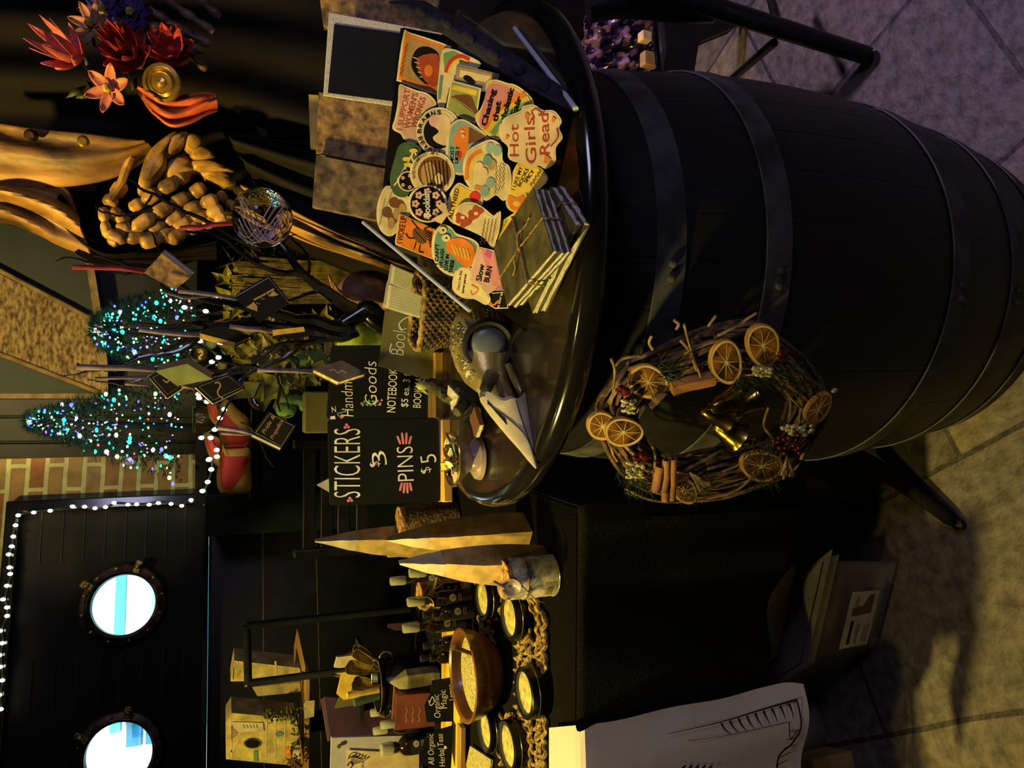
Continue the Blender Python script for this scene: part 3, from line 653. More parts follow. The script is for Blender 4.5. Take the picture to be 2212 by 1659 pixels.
def f(d):
    d.line(hx([(1220, 1290), (1230, 1180), (1270, 1110), (1330, 1080)]), 9, 'orange'); d.line(hx([(1250, 1300), (1260, 1190), (1300, 1130), (1340, 1110)]), 6, 'yellow'); d.line(hx([(1280, 1340), (1350, 1360)]), 10, 'orange')
    for x, y, m_ in ((1390, 1060, 'skyblue'), (1440, 1080, 'skyblue'), (1390, 1310, 'skyblue'), (1350, 1370, 'skyblue'), (1310, 1200, 'peach'), (1340, 1240, 'peach'), (1400, 1180, 'tan'), (1370, 1150, 'teal')): d.poly(ell(*hx([(x, y)])[0], 10, 12, 12), m_)
    for i in range(3): squig(d, hx([(1430 + 26 * i, 1400 - 20 * i)])[0], hx([(1440 + 26 * i, 1200 - 20 * i)])[0], 4, 'brown', 12, 1.2)
sticker(hx([(1310, 1030), (1400, 1000), (1470, 1050), (1480, 1150), (1530, 1200), (1540, 1330), (1490, 1440), (1430, 1400), (1360, 1440), (1290, 1390), (1210, 1300), (1195, 1180), (1230, 1080)]), 'cream cloud sticker with an orange rainbow and small lettering', f, fill='cream', lay=8)
def f(d):
    for i, s in enumerate(('I LIKE MY', 'BOOKS', 'SPICY')): a, b = hx([(1565 + 42 * i, 1365 - 25 * i), (1625 + 42 * i, 1200 + 15 * i)]); d.txt(s, a, b, 8)
    d.poly(ccurve(hx([(1520, 1400), (1580, 1420), (1630, 1400), (1640, 1480), (1570, 1510), (1530, 1480)]), 3), 'orange'); d.poly(ell(*hx([(1580, 1460)])[0], 8, 6), 'yellow')
    squig(d, hx([(1690, 1340)])[0], hx([(1760, 1230)])[0], 8, 'brown')
sticker(hx([(1600, 1160), (1700, 1190), (1760, 1210), (1800, 1290), (1700, 1400), (1620, 1520), (1520, 1500), (1500, 1400), (1540, 1260)]), 'yellow sticker with an orange flame reading I LIKE MY BOOKS SPICY', f, fill='yellow', ins=3, lay=7)
def f(d):
    for x, y in ((700, 1450), (650, 1520), (740, 1470), (690, 1570)): d.poly(ell(*hx([(x, y)])[0], 11, 12, 12), 'brown')
    for x, y in ((720, 1530), (680, 1600), (760, 1500)): d.poly(ell(*hx([(x, y)])[0], 8, 13, 12), 'tan')
    squig(d, hx([(620, 1560)])[0], hx([(690, 1380)])[0], 4, 'grey', 16, 1); squig(d, hx([(600, 1620)])[0], hx([(640, 1430)])[0], 4, 'grey', 16, 1)
sticker(hx([(650, 1330), (760, 1390), (860, 1450), (800, 1560), (690, 1690), (610, 1660), (575, 1560), (590, 1430)]), 'cream sticker with brown roast shapes at the left end of the heap', f, fill='cream', lay=4)
def f(d):
    a, b = ha([(370, 690), (410, 450)]); d.txt('I WOKE UP', a, b, 13)
    d.poly(ell(*ha([(525, 620)])[0], 20, 13, 18, .9), 'brown'); d.line(ha([(470, 560), (580, 680)]), 1.5, 'ink')
    for p in (((450, 480), (500, 540), (520, 560)), ((400, 600), (430, 640), (480, 640)), ((560, 560), (620, 540), (640, 560)), ((530, 700), (520, 760), (560, 770)), ((490, 680), (480, 720), (470, 740))): d.line(ha(p), 2, 'ink')
    for i in range(6): d.line(ha([(560 + 12 * i, 590 + 26 * i - 20), (635 - 2 * i, 600 + 25 * i)]), 2.6, 'ink')
sticker(ha([(340, 430), (360, 425), (660, 560), (665, 600), (640, 830), (610, 820), (310, 700), (303, 680)]), 'orange card sticker with a brown beetle reading I WOKE UP', f, border='peach', fill='orange', ins=3, lay=6, smooth=False)
def f(d):
    a, b = ha([(815, 470), (880, 200)]); d.txt('ALL I NEED', a, b, 9, 'ink', .02); d.poly(ell(*ha([(1020, 270)])[0], 12, 12), 'red')
sticker(ha([(870, 145), (950, 180), (1060, 240), (1090, 330), (1000, 420), (880, 520), (790, 480), (765, 380), (800, 230)]), 'yellow cream sticker reading ALL I NEED along its curved edge', f, fill='yellow', lay=7)
def f(d):
    for x, y in ((890, 460), (1000, 440), (1040, 400), (930, 500)): d.poly(ccurve([(q[0], q[1]) for q in ell(*ha([(x, y)])[0], 12, 11, 10, 0, 3, .25)], 2), 'rust')
    for x, y in ((910, 455), (1030, 420)): d.poly(ell(*ha([(x, y)])[0], 5, 4, 10), 'peach')
    for i in range(4): squig(d, ha([(1080 + 32 * i, 700 - 6 * i)])[0], ha([(1120 + 32 * i, 470)])[0], 4, 'brown', 12, 1.2)
sticker(ha([(900, 330), (1000, 320), (1100, 370), (1190, 440), (1250, 400), (1240, 560), (1210, 660), (1180, 730), (1100, 640), (1010, 590), (900, 540), (830, 500), (840, 400)]), 'pale sticker with two red fox cubs and fine script, beside the tied notebooks', f, fill='cream', lay=9)
def f(d):
    for i, s in enumerate(("I CAN'T", 'LIVE LAUGH', 'LOVE IN', 'THESE')):
        a, b = ha([(690 + 42 * i, 880 + 25 * i), (700 + 45 * i, 690 + 50 * i)]); d.txt(s, a, b, 8, 'ink', .03)
    d.poly(ccurve(ha([(780, 660), (900, 640), (1010, 720), (1010, 860), (930, 900), (830, 800), (760, 750)]), 3), 'orange')
    for i in range(5): d.line(ha([(810 + 35 * i, 700 + 10 * i), (850 + 30 * i, 790 + 12 * i)]), 3, 'yellow')
    for x, y in ((730, 570), (760, 640)): d.poly(ell(*ha([(x, y)])[0], 9, 8), 'cream2'); d.poly(ell(*ha([(x + 5, y)])[0], 2.5, 2.5, 8), 'ink')
sticker(ha([(720, 520), (800, 540), (860, 600), (1000, 650), (1060, 720), (1030, 860), (930, 920), (850, 985), (740, 950), (660, 860), (630, 740), (650, 600)]), "teal speech sticker with orange bones reading I CAN'T LIVE LAUGH LOVE IN THESE", f, border='cream2', fill='teal', ins=6, lay=8)
def f(d):
    for i, s in enumerate(("Don't be the", 'bigger person')): a, b = ha([(880 + 40 * i, 1105 + 30 * i), (905 + 40 * i, 935 + 30 * i)]); d.txt(s, a, b, 5.5, 'ink', .02)
    d.line(ha([(990, 1060), (1050, 1100), (1000, 1150), (980, 1110)]), 3, 'orange')
sticker(ha([(860, 900), (950, 890), (1030, 960), (1100, 1080), (1160, 1180), (1120, 1240), (1020, 1190), (930, 1180), (850, 1140), (815, 1060)]), 'small cream cloud sticker reading Don\'t be the bigger person', f, fill='cream2', lay=8)
def f(d):
    d.poly(ha([(1080, 740), (1185, 770), (1270, 1100), (1180, 1060), (1120, 900)]), 'pink'); d.poly(ha([(1120, 745), (1175, 765), (1160, 830), (1110, 790)]), 'magenta')
    for s, a, b in (('Slow', (1075, 1030), (1105, 880)), ('BURN', (1145, 1040), (1175, 900))): a, b = ha([a, b]); d.txt(s, a, b, 12, 'ink', .02)
    d.poly(ha([(1195, 1100), (1260, 1060), (1270, 1110)]), 'violet')
sticker(ha([(1045, 715), (1190, 750), (1225, 900), (1275, 1110), (1190, 1110), (1130, 1150), (1090, 1080), (970, 1020), (990, 900)]), 'glossy pink card sticker reading Slow BURN', f, border='peach', fill='pale_pink', ins=3, lay=10, smooth=False)
def f(d):
    a, b = ha([(1235, 1270), (1270, 1130)]); d.txt('as long as', a, b, 6, 'cream2', .02); d.line(ha([(1120, 1170), (1180, 1240), (1230, 1200)]), 4, 'orange')
sticker(ha([(1080, 1110), (1180, 1130), (1290, 1120), (1320, 1270), (1200, 1275), (1110, 1220)]), 'black sticker with a cream line of letters beside the bird skull', f, fill='ink', ins=3, lay=7, smooth=False)
def f(d): a, b = ha([(1250, 600), (1320, 480)]); d.txt('smut', a, b, 9, 'olive', .0)
sticker(ha([(1200, 720), (1240, 500), (1390, 400), (1400, 500), (1270, 680)]), 'plain yellow sticker partly under the tied notebooks', f, border='yellow', lay=6, smooth=False)

# ================================================================ TIED NOTEBOOKS
def bundle(quad, z, thick, nb, label, tilt=0):
    P = PM((quad and AZ(*quad[0], z)), V((.05, -.02 - tilt, 1)))
    top = [P.p(*q) for q in quad]; cen = sum(top, V()) / 4
    t = thing('notebook_bundle', (cen.x, cen.y, cen.z - thick), label, 'notebooks', 'tied notebook bundles')
    n = P.n; e1 = (top[1] - top[0]).normalized(); e2 = (top[3] - top[0]).normalized()
    L = (top[1] - top[0]).length; W_ = (top[3] - top[0]).length
    for k in range(nb):
        h0 = -thick * k / nb; hh = thick / nb; sh = e1 * R.uniform(-.002, .002) + e2 * R.uniform(-.002, .002)
        b = MB(); q = [p + n * h0 + sh for p in top]
        b.prism(q, -n * .0012, 'cover_olive'); b.prism([p - n * (hh - .0016) for p in q], -n * .0012, 'cover_olive'); nb_ = b.build('cover', t)
        # deckled page block with ragged edges
        mb = MB(); ring = []
        ins_ = [p + (cen + n * h0 - p) * .002 + sh for p in [p + n * (h0 - .0014) for p in top]]
        for i in range(4):
            a, c_ = ins_[i], ins_[(i + 1) % 4]
            for j in range(14):
                q_ = a + (c_ - a) * j / 14; ring.append(q_ + (q_ - cen - n * h0).normalized() * R.uniform(-.0012, .0016))
        for lv in range(3):
            rg = [p - n * (lv * (hh - .0036) / 3) + (p - cen - n * h0).normalized() * R.uniform(-.001, .001) for p in ring]
            mb.prism(rg, -n * ((hh - .0036) / 3 - .0003), 'deckle_gold' if False else 'deckle')
        mb.build('pages', t)
    def bpt(a, b, h): return top[0] + (top[1] - top[0]) * a + (top[3] - top[0]) * b + n * h
    tw = MB(); o = .0022
    for path in ([(-.02, .5, -thick), (-.02, .5, o), (.5, .48, o), (1.02, .52, o), (1.02, .52, -thick)], [(.48, -.02, -thick), (.48, -.02, o), (.5, .5, o), (.53, 1.02, o), (.53, 1.02, -thick)]):
        tw.tube([bpt(*p) for p in path], .0012, 'twine', 6)
    tw.tube(curve([bpt(.5, .5, .004), bpt(.40, .38, .008), bpt(.30, .33, .003), bpt(.18, .30, .003)], 4), .0011, 'twine', 6)
    tw.tube(curve([bpt(.5, .5, .004), bpt(.58, .62, .008), bpt(.66, .66, .003), bpt(.74, .72, .003)], 4), .0011, 'twine', 6)
    tw.ball(bpt(.5, .5, .003), .003, 'twine', 8); tw.build('twine', t)
    return t
bundle([(1190, 400), (1105, 540), (1150, 672), (1242, 482)], .975, .018, 2, 'lower string tied notebook bundle, turned askew on the barrel top')
bundle([(1154, 406), (1068, 534), (1096, 659), (1197, 543)], 1.000, .021, 3, 'upper string tied notebook bundle with olive cover and bow of twine')
# ================================================================ WICKER BASKET, SLEEVES, CARD SIGN
mat('wicker', (.20, .13, .055), .8, var=.45, scale=60, bump=.6)
mat('wicker_rim', (.42, .26, .08), .7, var=.35, scale=80, bump=.5)
mat('card_green', (.14, .125, .030), .75, var=.12, scale=20)
bkc = (AZ(1000, 668, TZ)); bc = V((bkc.x - .002, bkc.y + .045, TZ))
bk = thing('wicker_basket', bc, 'small dark woven basket behind the bird skull holding clear sleeves', 'basket')
bw, bd, bh = .125, .075, .066; RZ = -.35; MR = Matrix.Rotation(RZ, 3, 'Z')
def bpt(a, h, o=0):                                   # rounded rectangle basket wall
    k = .78 + .22 * h; t = a * 2 * PI; c, s_ = math.cos(t), math.sin(t); p = 5
    r = (abs(c) ** p + abs(s_) ** p) ** (-1 / p)
    return bc + MR @ V((c * r * (bw / 2 * k + o), s_ * r * (bd / 2 * k + o), h * bh))
mb = MB()
for i in range(11):
    h0 = (i + .5) / 11
    mb.tube([bpt(j / 64, h0, .0026 * (1 if (j + i) % 2 else -1)) for j in range(65)], .0042, 'wicker', 6, cap=False)
mb.build('woven_wall', bk)
mb = MB()
for j in range(32): mb.tube([bpt(j / 32, 0), bpt(j / 32, 1)], .002, 'wicker', 5)
mb.build('stake', bk, solid=0)
MB().tube([bpt(j / 48, 1.0) + V((0, 0, .002 * (j % 2))) for j in range(49)], .0048, 'wicker_rim', 8, cap=False).build('rim', bk)
MB().poly([bpt(j / 32, .02) for j in range(32)], 'wicker').build('basket_floor', bk)
# clear sleeves with leafy bookmarks
def sleeve(quad, Y, label, leaf):
    c = AY(*quad[0], Y); P = PM(c, (-.25, -1, .25)); q = [P.p(*p) for p in quad]; lo = [p.copy() for p in q]
    mb = MB().prism([P.p(*p, -.001) for p in inset(quad, 5)], -P.n * .0015, 'cream2'); k = [0]
    for i in range(9):
        t = i / 8; 
        def W(a, b): 
            x = quad[0][0] * (1 - a) * (1 - b) + quad[1][0] * a * (1 - b) + quad[2][0] * a * b + quad[3][0] * (1 - a) * b
            y = quad[0][1] * (1 - a) * (1 - b) + quad[1][1] * a * (1 - b) + quad[2][1] * a * b + quad[3][1] * (1 - a) * b
            return x, y
        if leaf: stroke(mb, lambda x, y: P.p(x, y, .0004), curve([W(.06, min(.96, .05 + .11 * i)), W(.35, min(.96, .10 + .1 * i)), W(.65, min(.95, .05 + .12 * i)), W(.95, min(.95, .2 + .09 * i))], 4), 2.2, 'olive')
        else: stroke(mb, lambda x, y: P.p(x, y, .0004), curve([W(.1 + .09 * i, .2), W(.15 + .09 * i, .5), W(.1 + .09 * i, .8)], 4), 2.0, 'olive')
    t = thing('bookmark_sleeve', sum(q, V()) / 4 - V((0, 0, .05)), label, 'sleeve', 'clear sleeves in the wicker basket')
    mb.build('bookmark', t, smooth=False)
    MB().prism([P.p(*p, .002) for p in quad], -P.n * .005, 'sleeve').build('sleeve', t, bevel=.001)
sleeve([(845, 572), (985, 632), (1000, 680), (838, 610)], 1.30, 'rear clear sleeve with a pale leafy bookmark in the basket', 1)
sleeve([(836, 612), (992, 668), (1002, 716), (828, 664)], 1.245, 'front clear sleeve with gold wavy pattern standing in the basket', 1)

def board(name, quad, Y, lean, thick, m, label, cat, draw, frame=None, gr=None, nx=0, radius=0, t0=None):
    c = AY(sum(p[0] for p in quad) / len(quad), sum(p[1] for p in quad) / len(quad), Y); P = PM(c, (nx, -1, lean))
    pts = quad
    if radius:
        pts = []; n = len(quad)
        for i in range(n):
            a, b, d = V((*quad[i - 1], 0)), V((*quad[i], 0)), V((*quad[(i + 1) % n], 0))
            for tt in (0, .33, .67, 1):
                p0 = b + (a - b).normalized() * radius; p1 = b + (d - b).normalized() * radius
                q = (1 - tt) ** 2 * p0 + 2 * tt * (1 - tt) * b + tt * tt * p1; pts.append((q.x, q.y))
    P4 = [P.p(*q) for q in pts]
    base = sum(P4, V()) / len(P4); base.z = min(p.z for p in P4)
    t = t0 or thing(name, base, label, cat, gr)
    MB().prism(P4, -P.n * thick, m).build('board', t, bevel=.0008, smooth=False)
    mb = MB(); fn = lambda x, y: P.p(x, y, .0006); k = [0]
    class D: pass
    d = D(); d.fn = fn; d.P = P; d.mb = mb
    d.txt = lambda s, a, b, h, mm='chalk', off=-.004, shear=0: text(mb, fn, s, a, b, h, mm, off, shear)
    d.line = lambda p, w_, mm='chalk', sm=True: stroke(mb, fn, curve(p, 5) if sm and len(p) > 2 else p, w_, mm)
    d.poly = lambda p, mm: mb.poly([fn(*q) for q in p], mm)
    draw(d)
    if mb.f: mb.build('lettering', t, smooth=False)
    return t, P
# brown green card "Book De"
def f(d):
    d.txt('Book', (872, 768), (878, 708), 30, 'chalk', -.02, .1); d.line([(868, 712), (862, 700), (874, 688), (886, 684)], 2.5); d.line([(850, 765), (842, 758), (846, 742)], 2.5)
    d.txt('De', (922, 752), (924, 706), 30, 'chalk', -.02, .1)
board('card_sign', [(832, 672), (850, 670), (985, 690), (1000, 770), (988, 818), (940, 822), (900, 812), (818, 790)], 1.335, .18, .0015, 'card_green', 'olive card with wavy chalk script reading Book De leaning on the basket', 'sign', f)

# ---- STICKERS / PINS chalkboard
def f(d):
    z = lambda pts: Zm(680, 650, 3.568, pts)
    x = 0
    for s, a, b, h in (('STICKERS', (352, 1515), (352, 985), 62), ('3', (560, 1260), (540, 1150), 34), ('PINS', (765, 1385), (755, 1120), 38), ('5', (940, 1240), (930, 1175), 37)):
        a, b = z([a, b]); d.txt(s, a, b, h * (.95), 'chalk', -.012)
    a, b = z([(500, 1275), (495, 1235)]); d.txt('$', a, b, 22, 'chalk', -.02)
    a, b = z([(895, 1320), (885, 1275)]); d.txt('$', a, b, 22, 'chalk', -.02)
    for cx, cy in ((245, 965), (270, 1530)):
        for ddx, ddy in ((0, -10), (-12, 10), (14, 8)): d.poly(ell(*z([(cx + ddx, cy + ddy)])[0], 3.2, 3.2, 10), 'chalk_pink')
    for i in range(4):                               # fans of pink petals beside PINS
        a0, a1 = z([(660 + 22 * i, 1105), (635 + 36 * i, 1040 - (0 if i in (0, 3) else 25))]); d.line([a0, ((a0[0] + a1[0]) / 2, (a0[1] + a1[1]) / 2), a1], [3, 4.5, 4.5, 5, 5, 5, 5, 5, 5, 4, 3][:11], 'chalk_pink')
        a0, a1 = z([(672 + 20 * i, 1400), (655 + 30 * i, 1465 + (0 if i in (0, 3) else 18))]); d.line([a0, ((a0[0] + a1[0]) / 2, (a0[1] + a1[1]) / 2), a1], [3, 4.5, 4.5, 5, 5, 5, 5, 5, 5, 4, 3][:11], 'chalk_pink')
def stand(t, p0, p1, Y0, name='wooden_base', h=.016, dep=.05):
    a, b = AZ(*p0, TZ), AZ(*p1, TZ); u = (b - a); u.z = 0; L = u.length; u.normalize(); fw = V((u.y, -u.x, 0)); fw = fw if fw.y < 0 else -fw; c = (a + b) / 2 - fw * dep / 2
    rz = math.atan2(u.y, u.x)
    MB().box(c + fw * (dep * .27) + V((0, 0, h / 2)), (L, dep * .46, h), 'light_wood', rz).build(name, t, bevel=.002)
    MB().box(c - fw * (dep * .27) + V((0, 0, h / 2)), (L, dep * .46, h), 'light_wood', rz).box(c + V((0, 0, .002)), (L, dep, .004), 'light_wood', rz).build(name, t, bevel=.001)
t, P = board('chalkboard_sign', [(708, 907), (946, 903), (952, 1084), (713, 1092)], 1.285, .10, .004, 'chalkboard', 'chalkboard in a wooden foot reading STICKERS $3 PINS $5', 'sign', f, radius=9)
stand(t, (978, 1084), (973, 905), 1.28)
def f(d):
    z = lambda pts: Zm(680, 650, 3.568, pts)
    for s, a, b, h, mm in (('TO', (185, 905), (180, 800), 16, 'chalk'), ('Handmade', (300, 890), (285, 490), 26, 'chalk'), ('Goods', (480, 800), (475, 465), 27, 'chalk'), ('NOTEBOOKS', (620, 860), (640, 500), 19, 'chalk'), ('$5 ea. 3 for', (715, 820), (745, 500), 15, 'chalk'), ('BOOKMARKS', (815, 825), (840, 500), 17, 'chalk')):
        if s == 'TO': continue
        a, b = z([a, b]); d.txt(s, a, b, h, mm, -.012 if h > 20 else .0, .15 if h > 24 else 0)
    for s in range(9):
        p = z([(370 + 16 * s, 800 - 26 * (s % 2))])[0]; d.poly(ell(*p, 2.4, 4, 8, s), 'chalk_green')
    for p in ((360, 790), (505, 790), (515, 765)): d.poly(ell(*z([p])[0], 2.5, 2.5, 8), 'chalk_pink')
    d.line(z([(205, 900), (175, 870), (240, 850), (215, 830)]), 2, 'chalk_green'); d.poly(heart(z([(210, 890)])[0], 5), 'chalk_pink')
    a, b = z([(160, 912), (155, 885)]); d.txt('I', a, b, 11); a, b = z([(165, 860), (160, 810)]); d.txt('Z', a, b, 9)
t, P = board('chalkboard_sign', [(716, 747), (990, 745), (990, 905), (706, 905)], 1.40, .10, .004, 'chalkboard', 'chalkboard reading Handmade Goods NOTEBOOKS BOOKMARKS, behind the olive card', 'sign', f, radius=8)
stand(t, (958, 904), (958, 760), 1.39)

# ================================================================ BIRD SKULL
mat('skull_bronze', (.48, .36, .10), .33, metal=.45, var=.35, scale=26, bump=.25, col2=(.10, .095, .06))
mat('skull_dark', (.045, .045, .055), .4, metal=.3, var=.3, scale=20)
mat('eye_slate', (.10, .12, .17), .35, var=.3, scale=14)
mat('bone_white', (.58, .50, .38), .42, var=.15, scale=30, bump=.1)
mat('etch', (.55, .50, .34), .4, metal=.4, var=0)
sk = thing('bird_skull', AZ(1125, 790, TZ), 'large dark engraved bird skull with white beak lying on the barrel front', 'skull')
A = AZ(1120, 668, TZ) + V((0, .03, .05)); Bp = AZ(1150, 1012, TZ)
# stations along the skull: pixel centre (x,y), depth Y, half height m, half width m
st = [(1045, 661, 1.075, .008, .008), (1046, 668, 1.07, .028, .026), (1046, 685, 1.062, .043, .040), (1048, 710, 1.055, .052, .048), (1050, 745, 1.045, .0545, .050), (1054, 780, 1.03, .050, .045), (1058, 805, 1.015, .041, .036), (1066, 825, 1.0, .030, .026), (1078, 842, .99, .024, .020), (1090, 856, .985, .018, .014)]
vs = []; n = 28; fs = []
cs = [AY(x, y, Y) for x, y, Y, a, b in st]
for i, (x, y, Y, hh, hw) in enumerate(st):
    t_ = (cs[min(i + 1, len(cs) - 1)] - cs[max(i - 1, 0)]).normalized(); side = t_.cross(V((0, 0, 1))).normalized(); up = side.cross(t_)
    for j in range(n):
        a = 2 * PI * j / n; vs.append(cs[i] + side * hw * math.cos(a) + up * hh * math.sin(a) * (1 if math.sin(a) > 0 else .82))
fs = [[i * n + j, i * n + (j + 1) % n, (i + 1) * n + (j + 1) % n, (i + 1) * n + j] for i in range(len(st) - 1) for j in range(n)] + [[j for j in range(n)], [(len(st) - 1) * n + j for j in reversed(range(n))]]
mb = MB().add(vs, fs, 'skull_bronze'); cr = mb.build('cranium', sk); BV = mb.bvh()
def hit(x, y, lift=.0012):
    d = ray(x, y).normalized(); loc, nr, i, dist = BV.ray_cast(CO, d)
    return (loc - d * lift) if loc else None
# eye socket
ec = hit(1055, 746, 0) or AY(1055, 746, 1.0); toc = (CO - ec).normalized(); toc = (toc + V((-.15, 0, -.1))).normalized()
MB().lathe(ec - toc * .012, [(.036, -.004), (.037, .012), (.034, .017), (.030, .016), (.0275, .006), (.026, -.004)], 'skull_dark', 48, ax=toc).build('orbit_rim', sk)
MB().lathe(ec - toc * .012, [(.0285, .002), (.027, .008), (.022, .0125), (.014, .0155), (.007, .0168), (0, .0172)], 'eye_slate', 40, ax=toc).build('eye_socket', sk)
# jugal bars, occipital ridge, palate
J = lambda pts, r, m='skull_bronze', nm='jugal_bar': MB().tube(curve([tuple(AY(*p)) for p in pts], 5), r, m, 10).build(nm, sk)
J([(1062, 812, .985), (1050, 838, .965), (1046, 862, .955)], [.012, .011, .011, .010, .009, .009, .008, .008, .008, .007, .007])
J([(1098, 790, .985), (1110, 815, .965), (1122, 840, .95), (1132, 858, .945)], .0055)
J([(1122, 735, 1.02), (1126, 780, .99), (1134, 825, .965), (1140, 850, .955)], .0065, 'skull_dark')
J([(1118, 700, 1.05), (1122, 740, 1.03), (1122, 770, 1.0)], .012, 'skull_dark', 'jaw_base')
MB().ball(AY(1142, 838, .955), (.010, .008, .011), 'bone_white', 12).tube([AY(1140, 838, .952), AY(1150, 880, .942), AY(1156, 930, .925)], [.009, .007, .003], 'bone_white', 10).build('lower_beak', sk)
J([(1085, 835, .985), (1092, 850, .97), (1098, 866, .962)], .011, 'skull_bronze', 'nasal_septum')
# beak
bs = [(1088, 842, .964, .038, .028, .5), (1094, 858, .958, .039, .031, .5), (1103, 880, .950, .035, .029, .5), (1115, 908, .938, .0285, .025, .45), (1128, 938, .925, .021, .019, .4), (1141, 968, .911, .0128, .012, .35), (1150, 992, .901, .0065, .007, .3), (1158, 1012, .893, .001, .0015, .2)]
cs = [AY(x, y, Y) for x, y, Y, *_ in bs]; mb = MB(); vs = []
for i, (x, y, Y, hh, hw, e) in enumerate(bs):
    t_ = (cs[min(i + 1, len(cs) - 1)] - cs[max(i - 1, 0)]).normalized(); side = t_.cross(V((0, 0, 1))).normalized(); up = side.cross(t_)
    for j in range(n):
        a = 2 * PI * j / n; c_, s_ = math.cos(a), math.sin(a)
        vs.append(cs[i] + side * hw * c_ * (1 - .55 * max(s_, 0) ** 2) + up * hh * s_ + (t_ * (.034 * (1 - s_ ** 2) - .006 + .003 * math.sin(j * 2.3)) * (1, .72, .36)[i] if i < 3 else V()))
mb.add(vs, [[i * n + j, i * n + (j + 1) % n, (i + 1) * n + (j + 1) % n, (i + 1) * n + j] for i in range(len(bs) - 1) for j in range(n)], 'bone_white')
mb.build('beak', sk); BV2 = mb.bvh()
def hit2(x, y, lift=.0008):
    d = ray(x, y).normalized(); loc, nr, i, dist = BV2.ray_cast(CO, d); return (loc - d * lift) if loc else None
def etch(h, paths, r, m, nm):
    mb = MB(); 
    for p in paths:
        run = []
        for q in curve(p, 6) if len(p) > 2 else [(p[0][0] + (p[1][0] - p[0][0]) * i / 8, p[0][1] + (p[1][1] - p[0][1]) * i / 8) for i in range(9)]:
            c = h(*q)
            if c is not None and (not run or (c - run[-1]).length < .012): run.append(c)
        if len(run) > 1: mb.tube(run, r, m, 4)
    if mb.f: mb.build(nm, sk)
ZS = lambda p: Zm(680, 650, 3.568, p)
paths = [ZS([(1210, 50), (1225, 120), (1245, 200)]), ZS([(1245, 45), (1265, 110), (1275, 190)]), ZS([(1300, 50), (1320, 110), (1330, 180)]), ZS([(1350, 50), (1370, 110), (1375, 180)]), ZS([(1400, 90), (1420, 140), (1435, 200)]),
         ZS([(1115, 120), (1150, 190), (1150, 260), (1110, 340), (1095, 400)]), ZS([(1140, 130), (1165, 200), (1160, 280)]),
         ZS([(1090, 480), (1110, 560), (1150, 620), (1200, 660)])]
for k in range(9): a = k / 8; paths.append(ZS([(1050 + 40 * (k % 2), 180 + 26 * k), (1072 + 30 * (k % 2), 190 + 26 * k), (1060 + 40 * (k % 2), 205 + 26 * k)]))
for rr_ in (12, 22, 32): paths.append([(p[0], p[1]) for p in ell(*ZS([(1200, 575)])[0], rr_ / 3.5, rr_ / 2.9, 14)])
for k in range(5):
    for bx_, by_ in ((1232, 62), (1330, 62), (1405, 100)): c = ZS([(bx_ - 8 + 4 * (k % 2), by_ + 24 * k), (bx_ + 8, by_ + 10 + 24 * k)]); paths.append(c)
for k in range(14): a = k / 13; paths.append(ell(990 + 18 * math.sin(a * 9), 705 + 100 * a, 3.4, 4.2, 10))
for k in range(10): paths.append([(1002 + 5 * (k % 3), 700 + 9 * k), (1010 + 4 * (k % 2), 706 + 9 * k), (1004, 712 + 9 * k)])
etch(hit, paths, .0006, 'etch', 'engraving')
bl = [ZS([(1330, 790), (1480, 900), (1600, 1010), (1660, 1110), (1700, 1240)])]
for k in range(12): bl.append(ZS([(1330 + 12 * k, 770 + 12 * k), (1345 + 12 * k, 800 + 14 * k)]))
bl.append(ZS([(1550, 760), (1590, 900), (1640, 1040), (1690, 1180)]))
etch(hit2, bl, .0007, 'skull_dark', 'crease')

# ================================================================ READING FIGURINE
mat('moss_cloth', (.07, .065, .025), .8, var=.5, scale=60, bump=.5)
fg = thing('figurine', AZ(1030, 880, TZ), 'small mossy goblin figurine reading an open book on a pile of books', 'figurine')
Yf = 1.14; fp = lambda x, y, dy=0: AY(x, y, Yf + dy)
mb = MB()
mb.tube(curve([tuple(fp(x, y, d)) for x, y, d in ((918, 826, 0), (932, 832, 0), (955, 840, .005), (985, 850, .01), (1012, 862, 0), (1028, 866, 0))], 4), [.002, .006, .009, .011, .012, .012, .012, .013, .015, .018, .020, .021, .022, .023, .024, .024, .022, .020, .019, .018, .018], 'moss_cloth', 12)
mb.tube(curve([tuple(fp(x, y, d)) for x, y, d in ((985, 850, 0), (1000, 872, -.02), (985, 890, -.03))], 4), .009, 'moss_cloth', 8)
mb.tube(curve([tuple(fp(x, y, d)) for x, y, d in ((1010, 865, 0), (1024, 890, -.02), (1012, 912, -.015)) ], 4), .011, 'moss_cloth', 8)
for i in range(14): mb.ball(fp(R.uniform(955, 1025), R.uniform(835, 885), -.012), R.uniform(.004, .008), 'moss_cloth', 6)
mb.build('cloaked_body', fg)
MB().ball(fp(912, 833), (.008, .008, .010), 'olive', 10).tube([fp(914, 826), fp(918, 818)], [.004, .001], 'olive', 6).tube([fp(914, 842), fp(924, 852)], [.004, .001], 'olive', 6).build('head', fg)
mb = MB(); o = fp(978, 858, -.035); e = fp(985, 880, -.035)
b0, b1, b2, b3, b4, b5 = [fp(x, y, -.036) for x, y in ((970, 832), (990, 855), (968, 862), (978, 884), (992, 858), (985, 870))]
mb.prism([fp(968, 832, -.03), fp(990, 856, -.04), fp(985, 872, -.035), fp(966, 852, -.03)], (0, .002, -.003), 'page').prism([fp(990, 856, -.04), fp(985, 872, -.035), fp(975, 886, -.03), fp(972, 868, -.03)], (0, .002, -.003), 'page')
mb.build('open_book', fg)
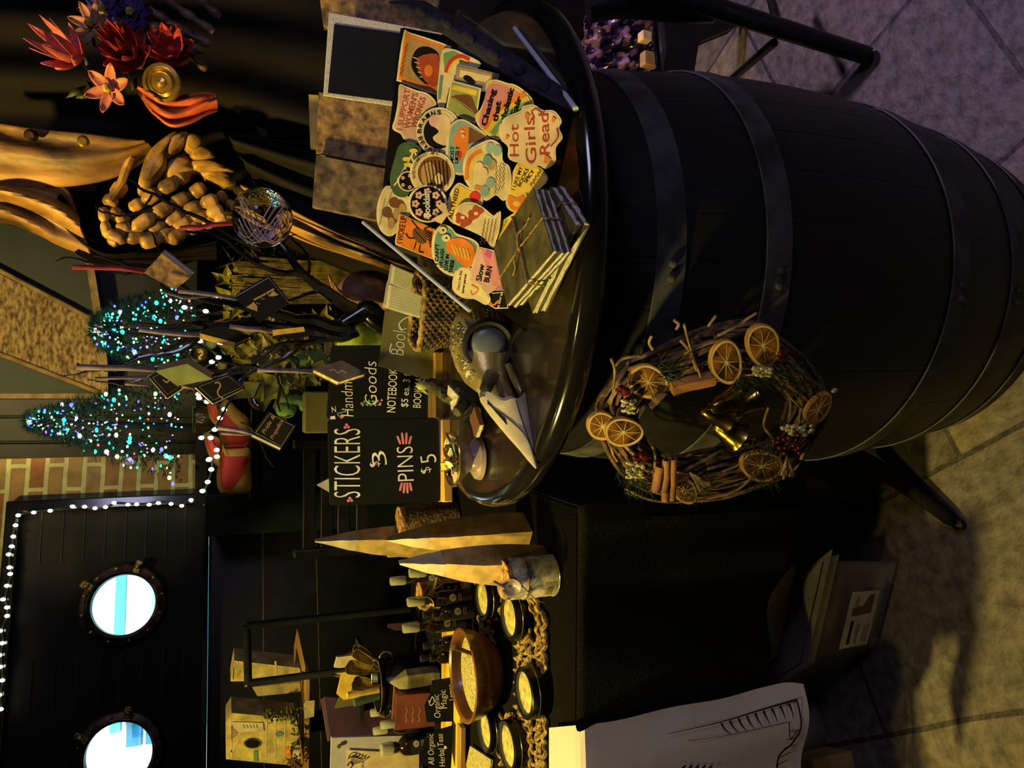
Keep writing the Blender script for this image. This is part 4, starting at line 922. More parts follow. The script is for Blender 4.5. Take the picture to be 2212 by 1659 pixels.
for k, (mm) in enumerate(('tan', 'cream', 'brown')):
    c = AZ(1030, 912, TZ + .006 + .009 * k); MB().box(c, (.036, .028, .0075), mm, .3 + .25 * k).box(c, (.0372, .0265, .005), 'page', .3 + .25 * k).build('small_book', fg)

# ================================================================ FOOTED DISH WITH PINS
mat('ceramic_lilac', (.34, .26, .25), .25, var=.15, scale=20, coat=.3)
mat('gold', (.65, .42, .10), .28, metal=.9, var=.2, scale=30)
dc = AZ(1040, 990, TZ)
ds = thing('footed_dish', dc, 'small glazed footed dish with gold rim full of pins, in front of the stickers sign', 'dish')
MB().lathe(dc, [(0, .001), (.030, .001), (.034, .004), (.032, .010), (.022, .016), (.019, .020), (.024, .026), (.036, .038), (.042, .047), (.0405, .0475), (.034, .040), (.02, .032), (0, .030)], 'ceramic_lilac', 48).build('bowl', ds)
MB().tube([dc + V((.0415 * math.cos(a), .0415 * math.sin(a), .048)) for a in [2 * PI * i / 40 for i in range(41)]], .0016, 'gold', 6, cap=False).build('gold_rim', ds)
mb = MB(); C('teal2', (.05, .35, .25), .3)
pinl = ['ink', 'gold', 'cream2', 'pale_pink', 'teal2', 'yellow', 'grey']
for i in range(26):
    a = R.uniform(0, 2 * PI); r = R.uniform(0, .032); c = dc + V((r * math.cos(a), r * math.sin(a), .043 + R.uniform(0, .012)))
    rot = Matrix.Rotation(R.uniform(-.7, .7), 3, 'X') @ Matrix.Rotation(R.uniform(-.7, .7), 3, 'Y') @ Matrix.Rotation(R.uniform(0, 6), 3, 'Z')
    p = MB(); mm = pinl[i % 7]
    if i % 3 == 0: p.box(c, (.022, .014, .0022), 'gold', rot=rot).box(c + rot @ V((0, 0, .0008)), (.0195, .0115, .0022), mm, rot=rot)
    elif i % 3 == 1: p.lathe(c, [(0, 0), (.009, 0), (.009, .0022), (0, .0022)], 'gold', 14, ax=rot @ V((0, 0, 1))).lathe(c, [(.0078, .0023), (0, .0025)], mm, 14, ax=rot @ V((0, 0, 1)))
    else: p.tube([c, c + rot @ V((.024, 0, 0))], .0014, mm, 6).box(c, (.012, .009, .002), 'gold', rot=rot)
    o = p.build('enamel_pin', bevel=0); tag(o, 'small enamel pin lying in the gold rimmed dish', 'pin', 'enamel pins in the dish')

# ================================================================ BARE BLACK TREE WITH HANGING MINI BOOKS
mat('tree_black', (.010, .010, .014), .22, var=.3, scale=30, bump=.1, coat=.3)
mat('ribbon_lilac', (.30, .23, .24), .6, var=.2, scale=60, sheen=.3)
mat('ribbon_red', (.45, .02, .03), .55, var=.2, scale=40, sheen=.3)
YT = 1.46
tr = thing('display_tree', AZ(935, 712, TZ), 'bare black twig tree hung with tiny books behind the chalkboards', 'tree')
tr['_o'] = list(AY(905, 700, YT)); tr.location = AY(905, 700, YT)
def br(pts, r0, r1, nm='branch'):
    p3 = [tuple(AY(x, y, YT + (q[0] if q else 0))) for x, y, *q in pts]; c = curve(p3, 5); k = len(c)
    c = [V(p) + V((R.uniform(-.001, .001), 0, R.uniform(-.001, .001))) for p in c]
    return MB().tube(c, [r0 + (r1 - r0) * i / (k - 1) for i in range(k)], 'tree_black', 8).build(nm, tr)
MB().tube(curve([tuple(AY(x, y, YT)) for x, y in ((925, 698), (880, 702), (845, 705), (815, 690), (795, 672), (775, 680), (740, 700))], 5), [.030, .03, .03, .029, .028, .028, .026, .025, .024, .023, .022, .022, .022, .022, .022, .022, .022, .022, .022, .022, .021, .021, .02, .02, .019, .018, .017, .016, .015, .014, .013], 'tree_black', 12).build('trunk', tr)
# main limbs (image x,y then depth offset)
br([(800, 680), (760, 668), (720, 640), (690, 620), (665, 600), (640, 575), (610, 530), (590, 505), (565, 480)], .015, .003)
br([(765, 705), (720, 706), (680, 690), (640, 690), (610, 680), (565, 672), (520, 660), (480, 650)], .014, .006)
br([(770, 715), (735, 728), (700, 720), (660, 712), (620, 705), (580, 700), (520, 690)], .012, .006)
br([(665, 600), (640, 590), (600, 588), (560, 572), (520, 545), (490, 520), (450, 505), (400, 500)], .007, .002)
br([(565, 480 + 60), (520, 520), (470, 492), (430, 470), (385, 450), (345, 425), (305, 408), (290, 394), (275, 387)], .005, .0016)
br([(330, 418), (305, 455), (290, 462)], .0022, .0012); br([(330, 452), (300, 458), (265, 466), (240, 462), (215, 455), (205, 445)], .003, .0012)
br([(385, 560), (345, 540), (330, 505), (320, 500)], .0025, .001)
br([(480, 655), (440, 648), (400, 640), (370, 632), (345, 612)], .006, .002)
br([(420, 640), (380, 610), (335, 600), (300, 585), (250, 565), (205, 552)], .005, .0018); br([(250, 575), (215, 572), (170, 560), (145, 556), (120, 562)], .003, .001)
br([(300, 590), (260, 590), (225, 583), (195, 572)], .003, .001)
br([(560, 690), (500, 700), (450, 705), (400, 700), (370, 705), (320, 700), (300, 698)], .008, .002)
br([(480, 680), (430, 690), (400, 705), (350, 720), (310, 722), (280, 720)], .008, .0018)
br([(430, 725), (410, 745), (385, 758), (350, 765), (310, 770), (280, 782), (262, 790)], .006, .0015); br([(340, 765), (310, 762), (285, 775), (270, 780)], .003, .001)
br([(560, 700), (500, 702), (450, 715), (400, 735), (360, 752), (330, 768), (300, 778)], .007, .002)
br([(660, 740), (625, 740), (600, 745), (580, 760), (555, 780), (540, 790), (500, 785), (460, 778)], .005, .0018)
br([(735, 728), (690, 735), (650, 745), (620, 770), (585, 785), (555, 798), (530, 812), (515, 830)], .008, .003)
br([(605, 742), (575, 752), (560, 764), (548, 770)], .003, .001); br([(600, 765), (640, 775), (645, 795), (660, 800), (665, 805)], .003, .001)
br([(610, 745), (625, 765), (640, 790), (648, 815), (645, 830)], .003, .001)
br([(560, 795), (530, 790), (490, 800), (450, 802), (420, 790), (385, 760)], .005, .0015)
br([(540, 800), (500, 805), (460, 818), (430, 830), (400, 850)], .004, .0012)
br([(605, 790), (600, 815), (605, 840), (600, 870), (605, 890)], .003, .0012); br([(605, 830), (615, 855), (622, 870), (624, 885)], .002, .001)
br([(620, 825), (640, 835), (650, 845), (658, 850)], .002, .001)
br([(355, 790), (325, 795), (290, 790), (250, 800), (220, 798), (200, 795), (165, 785)], .004, .0012); br([(220, 800), (190, 800), (165, 808), (135, 812)], .0025, .001)
br([(350, 800), (320, 815), (290, 825), (265, 832), (230, 826), (190, 820)], .003, .001)
br([(640, 575), (620, 556), (612, 530), (620, 515), (640, 505)], .003, .001); br([(665, 600), (668, 570), (660, 545), (640, 525), (625, 512)], .004, .001)
br([(700, 625), (650, 640), (620, 650), (600, 645)], .004, .001)
br([(590, 505), (565, 500), (540, 510), (505, 530), (490, 535)], .003, .001)
br([(530, 812), (500, 860), (478, 900), (468, 926)], .003, .001)
br([(520, 912), (545, 930), (560, 950), (575, 985), (590, 1010)], .0016, .0008)

mat('gold_page', (.80, .50, .08), .5, var=.2, scale=60)
def minibook(quad, Y, thick, side, mcov, mpage, label, rib=None, mrib='ribbon_lilac', art=None, skew=(0, 0), spine=None):
    """quad: image corners of the cover; side: image offset (dx,dy) at which the page block shows"""
    c0 = AY(sum(p[0] for p in quad) / 4, sum(p[1] for p in quad) / 4, Y); P = PM(c0, (skew[0], -1, skew[1]))
    q = [P.p(*p) for p in quad]; cen = sum(q, V()) / 4
    off = -P.n * thick + (P.p(quad[0][0] + side[0], quad[0][1] + side[1]) - q[0]) * 1.0
    t = thing('miniature_book', cen, label, 'book', 'miniature books hung on the black tree')
    mb = MB().prism(q, off * .12, mcov).prism([p + off * .88 for p in q], off * .12, mcov)
    mb.build('cover', t, smooth=False)
    MB().prism([p + (cen - p) * .05 + off * .12 for p in q], off * .76, mpage).build('pages', t, smooth=False)
    if spine: MB().prism([P.p(*p, .0004) for p in spine], -P.n * .010, 'gold_page').build('gilt_edge', t, smooth=False)
    if art:
        mb = MB(); art(mb, lambda x, y: P.p(x, y, .0005)); mb.build('cover_motif', t, smooth=False)
    if rib:
        mb = MB(); 
        for path, wpx in rib:
            a = [AY(x, y, Y + .004) for x, y in path]; n = len(a); wd = wpx / FPX * Y
            l = [p + V((wd / 2, 0, 0)) for p in a]; r = [p - V((wd / 2, .003, 0)) for p in a]
            mb.add(l + r, [[i, i + 1, n + i + 1, n + i] for i in range(n - 1)], mrib)
        mb.build('ribbon', t, solid=.0006)
    return t
minibook([(311, 590), (350, 547), (414, 597), (378, 626)], 1.42, .012, (6, -12), 'leather_tan', 'deckle', 'tan miniature book hung by a red ribbon', [([(156, 577), (200, 578), (260, 579), (312, 586)], 10)], 'ribbon_red')
def a1(mb, fn):
    stroke(mb, fn, [(548, 648), (575, 634), (592, 624)], 4, 'tan'); mb.poly([fn(*p) for p in ((532, 664), (548, 652), (556, 662), (556, 673))], 'tan'); mb.poly([fn(*p) for p in ((580, 640), (590, 628), (602, 637), (592, 640))], 'tan')
    for i in range(6): mb.poly([fn(*p) for p in ell(555 + 5 * i, 655 - 5 * i + 6 * (i % 2), 1.6, 1.6, 6)], 'tan')
minibook([(508, 643), (580, 602), (625, 657), (560, 698)], 1.40, .012, (2, -9), 'ink', 'deckle', 'black miniature book with a tan arrow motif', [([(385, 629), (430, 633), (470, 638), (508, 645)], 9), ([(348, 630), (400, 645), (450, 640)], 4)], art=a1)
minibook([(434, 716), (471, 696), (542, 726), (508, 742)], 1.44, .012, (-2, 8), 'ink', 'gold', 'black miniature book with a gilt lower edge, left of the centre branch', [([(300, 712), (345, 718), (390, 722), (433, 724)], 9)], spine=[(432, 720), (508, 740), (507, 750), (431, 731)])
minibook([(592, 724), (655, 712), (682, 722), (640, 733)], 1.42, .010, (-1, -9), 'ink', 'gold', 'miniature book with a gold lettered spine under the arrow book', [([(495, 705), (530, 710), (560, 712), (590, 716)], 10)], spine=[(589, 713), (656, 706), (659, 716), (590, 725)])
minibook([(335, 802), (404, 786), (459, 819), (385, 834)], 1.38, .013, (3, -14), 'olive', 'tan', 'sage miniature book with brown page edge, lower left of the tan one', [([(165, 793), (220, 794), (280, 795), (334, 798)], 11)])
def a2(mb, fn): stroke(mb, fn, curve([(464, 828), (472, 826), (476, 834), (470, 846), (474, 856), (482, 860)], 5), 3, 'tan'); stroke(mb, fn, [(430, 835), (492, 812), (524, 836), (462, 864), (430, 835)], 1, 'grey')
minibook([(420, 834), (495, 807), (530, 838), (461, 872)], 1.40, .013, (-3, 5), 'ink', 'page', 'black miniature book with a thin gold serpent motif', [([(392, 834), (405, 835), (420, 838)], 8)], art=a2)
def a3(mb, fn): stroke(mb, fn, curve([(352, 820), (360, 826), (366, 820)], 4), 2.5, 'tan'); stroke(mb, fn, [(330, 816), (348, 806), (385, 836), (362, 852), (330, 816)], 1, 'grey')
minibook([(320, 813), (346, 800), (398, 836), (361, 860)], 1.44, .012, (0, 5), 'ink', 'page', 'black miniature book mostly hidden behind the sage one', [([(270, 829), (295, 830), (322, 832)], 6), ([(205, 818), (260, 816), (318, 815)], 6)], art=a3)
mat('cover_plum', (.085, .065, .105), .6, var=.25, scale=30, bump=.1)
def a4(mb, fn): stroke(mb, fn, curve([(712, 800), (722, 798), (730, 805), (740, 800), (748, 806)], 4), 3, 'grey')
minibook([(676, 797), (738, 778), (792, 806), (732, 825)], 1.34, .012, (-2, 8), 'cover_plum', 'deckle_gold', 'plum coloured miniature book hanging in front of the Handmade Goods board', [([(556, 799), (600, 800), (640, 801), (676, 803)], 9)], art=a4)
def a5(mb, fn):
    text(mb, fn, 'Pride &', (572, 938), (595, 900), 9, 'tan', .0, .2); text(mb, fn, 'Prejudice', (590, 950), (613, 908), 9, 'tan', .0, .2)
    stroke(mb, fn, [(552, 935), (583, 893), (635, 921), (607, 964), (552, 935)], 1.2, 'grey')
minibook([(544, 937), (580, 888), (641, 920), (609, 968)], 1.445, .013, (-4, 8), 'ink', 'grey', 'black miniature book titled Pride & Prejudice hanging above the stickers sign', [([(470, 924), (505, 927), (530, 932), (546, 936)], 9), ([(478, 936), (520, 938), (545, 937)], 5)], art=a5)
# glass ball with red ribbon
gc = AY(566, 470, 1.38); gr_ = .052
mat('ball_glass', (.55, .55, .75), .06, var=0, trans=.0, metal=.85)
mat('ball_clear', (.9, .9, 1), .02, var=0, trans=1)
gb = thing('glass_bauble', gc, 'clear glass bauble on a red ribbon in front of the ribs', 'bauble')
MB().ball(gc, gr_, 'ball_clear', 40).build('outer_glass', gb)
mb = MB()
for i in range(9): mb.tube(curve([tuple(gc + V((gr_ * .75 * math.cos(i * .35 + a * 2.2) * math.cos(a - .8), .01 * math.sin(i), gr_ * .7 * math.sin(a * 1.2 - .9)))) for a in (0, .4, .8, 1.2, 1.6)], 4), .0012, 'lilac', 5)
mb.build('inner_filament', gb)
mb = MB(); a = [AY(x, y, 1.38) for x, y in ((388, 494), (410, 490), (432, 492), (455, 486), (480, 484), (505, 482))]
mb.add([p + V((.004, 0, 0)) for p in a] + [p - V((.004, .002, 0)) for p in a], [[i, i + 1, 7 + i, 6 + i] for i in range(5)], 'ribbon_red')
mb.build('ribbon', gb, solid=.0006)
MB().lathe(gc + V((0, 0, gr_ - .002)), [(.009, 0), (.009, .008), (.004, .011), (0, .011)], 'brass', 16).build('cap', gb)
# ================================================================ GRAPEVINE WREATH ON THE BARREL
mat('vine', (.20, .105, .045), .8, var=.45, scale=60, bump=.3)
mat('vine_pale', (.38, .24, .10), .8, var=.35, scale=60, bump=.3)
mat('pine', (.022, .055, .020), .6, var=.4, scale=40)
mat('peel', (.62, .30, .06), .6, var=.25, scale=40, bump=.3)
mat('pith', (.72, .56, .26), .7, var=.15, scale=50)
mat('pulp', (.32, .13, .02), .35, var=.45, scale=55, bump=.3, coat=.3)
mat('cinnamon', (.45, .20, .06), .7, var=.3, scale=40, bump=.3, stretch=(1, 1, .2))
mat('berry_cream', (.66, .60, .30), .5, var=.15, scale=80)
mat('berry_red', (.12, .008, .012), .4, var=.2)
d0 = ray(1540, 885); hx_, hy_ = d0.x, d0.y       # meet the barrel side
a_ = hx_ ** 2 + hy_ ** 2; b_ = -2 * (hx_ * BX + hy_ * BY); rr0 = .385; c_ = BX ** 2 + BY ** 2 - rr0 ** 2
disc = b_ * b_ - 4 * a_ * c_; tq = (-b_ - math.sqrt(max(disc, 0))) / (2 * a_); WC = CO + d0 * tq
wnrm = V((WC.x - BX, WC.y - BY, 0)).normalized(); wnrm = (wnrm + V((.10, 0, .12))).normalized()
WPm = PM(WC, wnrm); wpx = WPm.p
we = V((0, 0, 1)).cross(wnrm).normalized(); wu = wnrm.cross(we)
def wloc(x, y, lift=0): p = wpx(x, y, lift) - WC; return p.dot(we), p.dot(wu)
# outline of the vine ring in image pixels: outer and inner
outer = [(1290, 900), (1300, 850), (1345, 790), (1400, 765), (1470, 730), (1540, 705), (1620, 695), (1690, 735), (1750, 790), (1785, 850), (1790, 900), (1760, 960), (1715, 1020), (1640, 1050), (1560, 1075), (1480, 1080), (1400, 1060), (1350, 1030), (1310, 970)]
inner = [(1375, 905), (1385, 880), (1420, 855), (1465, 850), (1520, 830), (1560, 820), (1610, 815), (1660, 825), (1690, 845), (1700, 870), (1690, 905), (1665, 930), (1625, 950), (1570, 965), (1510, 975), (1470, 985), (1440, 985), (1410, 965), (1385, 935)]
oo_, ii_ = ccurve(outer, 4), ccurve(inner, 4); NW = len(oo_)
wr = thing('wreath', wpx(1540, 885) - V((0, 0, .2)), 'twig wreath with dried orange slices and cinnamon hanging on the barrel side', 'wreath')
rr = random.Random(5)
mb = MB(); mb2 = MB()
for k in range(120):
    s0 = rr.randrange(NW); ln = rr.randrange(14, 44); f0 = rr.uniform(.08, .92); fr = rr.uniform(.05, .2); ph = rr.uniform(0, 6)
    pts = []
    for j in range(ln):
        i = (s0 + j) % NW; f = min(1, max(0, f0 + .22 * math.sin(ph + j * fr)))
        x = ii_[i][0] * (1 - f) + oo_[i][0] * f; y = ii_[i][1] * (1 - f) + oo_[i][1] * f
        pts.append(wpx(x, y, .018 * math.sin(PI * f) + .014 * math.sin(ph + j * .33) + rr.uniform(-.001, .001)))
    (mb if k % 4 else mb2).tube(pts, rr.uniform(.0016, .0034), 'vine' if k % 4 else 'vine_pale', 5)
mb.build('vine_twigs', wr); mb2.build('pale_twigs', wr)
for p in (((1550, 725), (1590, 705), (1612, 690), (1634, 676)), ((1530, 705), (1540, 690), (1546, 682)), ((1460, 712), (1466, 700), (1456, 692)), ((1410, 755), (1402, 740), (1408, 726)), ((1330, 790), (1345, 775), (1380, 768)), ((1325, 840), (1328, 800), (1320, 775)), ((1290, 890), (1275, 900), (1268, 905)), ((1478, 700), (1488, 740), (1500, 780), (1515, 820), (1500, 835)), ((1470, 735), (1490, 760), (1505, 800)), ((1700, 830), (1740, 860), (1765, 890)), ((1695, 845), (1730, 880), (1760, 905)), ((1660, 880), (1650, 920), (1670, 950), (1665, 990)), ((1350, 1055), (1400, 1078), (1460, 1085), (1540, 1075), (1590, 1060), (1620, 1035)), ((1400, 950), (1415, 980), (1412, 1030))):
    MB().tube(curve([tuple(wpx(x, y, .035)) for x, y in p], 4), .0018, 'vine_pale', 6).build('loose_twig', wr)
def orange(c, rx, ry, rot, label=None, lift=.045, tilt=(0, 0), fold=0):
    P = PM(wpx(*c, lift), wnrm + V((tilt[0], 0, tilt[1]))); a0, b0 = ry, rx
    ring = ell(*c, rx, ry, 36, rot, 3, .035); t = MB()
    t.prism([P.p(*q) for q in ring], -P.n * .005, 'peel')
    t.poly([P.p(*q, .0003) for q in inset(ring, 2)], 'pith')
    o = t.build('orange_slice', wr, smooth=False)
    mb = MB(); cx, cy = c; rp = inset(ring, min(rx, ry) * .19)
    mb.poly([P.p(*q, .0007) for q in rp], 'pulp'); mb.build('pulp', o, smooth=False)
    mb = MB()
    for k in range(9):
        i = int(k * 36 / 9 + rr.randrange(3)) % 36; x, y = rp[i]
        stroke(mb, lambda x, y: P.p(x, y, .0011), [(cx, cy), (cx + (x - cx) * .6, cy + (y - cy) * .6), (x, y)], [2.2, 1.4, .6], 'pith')
    mb.poly([P.p(*q, .0012) for q in ell(cx, cy, 4, 4, 10)], 'pith'); mb.build('membranes', o, smooth=False)
orange((1649, 747), 47, 36, PI / 2 - .15)
orange((1569, 783), 35, 48, PI / 2 + PI / 2 - .1)
orange((1400, 826), 43, 36, .3); orange((1302, 922), 35, 30, .3, lift=.035); orange((1347, 935), 42, 31, 0, lift=.055)
orange((1645, 1008), 33, 46, PI / 2 + .1); orange((1768, 884), 40, 22, -.95, lift=.05); orange((1480, 1062), 30, 24, .9)
def cin(a, b, r=.0085):
    A_, B_ = wpx(*a, .05), wpx(*b, .062); d = (B_ - A_).normalized(); L = (B_ - A_).length; s_ = d.cross(wnrm).normalized()
    m_ = MB()
    for sg in (-1, 1): m_.lathe(A_ + s_ * sg * r * .55, [(r * .3, L * .0), (r * .62, 0), (r * .62, L), (r * .3, L), (r * .28, L * .98), (0, L * .9)], 'cinnamon', 14, ax=d)
    return m_.build('cinnamon_stick', wr)
cin((1447, 992), (1444, 1080)); cin((1434, 1010), (1424, 1062), .010)
MB().tube(curve([tuple(wpx(x, y, .03)) for x, y in ((1450, 838), (1480, 828), (1510, 822), (1540, 815))], 3), .011, 'cinnamon', 8).build('bark_curl', wr)
def berries(c, sx, sy, n, m='berry_cream', r=.0024):
    b = MB()
    for i in range(n): b.ball(wpx(c[0] + rr.uniform(-sx, sx), c[1] + rr.uniform(-sy, sy), .05 + rr.uniform(0, .01)), (r, r, r * 1.4), m, 8)
    b.build('berry_cluster', wr)
berries((1358, 878), 13, 14, 26); berries((1372, 1015), 17, 18, 32); berries((1647, 803), 19, 9, 30); berries((1722, 930), 32, 11, 50); berries((1803, 844), 4, 4, 4)
berries((1345, 845), 10, 8, 6, 'berry_red', .004); berries((1700, 960), 28, 22, 16, 'berry_red', .0032); berries((1385, 985), 14, 8, 9, 'berry_red', .004); berries((1690, 770), 10, 10, 6, 'berry_red', .004)
for c, dr, n in (((1660, 820), (1.0, .3), 90), ((1700, 800), (1, .5), 80), ((1610, 830), (.3, 1), 50), ((1450, 800), (1, -.2), 60), ((1380, 1045), (.3, 1), 90), ((1365, 1020), (.2, 1), 40), ((1640, 975), (.1, 1), 60), ((1650, 1030), (.1, 1), 60), ((1500, 1060), (.3, 1), 50), ((1740, 840), (1, .4), 60)):
    b = MB()
    for i in range(n):
        x, y = c[0] + rr.uniform(-32, 32), c[1] + rr.uniform(-20, 20); a = math.atan2(dr[1], dr[0]) + rr.uniform(-.9, .9); L = rr.uniform(14, 34)
        p, q = wpx(x, y, .04 + rr.uniform(0, .012)), wpx(x + L * math.cos(a), y + L * math.sin(a), .045 + rr.uniform(-.01, .02)); s_ = (q - p).cross(wnrm).normalized() * .0008
        b.add([p - s_, p + s_, q], [[0, 1, 2]], 'pine')
    b.build('pine_sprig', wr, smooth=False)
for c, a0 in (((1490, 1020), .9), ((1700, 985), 1.5), ((1440, 850), 2.6)):
    b = MB()
    for i in range(16): a = a0 + rr.uniform(-.35, .35); L = rr.uniform(25, 50); b.tube([wpx(*c, .05), wpx(c[0] + L * math.cos(a), c[1] + L * math.sin(a), .055)], [.001, .0022], 'vine_pale', 5)
    b.build('dried_stalks', wr)
mat('bell_gold', (.62, .44, .08), .22, metal=1, var=.2, scale=50)
bl_ = []
for c, r_, ax in (((1562, 872), .020, (.3, 0, -1)), ((1545, 895), .018, (-.3, -.1, -1)), ((1605, 876), .018, (.5, -.1, -1)), ((1570, 930), .022, (-.5, -.2, -.8))):
    o = wpx(*c, .02); b = MB().lathe(o, [(.001, -.02), (r_ * .35, -.019), (r_ * .6, -.012), (r_ * .7, 0), (r_ * .85, .012), (r_ * 1.05, .019), (r_ * .95, .0185), (r_ * .6, .005), (0, -.01)], 'bell_gold', 24, ax=ax)
    k = b.build('bell', wr); MB().ball(o + V(ax).normalized() * .017, .004, 'bell_gold', 8).build('clapper', k)

# ================================================================ SKELETON FIGURE IN A COAT
mat('coat_gold', (.38, .21, .05), .5, var=.45, scale=14, bump=.9, stretch=(1, 1, .35))
mat('robe_dark', (.0055, .004, .0045), .7, spec=.2, var=.4, scale=8, bump=.4, stretch=(1, 1, .3))
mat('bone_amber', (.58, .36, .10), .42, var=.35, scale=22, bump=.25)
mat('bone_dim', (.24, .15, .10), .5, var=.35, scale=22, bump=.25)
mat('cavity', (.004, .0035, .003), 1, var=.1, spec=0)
YS = 1.95
sf = thing('skeleton_figure', AY(600, 300, YS + .1), 'life size skeleton in a golden brown coat and dark robe holding flowers', 'skeleton')
SC = AY(300, 300, YS)
sf['_o'] = [SC.x, YS + .15, 0]; sf.location = (SC.x, YS + .15, 0)
def sheet(name, rows, m, fold=.012, n=8, par=None, back=.0, seed=0, nu=60, nv=50):
    """rows: list of (left(x,y,Y), right(x,y,Y)) image stations; a folded cloth sheet through them"""
    a = curve([tuple(AY(*r[0])) for r in rows], 8); b = curve([tuple(AY(*r[1])) for r in rows], 8); k = len(a) - 1
    def fn(u, v):
        i = min(int(v * k), k - 1); f = v * k - i; p = V(a[i]).lerp(V(a[i + 1]), f); q = V(b[i]).lerp(V(b[i + 1]), f)
        o = p.lerp(q, u); bulge = math.sin(PI * u) * back
        wv = fold * (math.sin(u * n * PI + 2.5 * v + seed) + .6 * math.sin(u * n * 2.3 + v * 5 + seed * 2) + .5 * noise.noise(V((u * 4, v * 3, seed))) * 2)
        return o + V((0, -bulge + wv, 0))
    return MB().grid(fn, nu, nv, m).build(name, par or sf, solid=.006)
# dark robe behind everything, right side of the figure, falling to the floor
sheet('dark_robe', [((-60, 430, 2.15), (-60, -160, 2.15)), ((200, 440, 2.15), (200, -160, 2.15)), ((450, 470, 2.12), (450, -160, 2.12)), ((700, 560, 2.10), (700, -160, 2.10)), ((900, 640, 2.10), (900, -160, 2.1)), ((1150, 660, 2.1), (1150, -160, 2.1)), ((1500, 640, 2.15), (1500, -100, 2.15))], 'robe_dark', .02, 9, back=.12, nu=80)
# coat front (u 1180-1380): flap with buttons
sheet('coat_front', [((-60, 400, 1.98), (-60, 255, 1.97)), ((60, 405, 1.97), (60, 278, 1.95)), ((170, 400, 1.95), (170, 290, 1.93)), ((260, 380, 1.94), (260, 300, 1.92)), ((340, 330, 1.94), (310, 305, 1.92))], 'coat_gold', .006, 4, back=.02, seed=3, nu=24)
# hood / coat outer edge on the viewer's left
sheet('coat_edge', [((-60, 505, 2.0), (-60, 390, 2.0)), ((0, 478, 1.98), (0, 385, 1.98)), ((80, 505, 1.97), (80, 390, 1.97)), ((130, 530, 1.97), (140, 400, 1.98)), ((200, 555, 1.97), (155, 425, 1.98))], 'coat_gold', .010, 5, back=.03, seed=1, nu=30)
sheet('coat_edge', [((170, 548, 1.98), (130, 480, 1.96)), ((240, 562, 1.98), (215, 545, 1.95)), ((320, 566, 1.98), (300, 545, 1.96)), ((400, 562, 2.0), (390, 535, 1.98)), ((470, 560, 2.0), (470, 520, 1.98))], 'bone_amber' if False else 'robe_dark', .006, 3, seed=2, nu=10)
# long golden trim running down to the barrel
sheet('coat_hem', [((560, 470, 1.92), (520, 400, 1.92)), ((640, 512, 1.9), (600, 440, 1.9)), ((720, 540, 1.88), (700, 490, 1.88)), ((800, 566, 1.86), (790, 530, 1.86)), ((850, 584, 1.86), (850, 560, 1.86)), ((960, 620, 1.86), (960, 590, 1.86))], 'coat_gold', .010, 5, seed=6, nu=16)
sheet('robe_fold', [((560, 420, 1.96), (480, 280, 1.96)), ((640, 470, 1.95), (600, 300, 1.95)), ((760, 520, 1.94), (740, 330, 1.94)), ((860, 560, 1.93), (860, 400, 1.93)), ((1050, 600, 1.93), (1050, 430, 1.93))], 'robe_dark', .012, 6, seed=9, back=.03)
for x, y in ((68, 292), (182, 305), (287, 315)):
    p = AY(x, y, 1.925); o = MB().lathe(p, [(0, .012), (.008, .012), (.013, .008), (.014, 0), (.008, .004), (0, .004)], 'brass' if x == 182 else 'bronze_dark', 20, ax=(-.3, -1, .1)).build('button', sf)
# dark hollow of the chest
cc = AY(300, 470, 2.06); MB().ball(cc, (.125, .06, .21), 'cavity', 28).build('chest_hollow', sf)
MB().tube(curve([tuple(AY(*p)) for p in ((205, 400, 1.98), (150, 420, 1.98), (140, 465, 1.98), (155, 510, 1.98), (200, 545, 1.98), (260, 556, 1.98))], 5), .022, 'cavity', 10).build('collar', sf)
# sternum fan of flat plates
mb = MB()
ZR = lambda p: Zm(0, 0, 2.963, p)
plates = [[(960, 960), (1080, 860), (1130, 850), (1070, 960), (1060, 1080), (930, 1230), (880, 1230), (900, 1100)], [(1080, 880), (1190, 840), (1200, 900), (1130, 990), (1060, 1010)], [(1190, 860), (1260, 860), (1310, 920), (1250, 990), (1180, 960)], [(1250, 930), (1330, 950), (1380, 1010), (1300, 1040), (1210, 1010)], [(1200, 1030), (1330, 1020), (1440, 1060), (1500, 1100), (1400, 1110), (1230, 1090)], [(1080, 1010), (1200, 1000), (1260, 1090), (1150, 1140), (1050, 1130)], [(1280, 1090), (1420, 1090), (1510, 1160), (1470, 1200), (1330, 1150)]]
for i, pl in enumerate(plates):
    q = [AY(x, y, 1.915 + .003 * i) for x, y in ccurve(ZR(pl), 3)]; cen = sum(q, V()) / len(q); m_ = len(q)
    mb.add(q + [p.lerp(cen, .35) + V((0, -.014, 0)) for p in q] + [cen + V((0, -.018, 0))] + [p + V((0, .03, 0)) for p in q], [[j, (j + 1) % m_, m_ + (j + 1) % m_, m_ + j] for j in range(m_)] + [[m_ + j, m_ + (j + 1) % m_, 2 * m_] for j in range(m_)] + [[j, (j + 1) % m_, 2 * m_ + 1 + (j + 1) % m_, 2 * m_ + 1 + j] for j in range(m_)], 'bone_amber')
mb.build('breast_bones', sf)
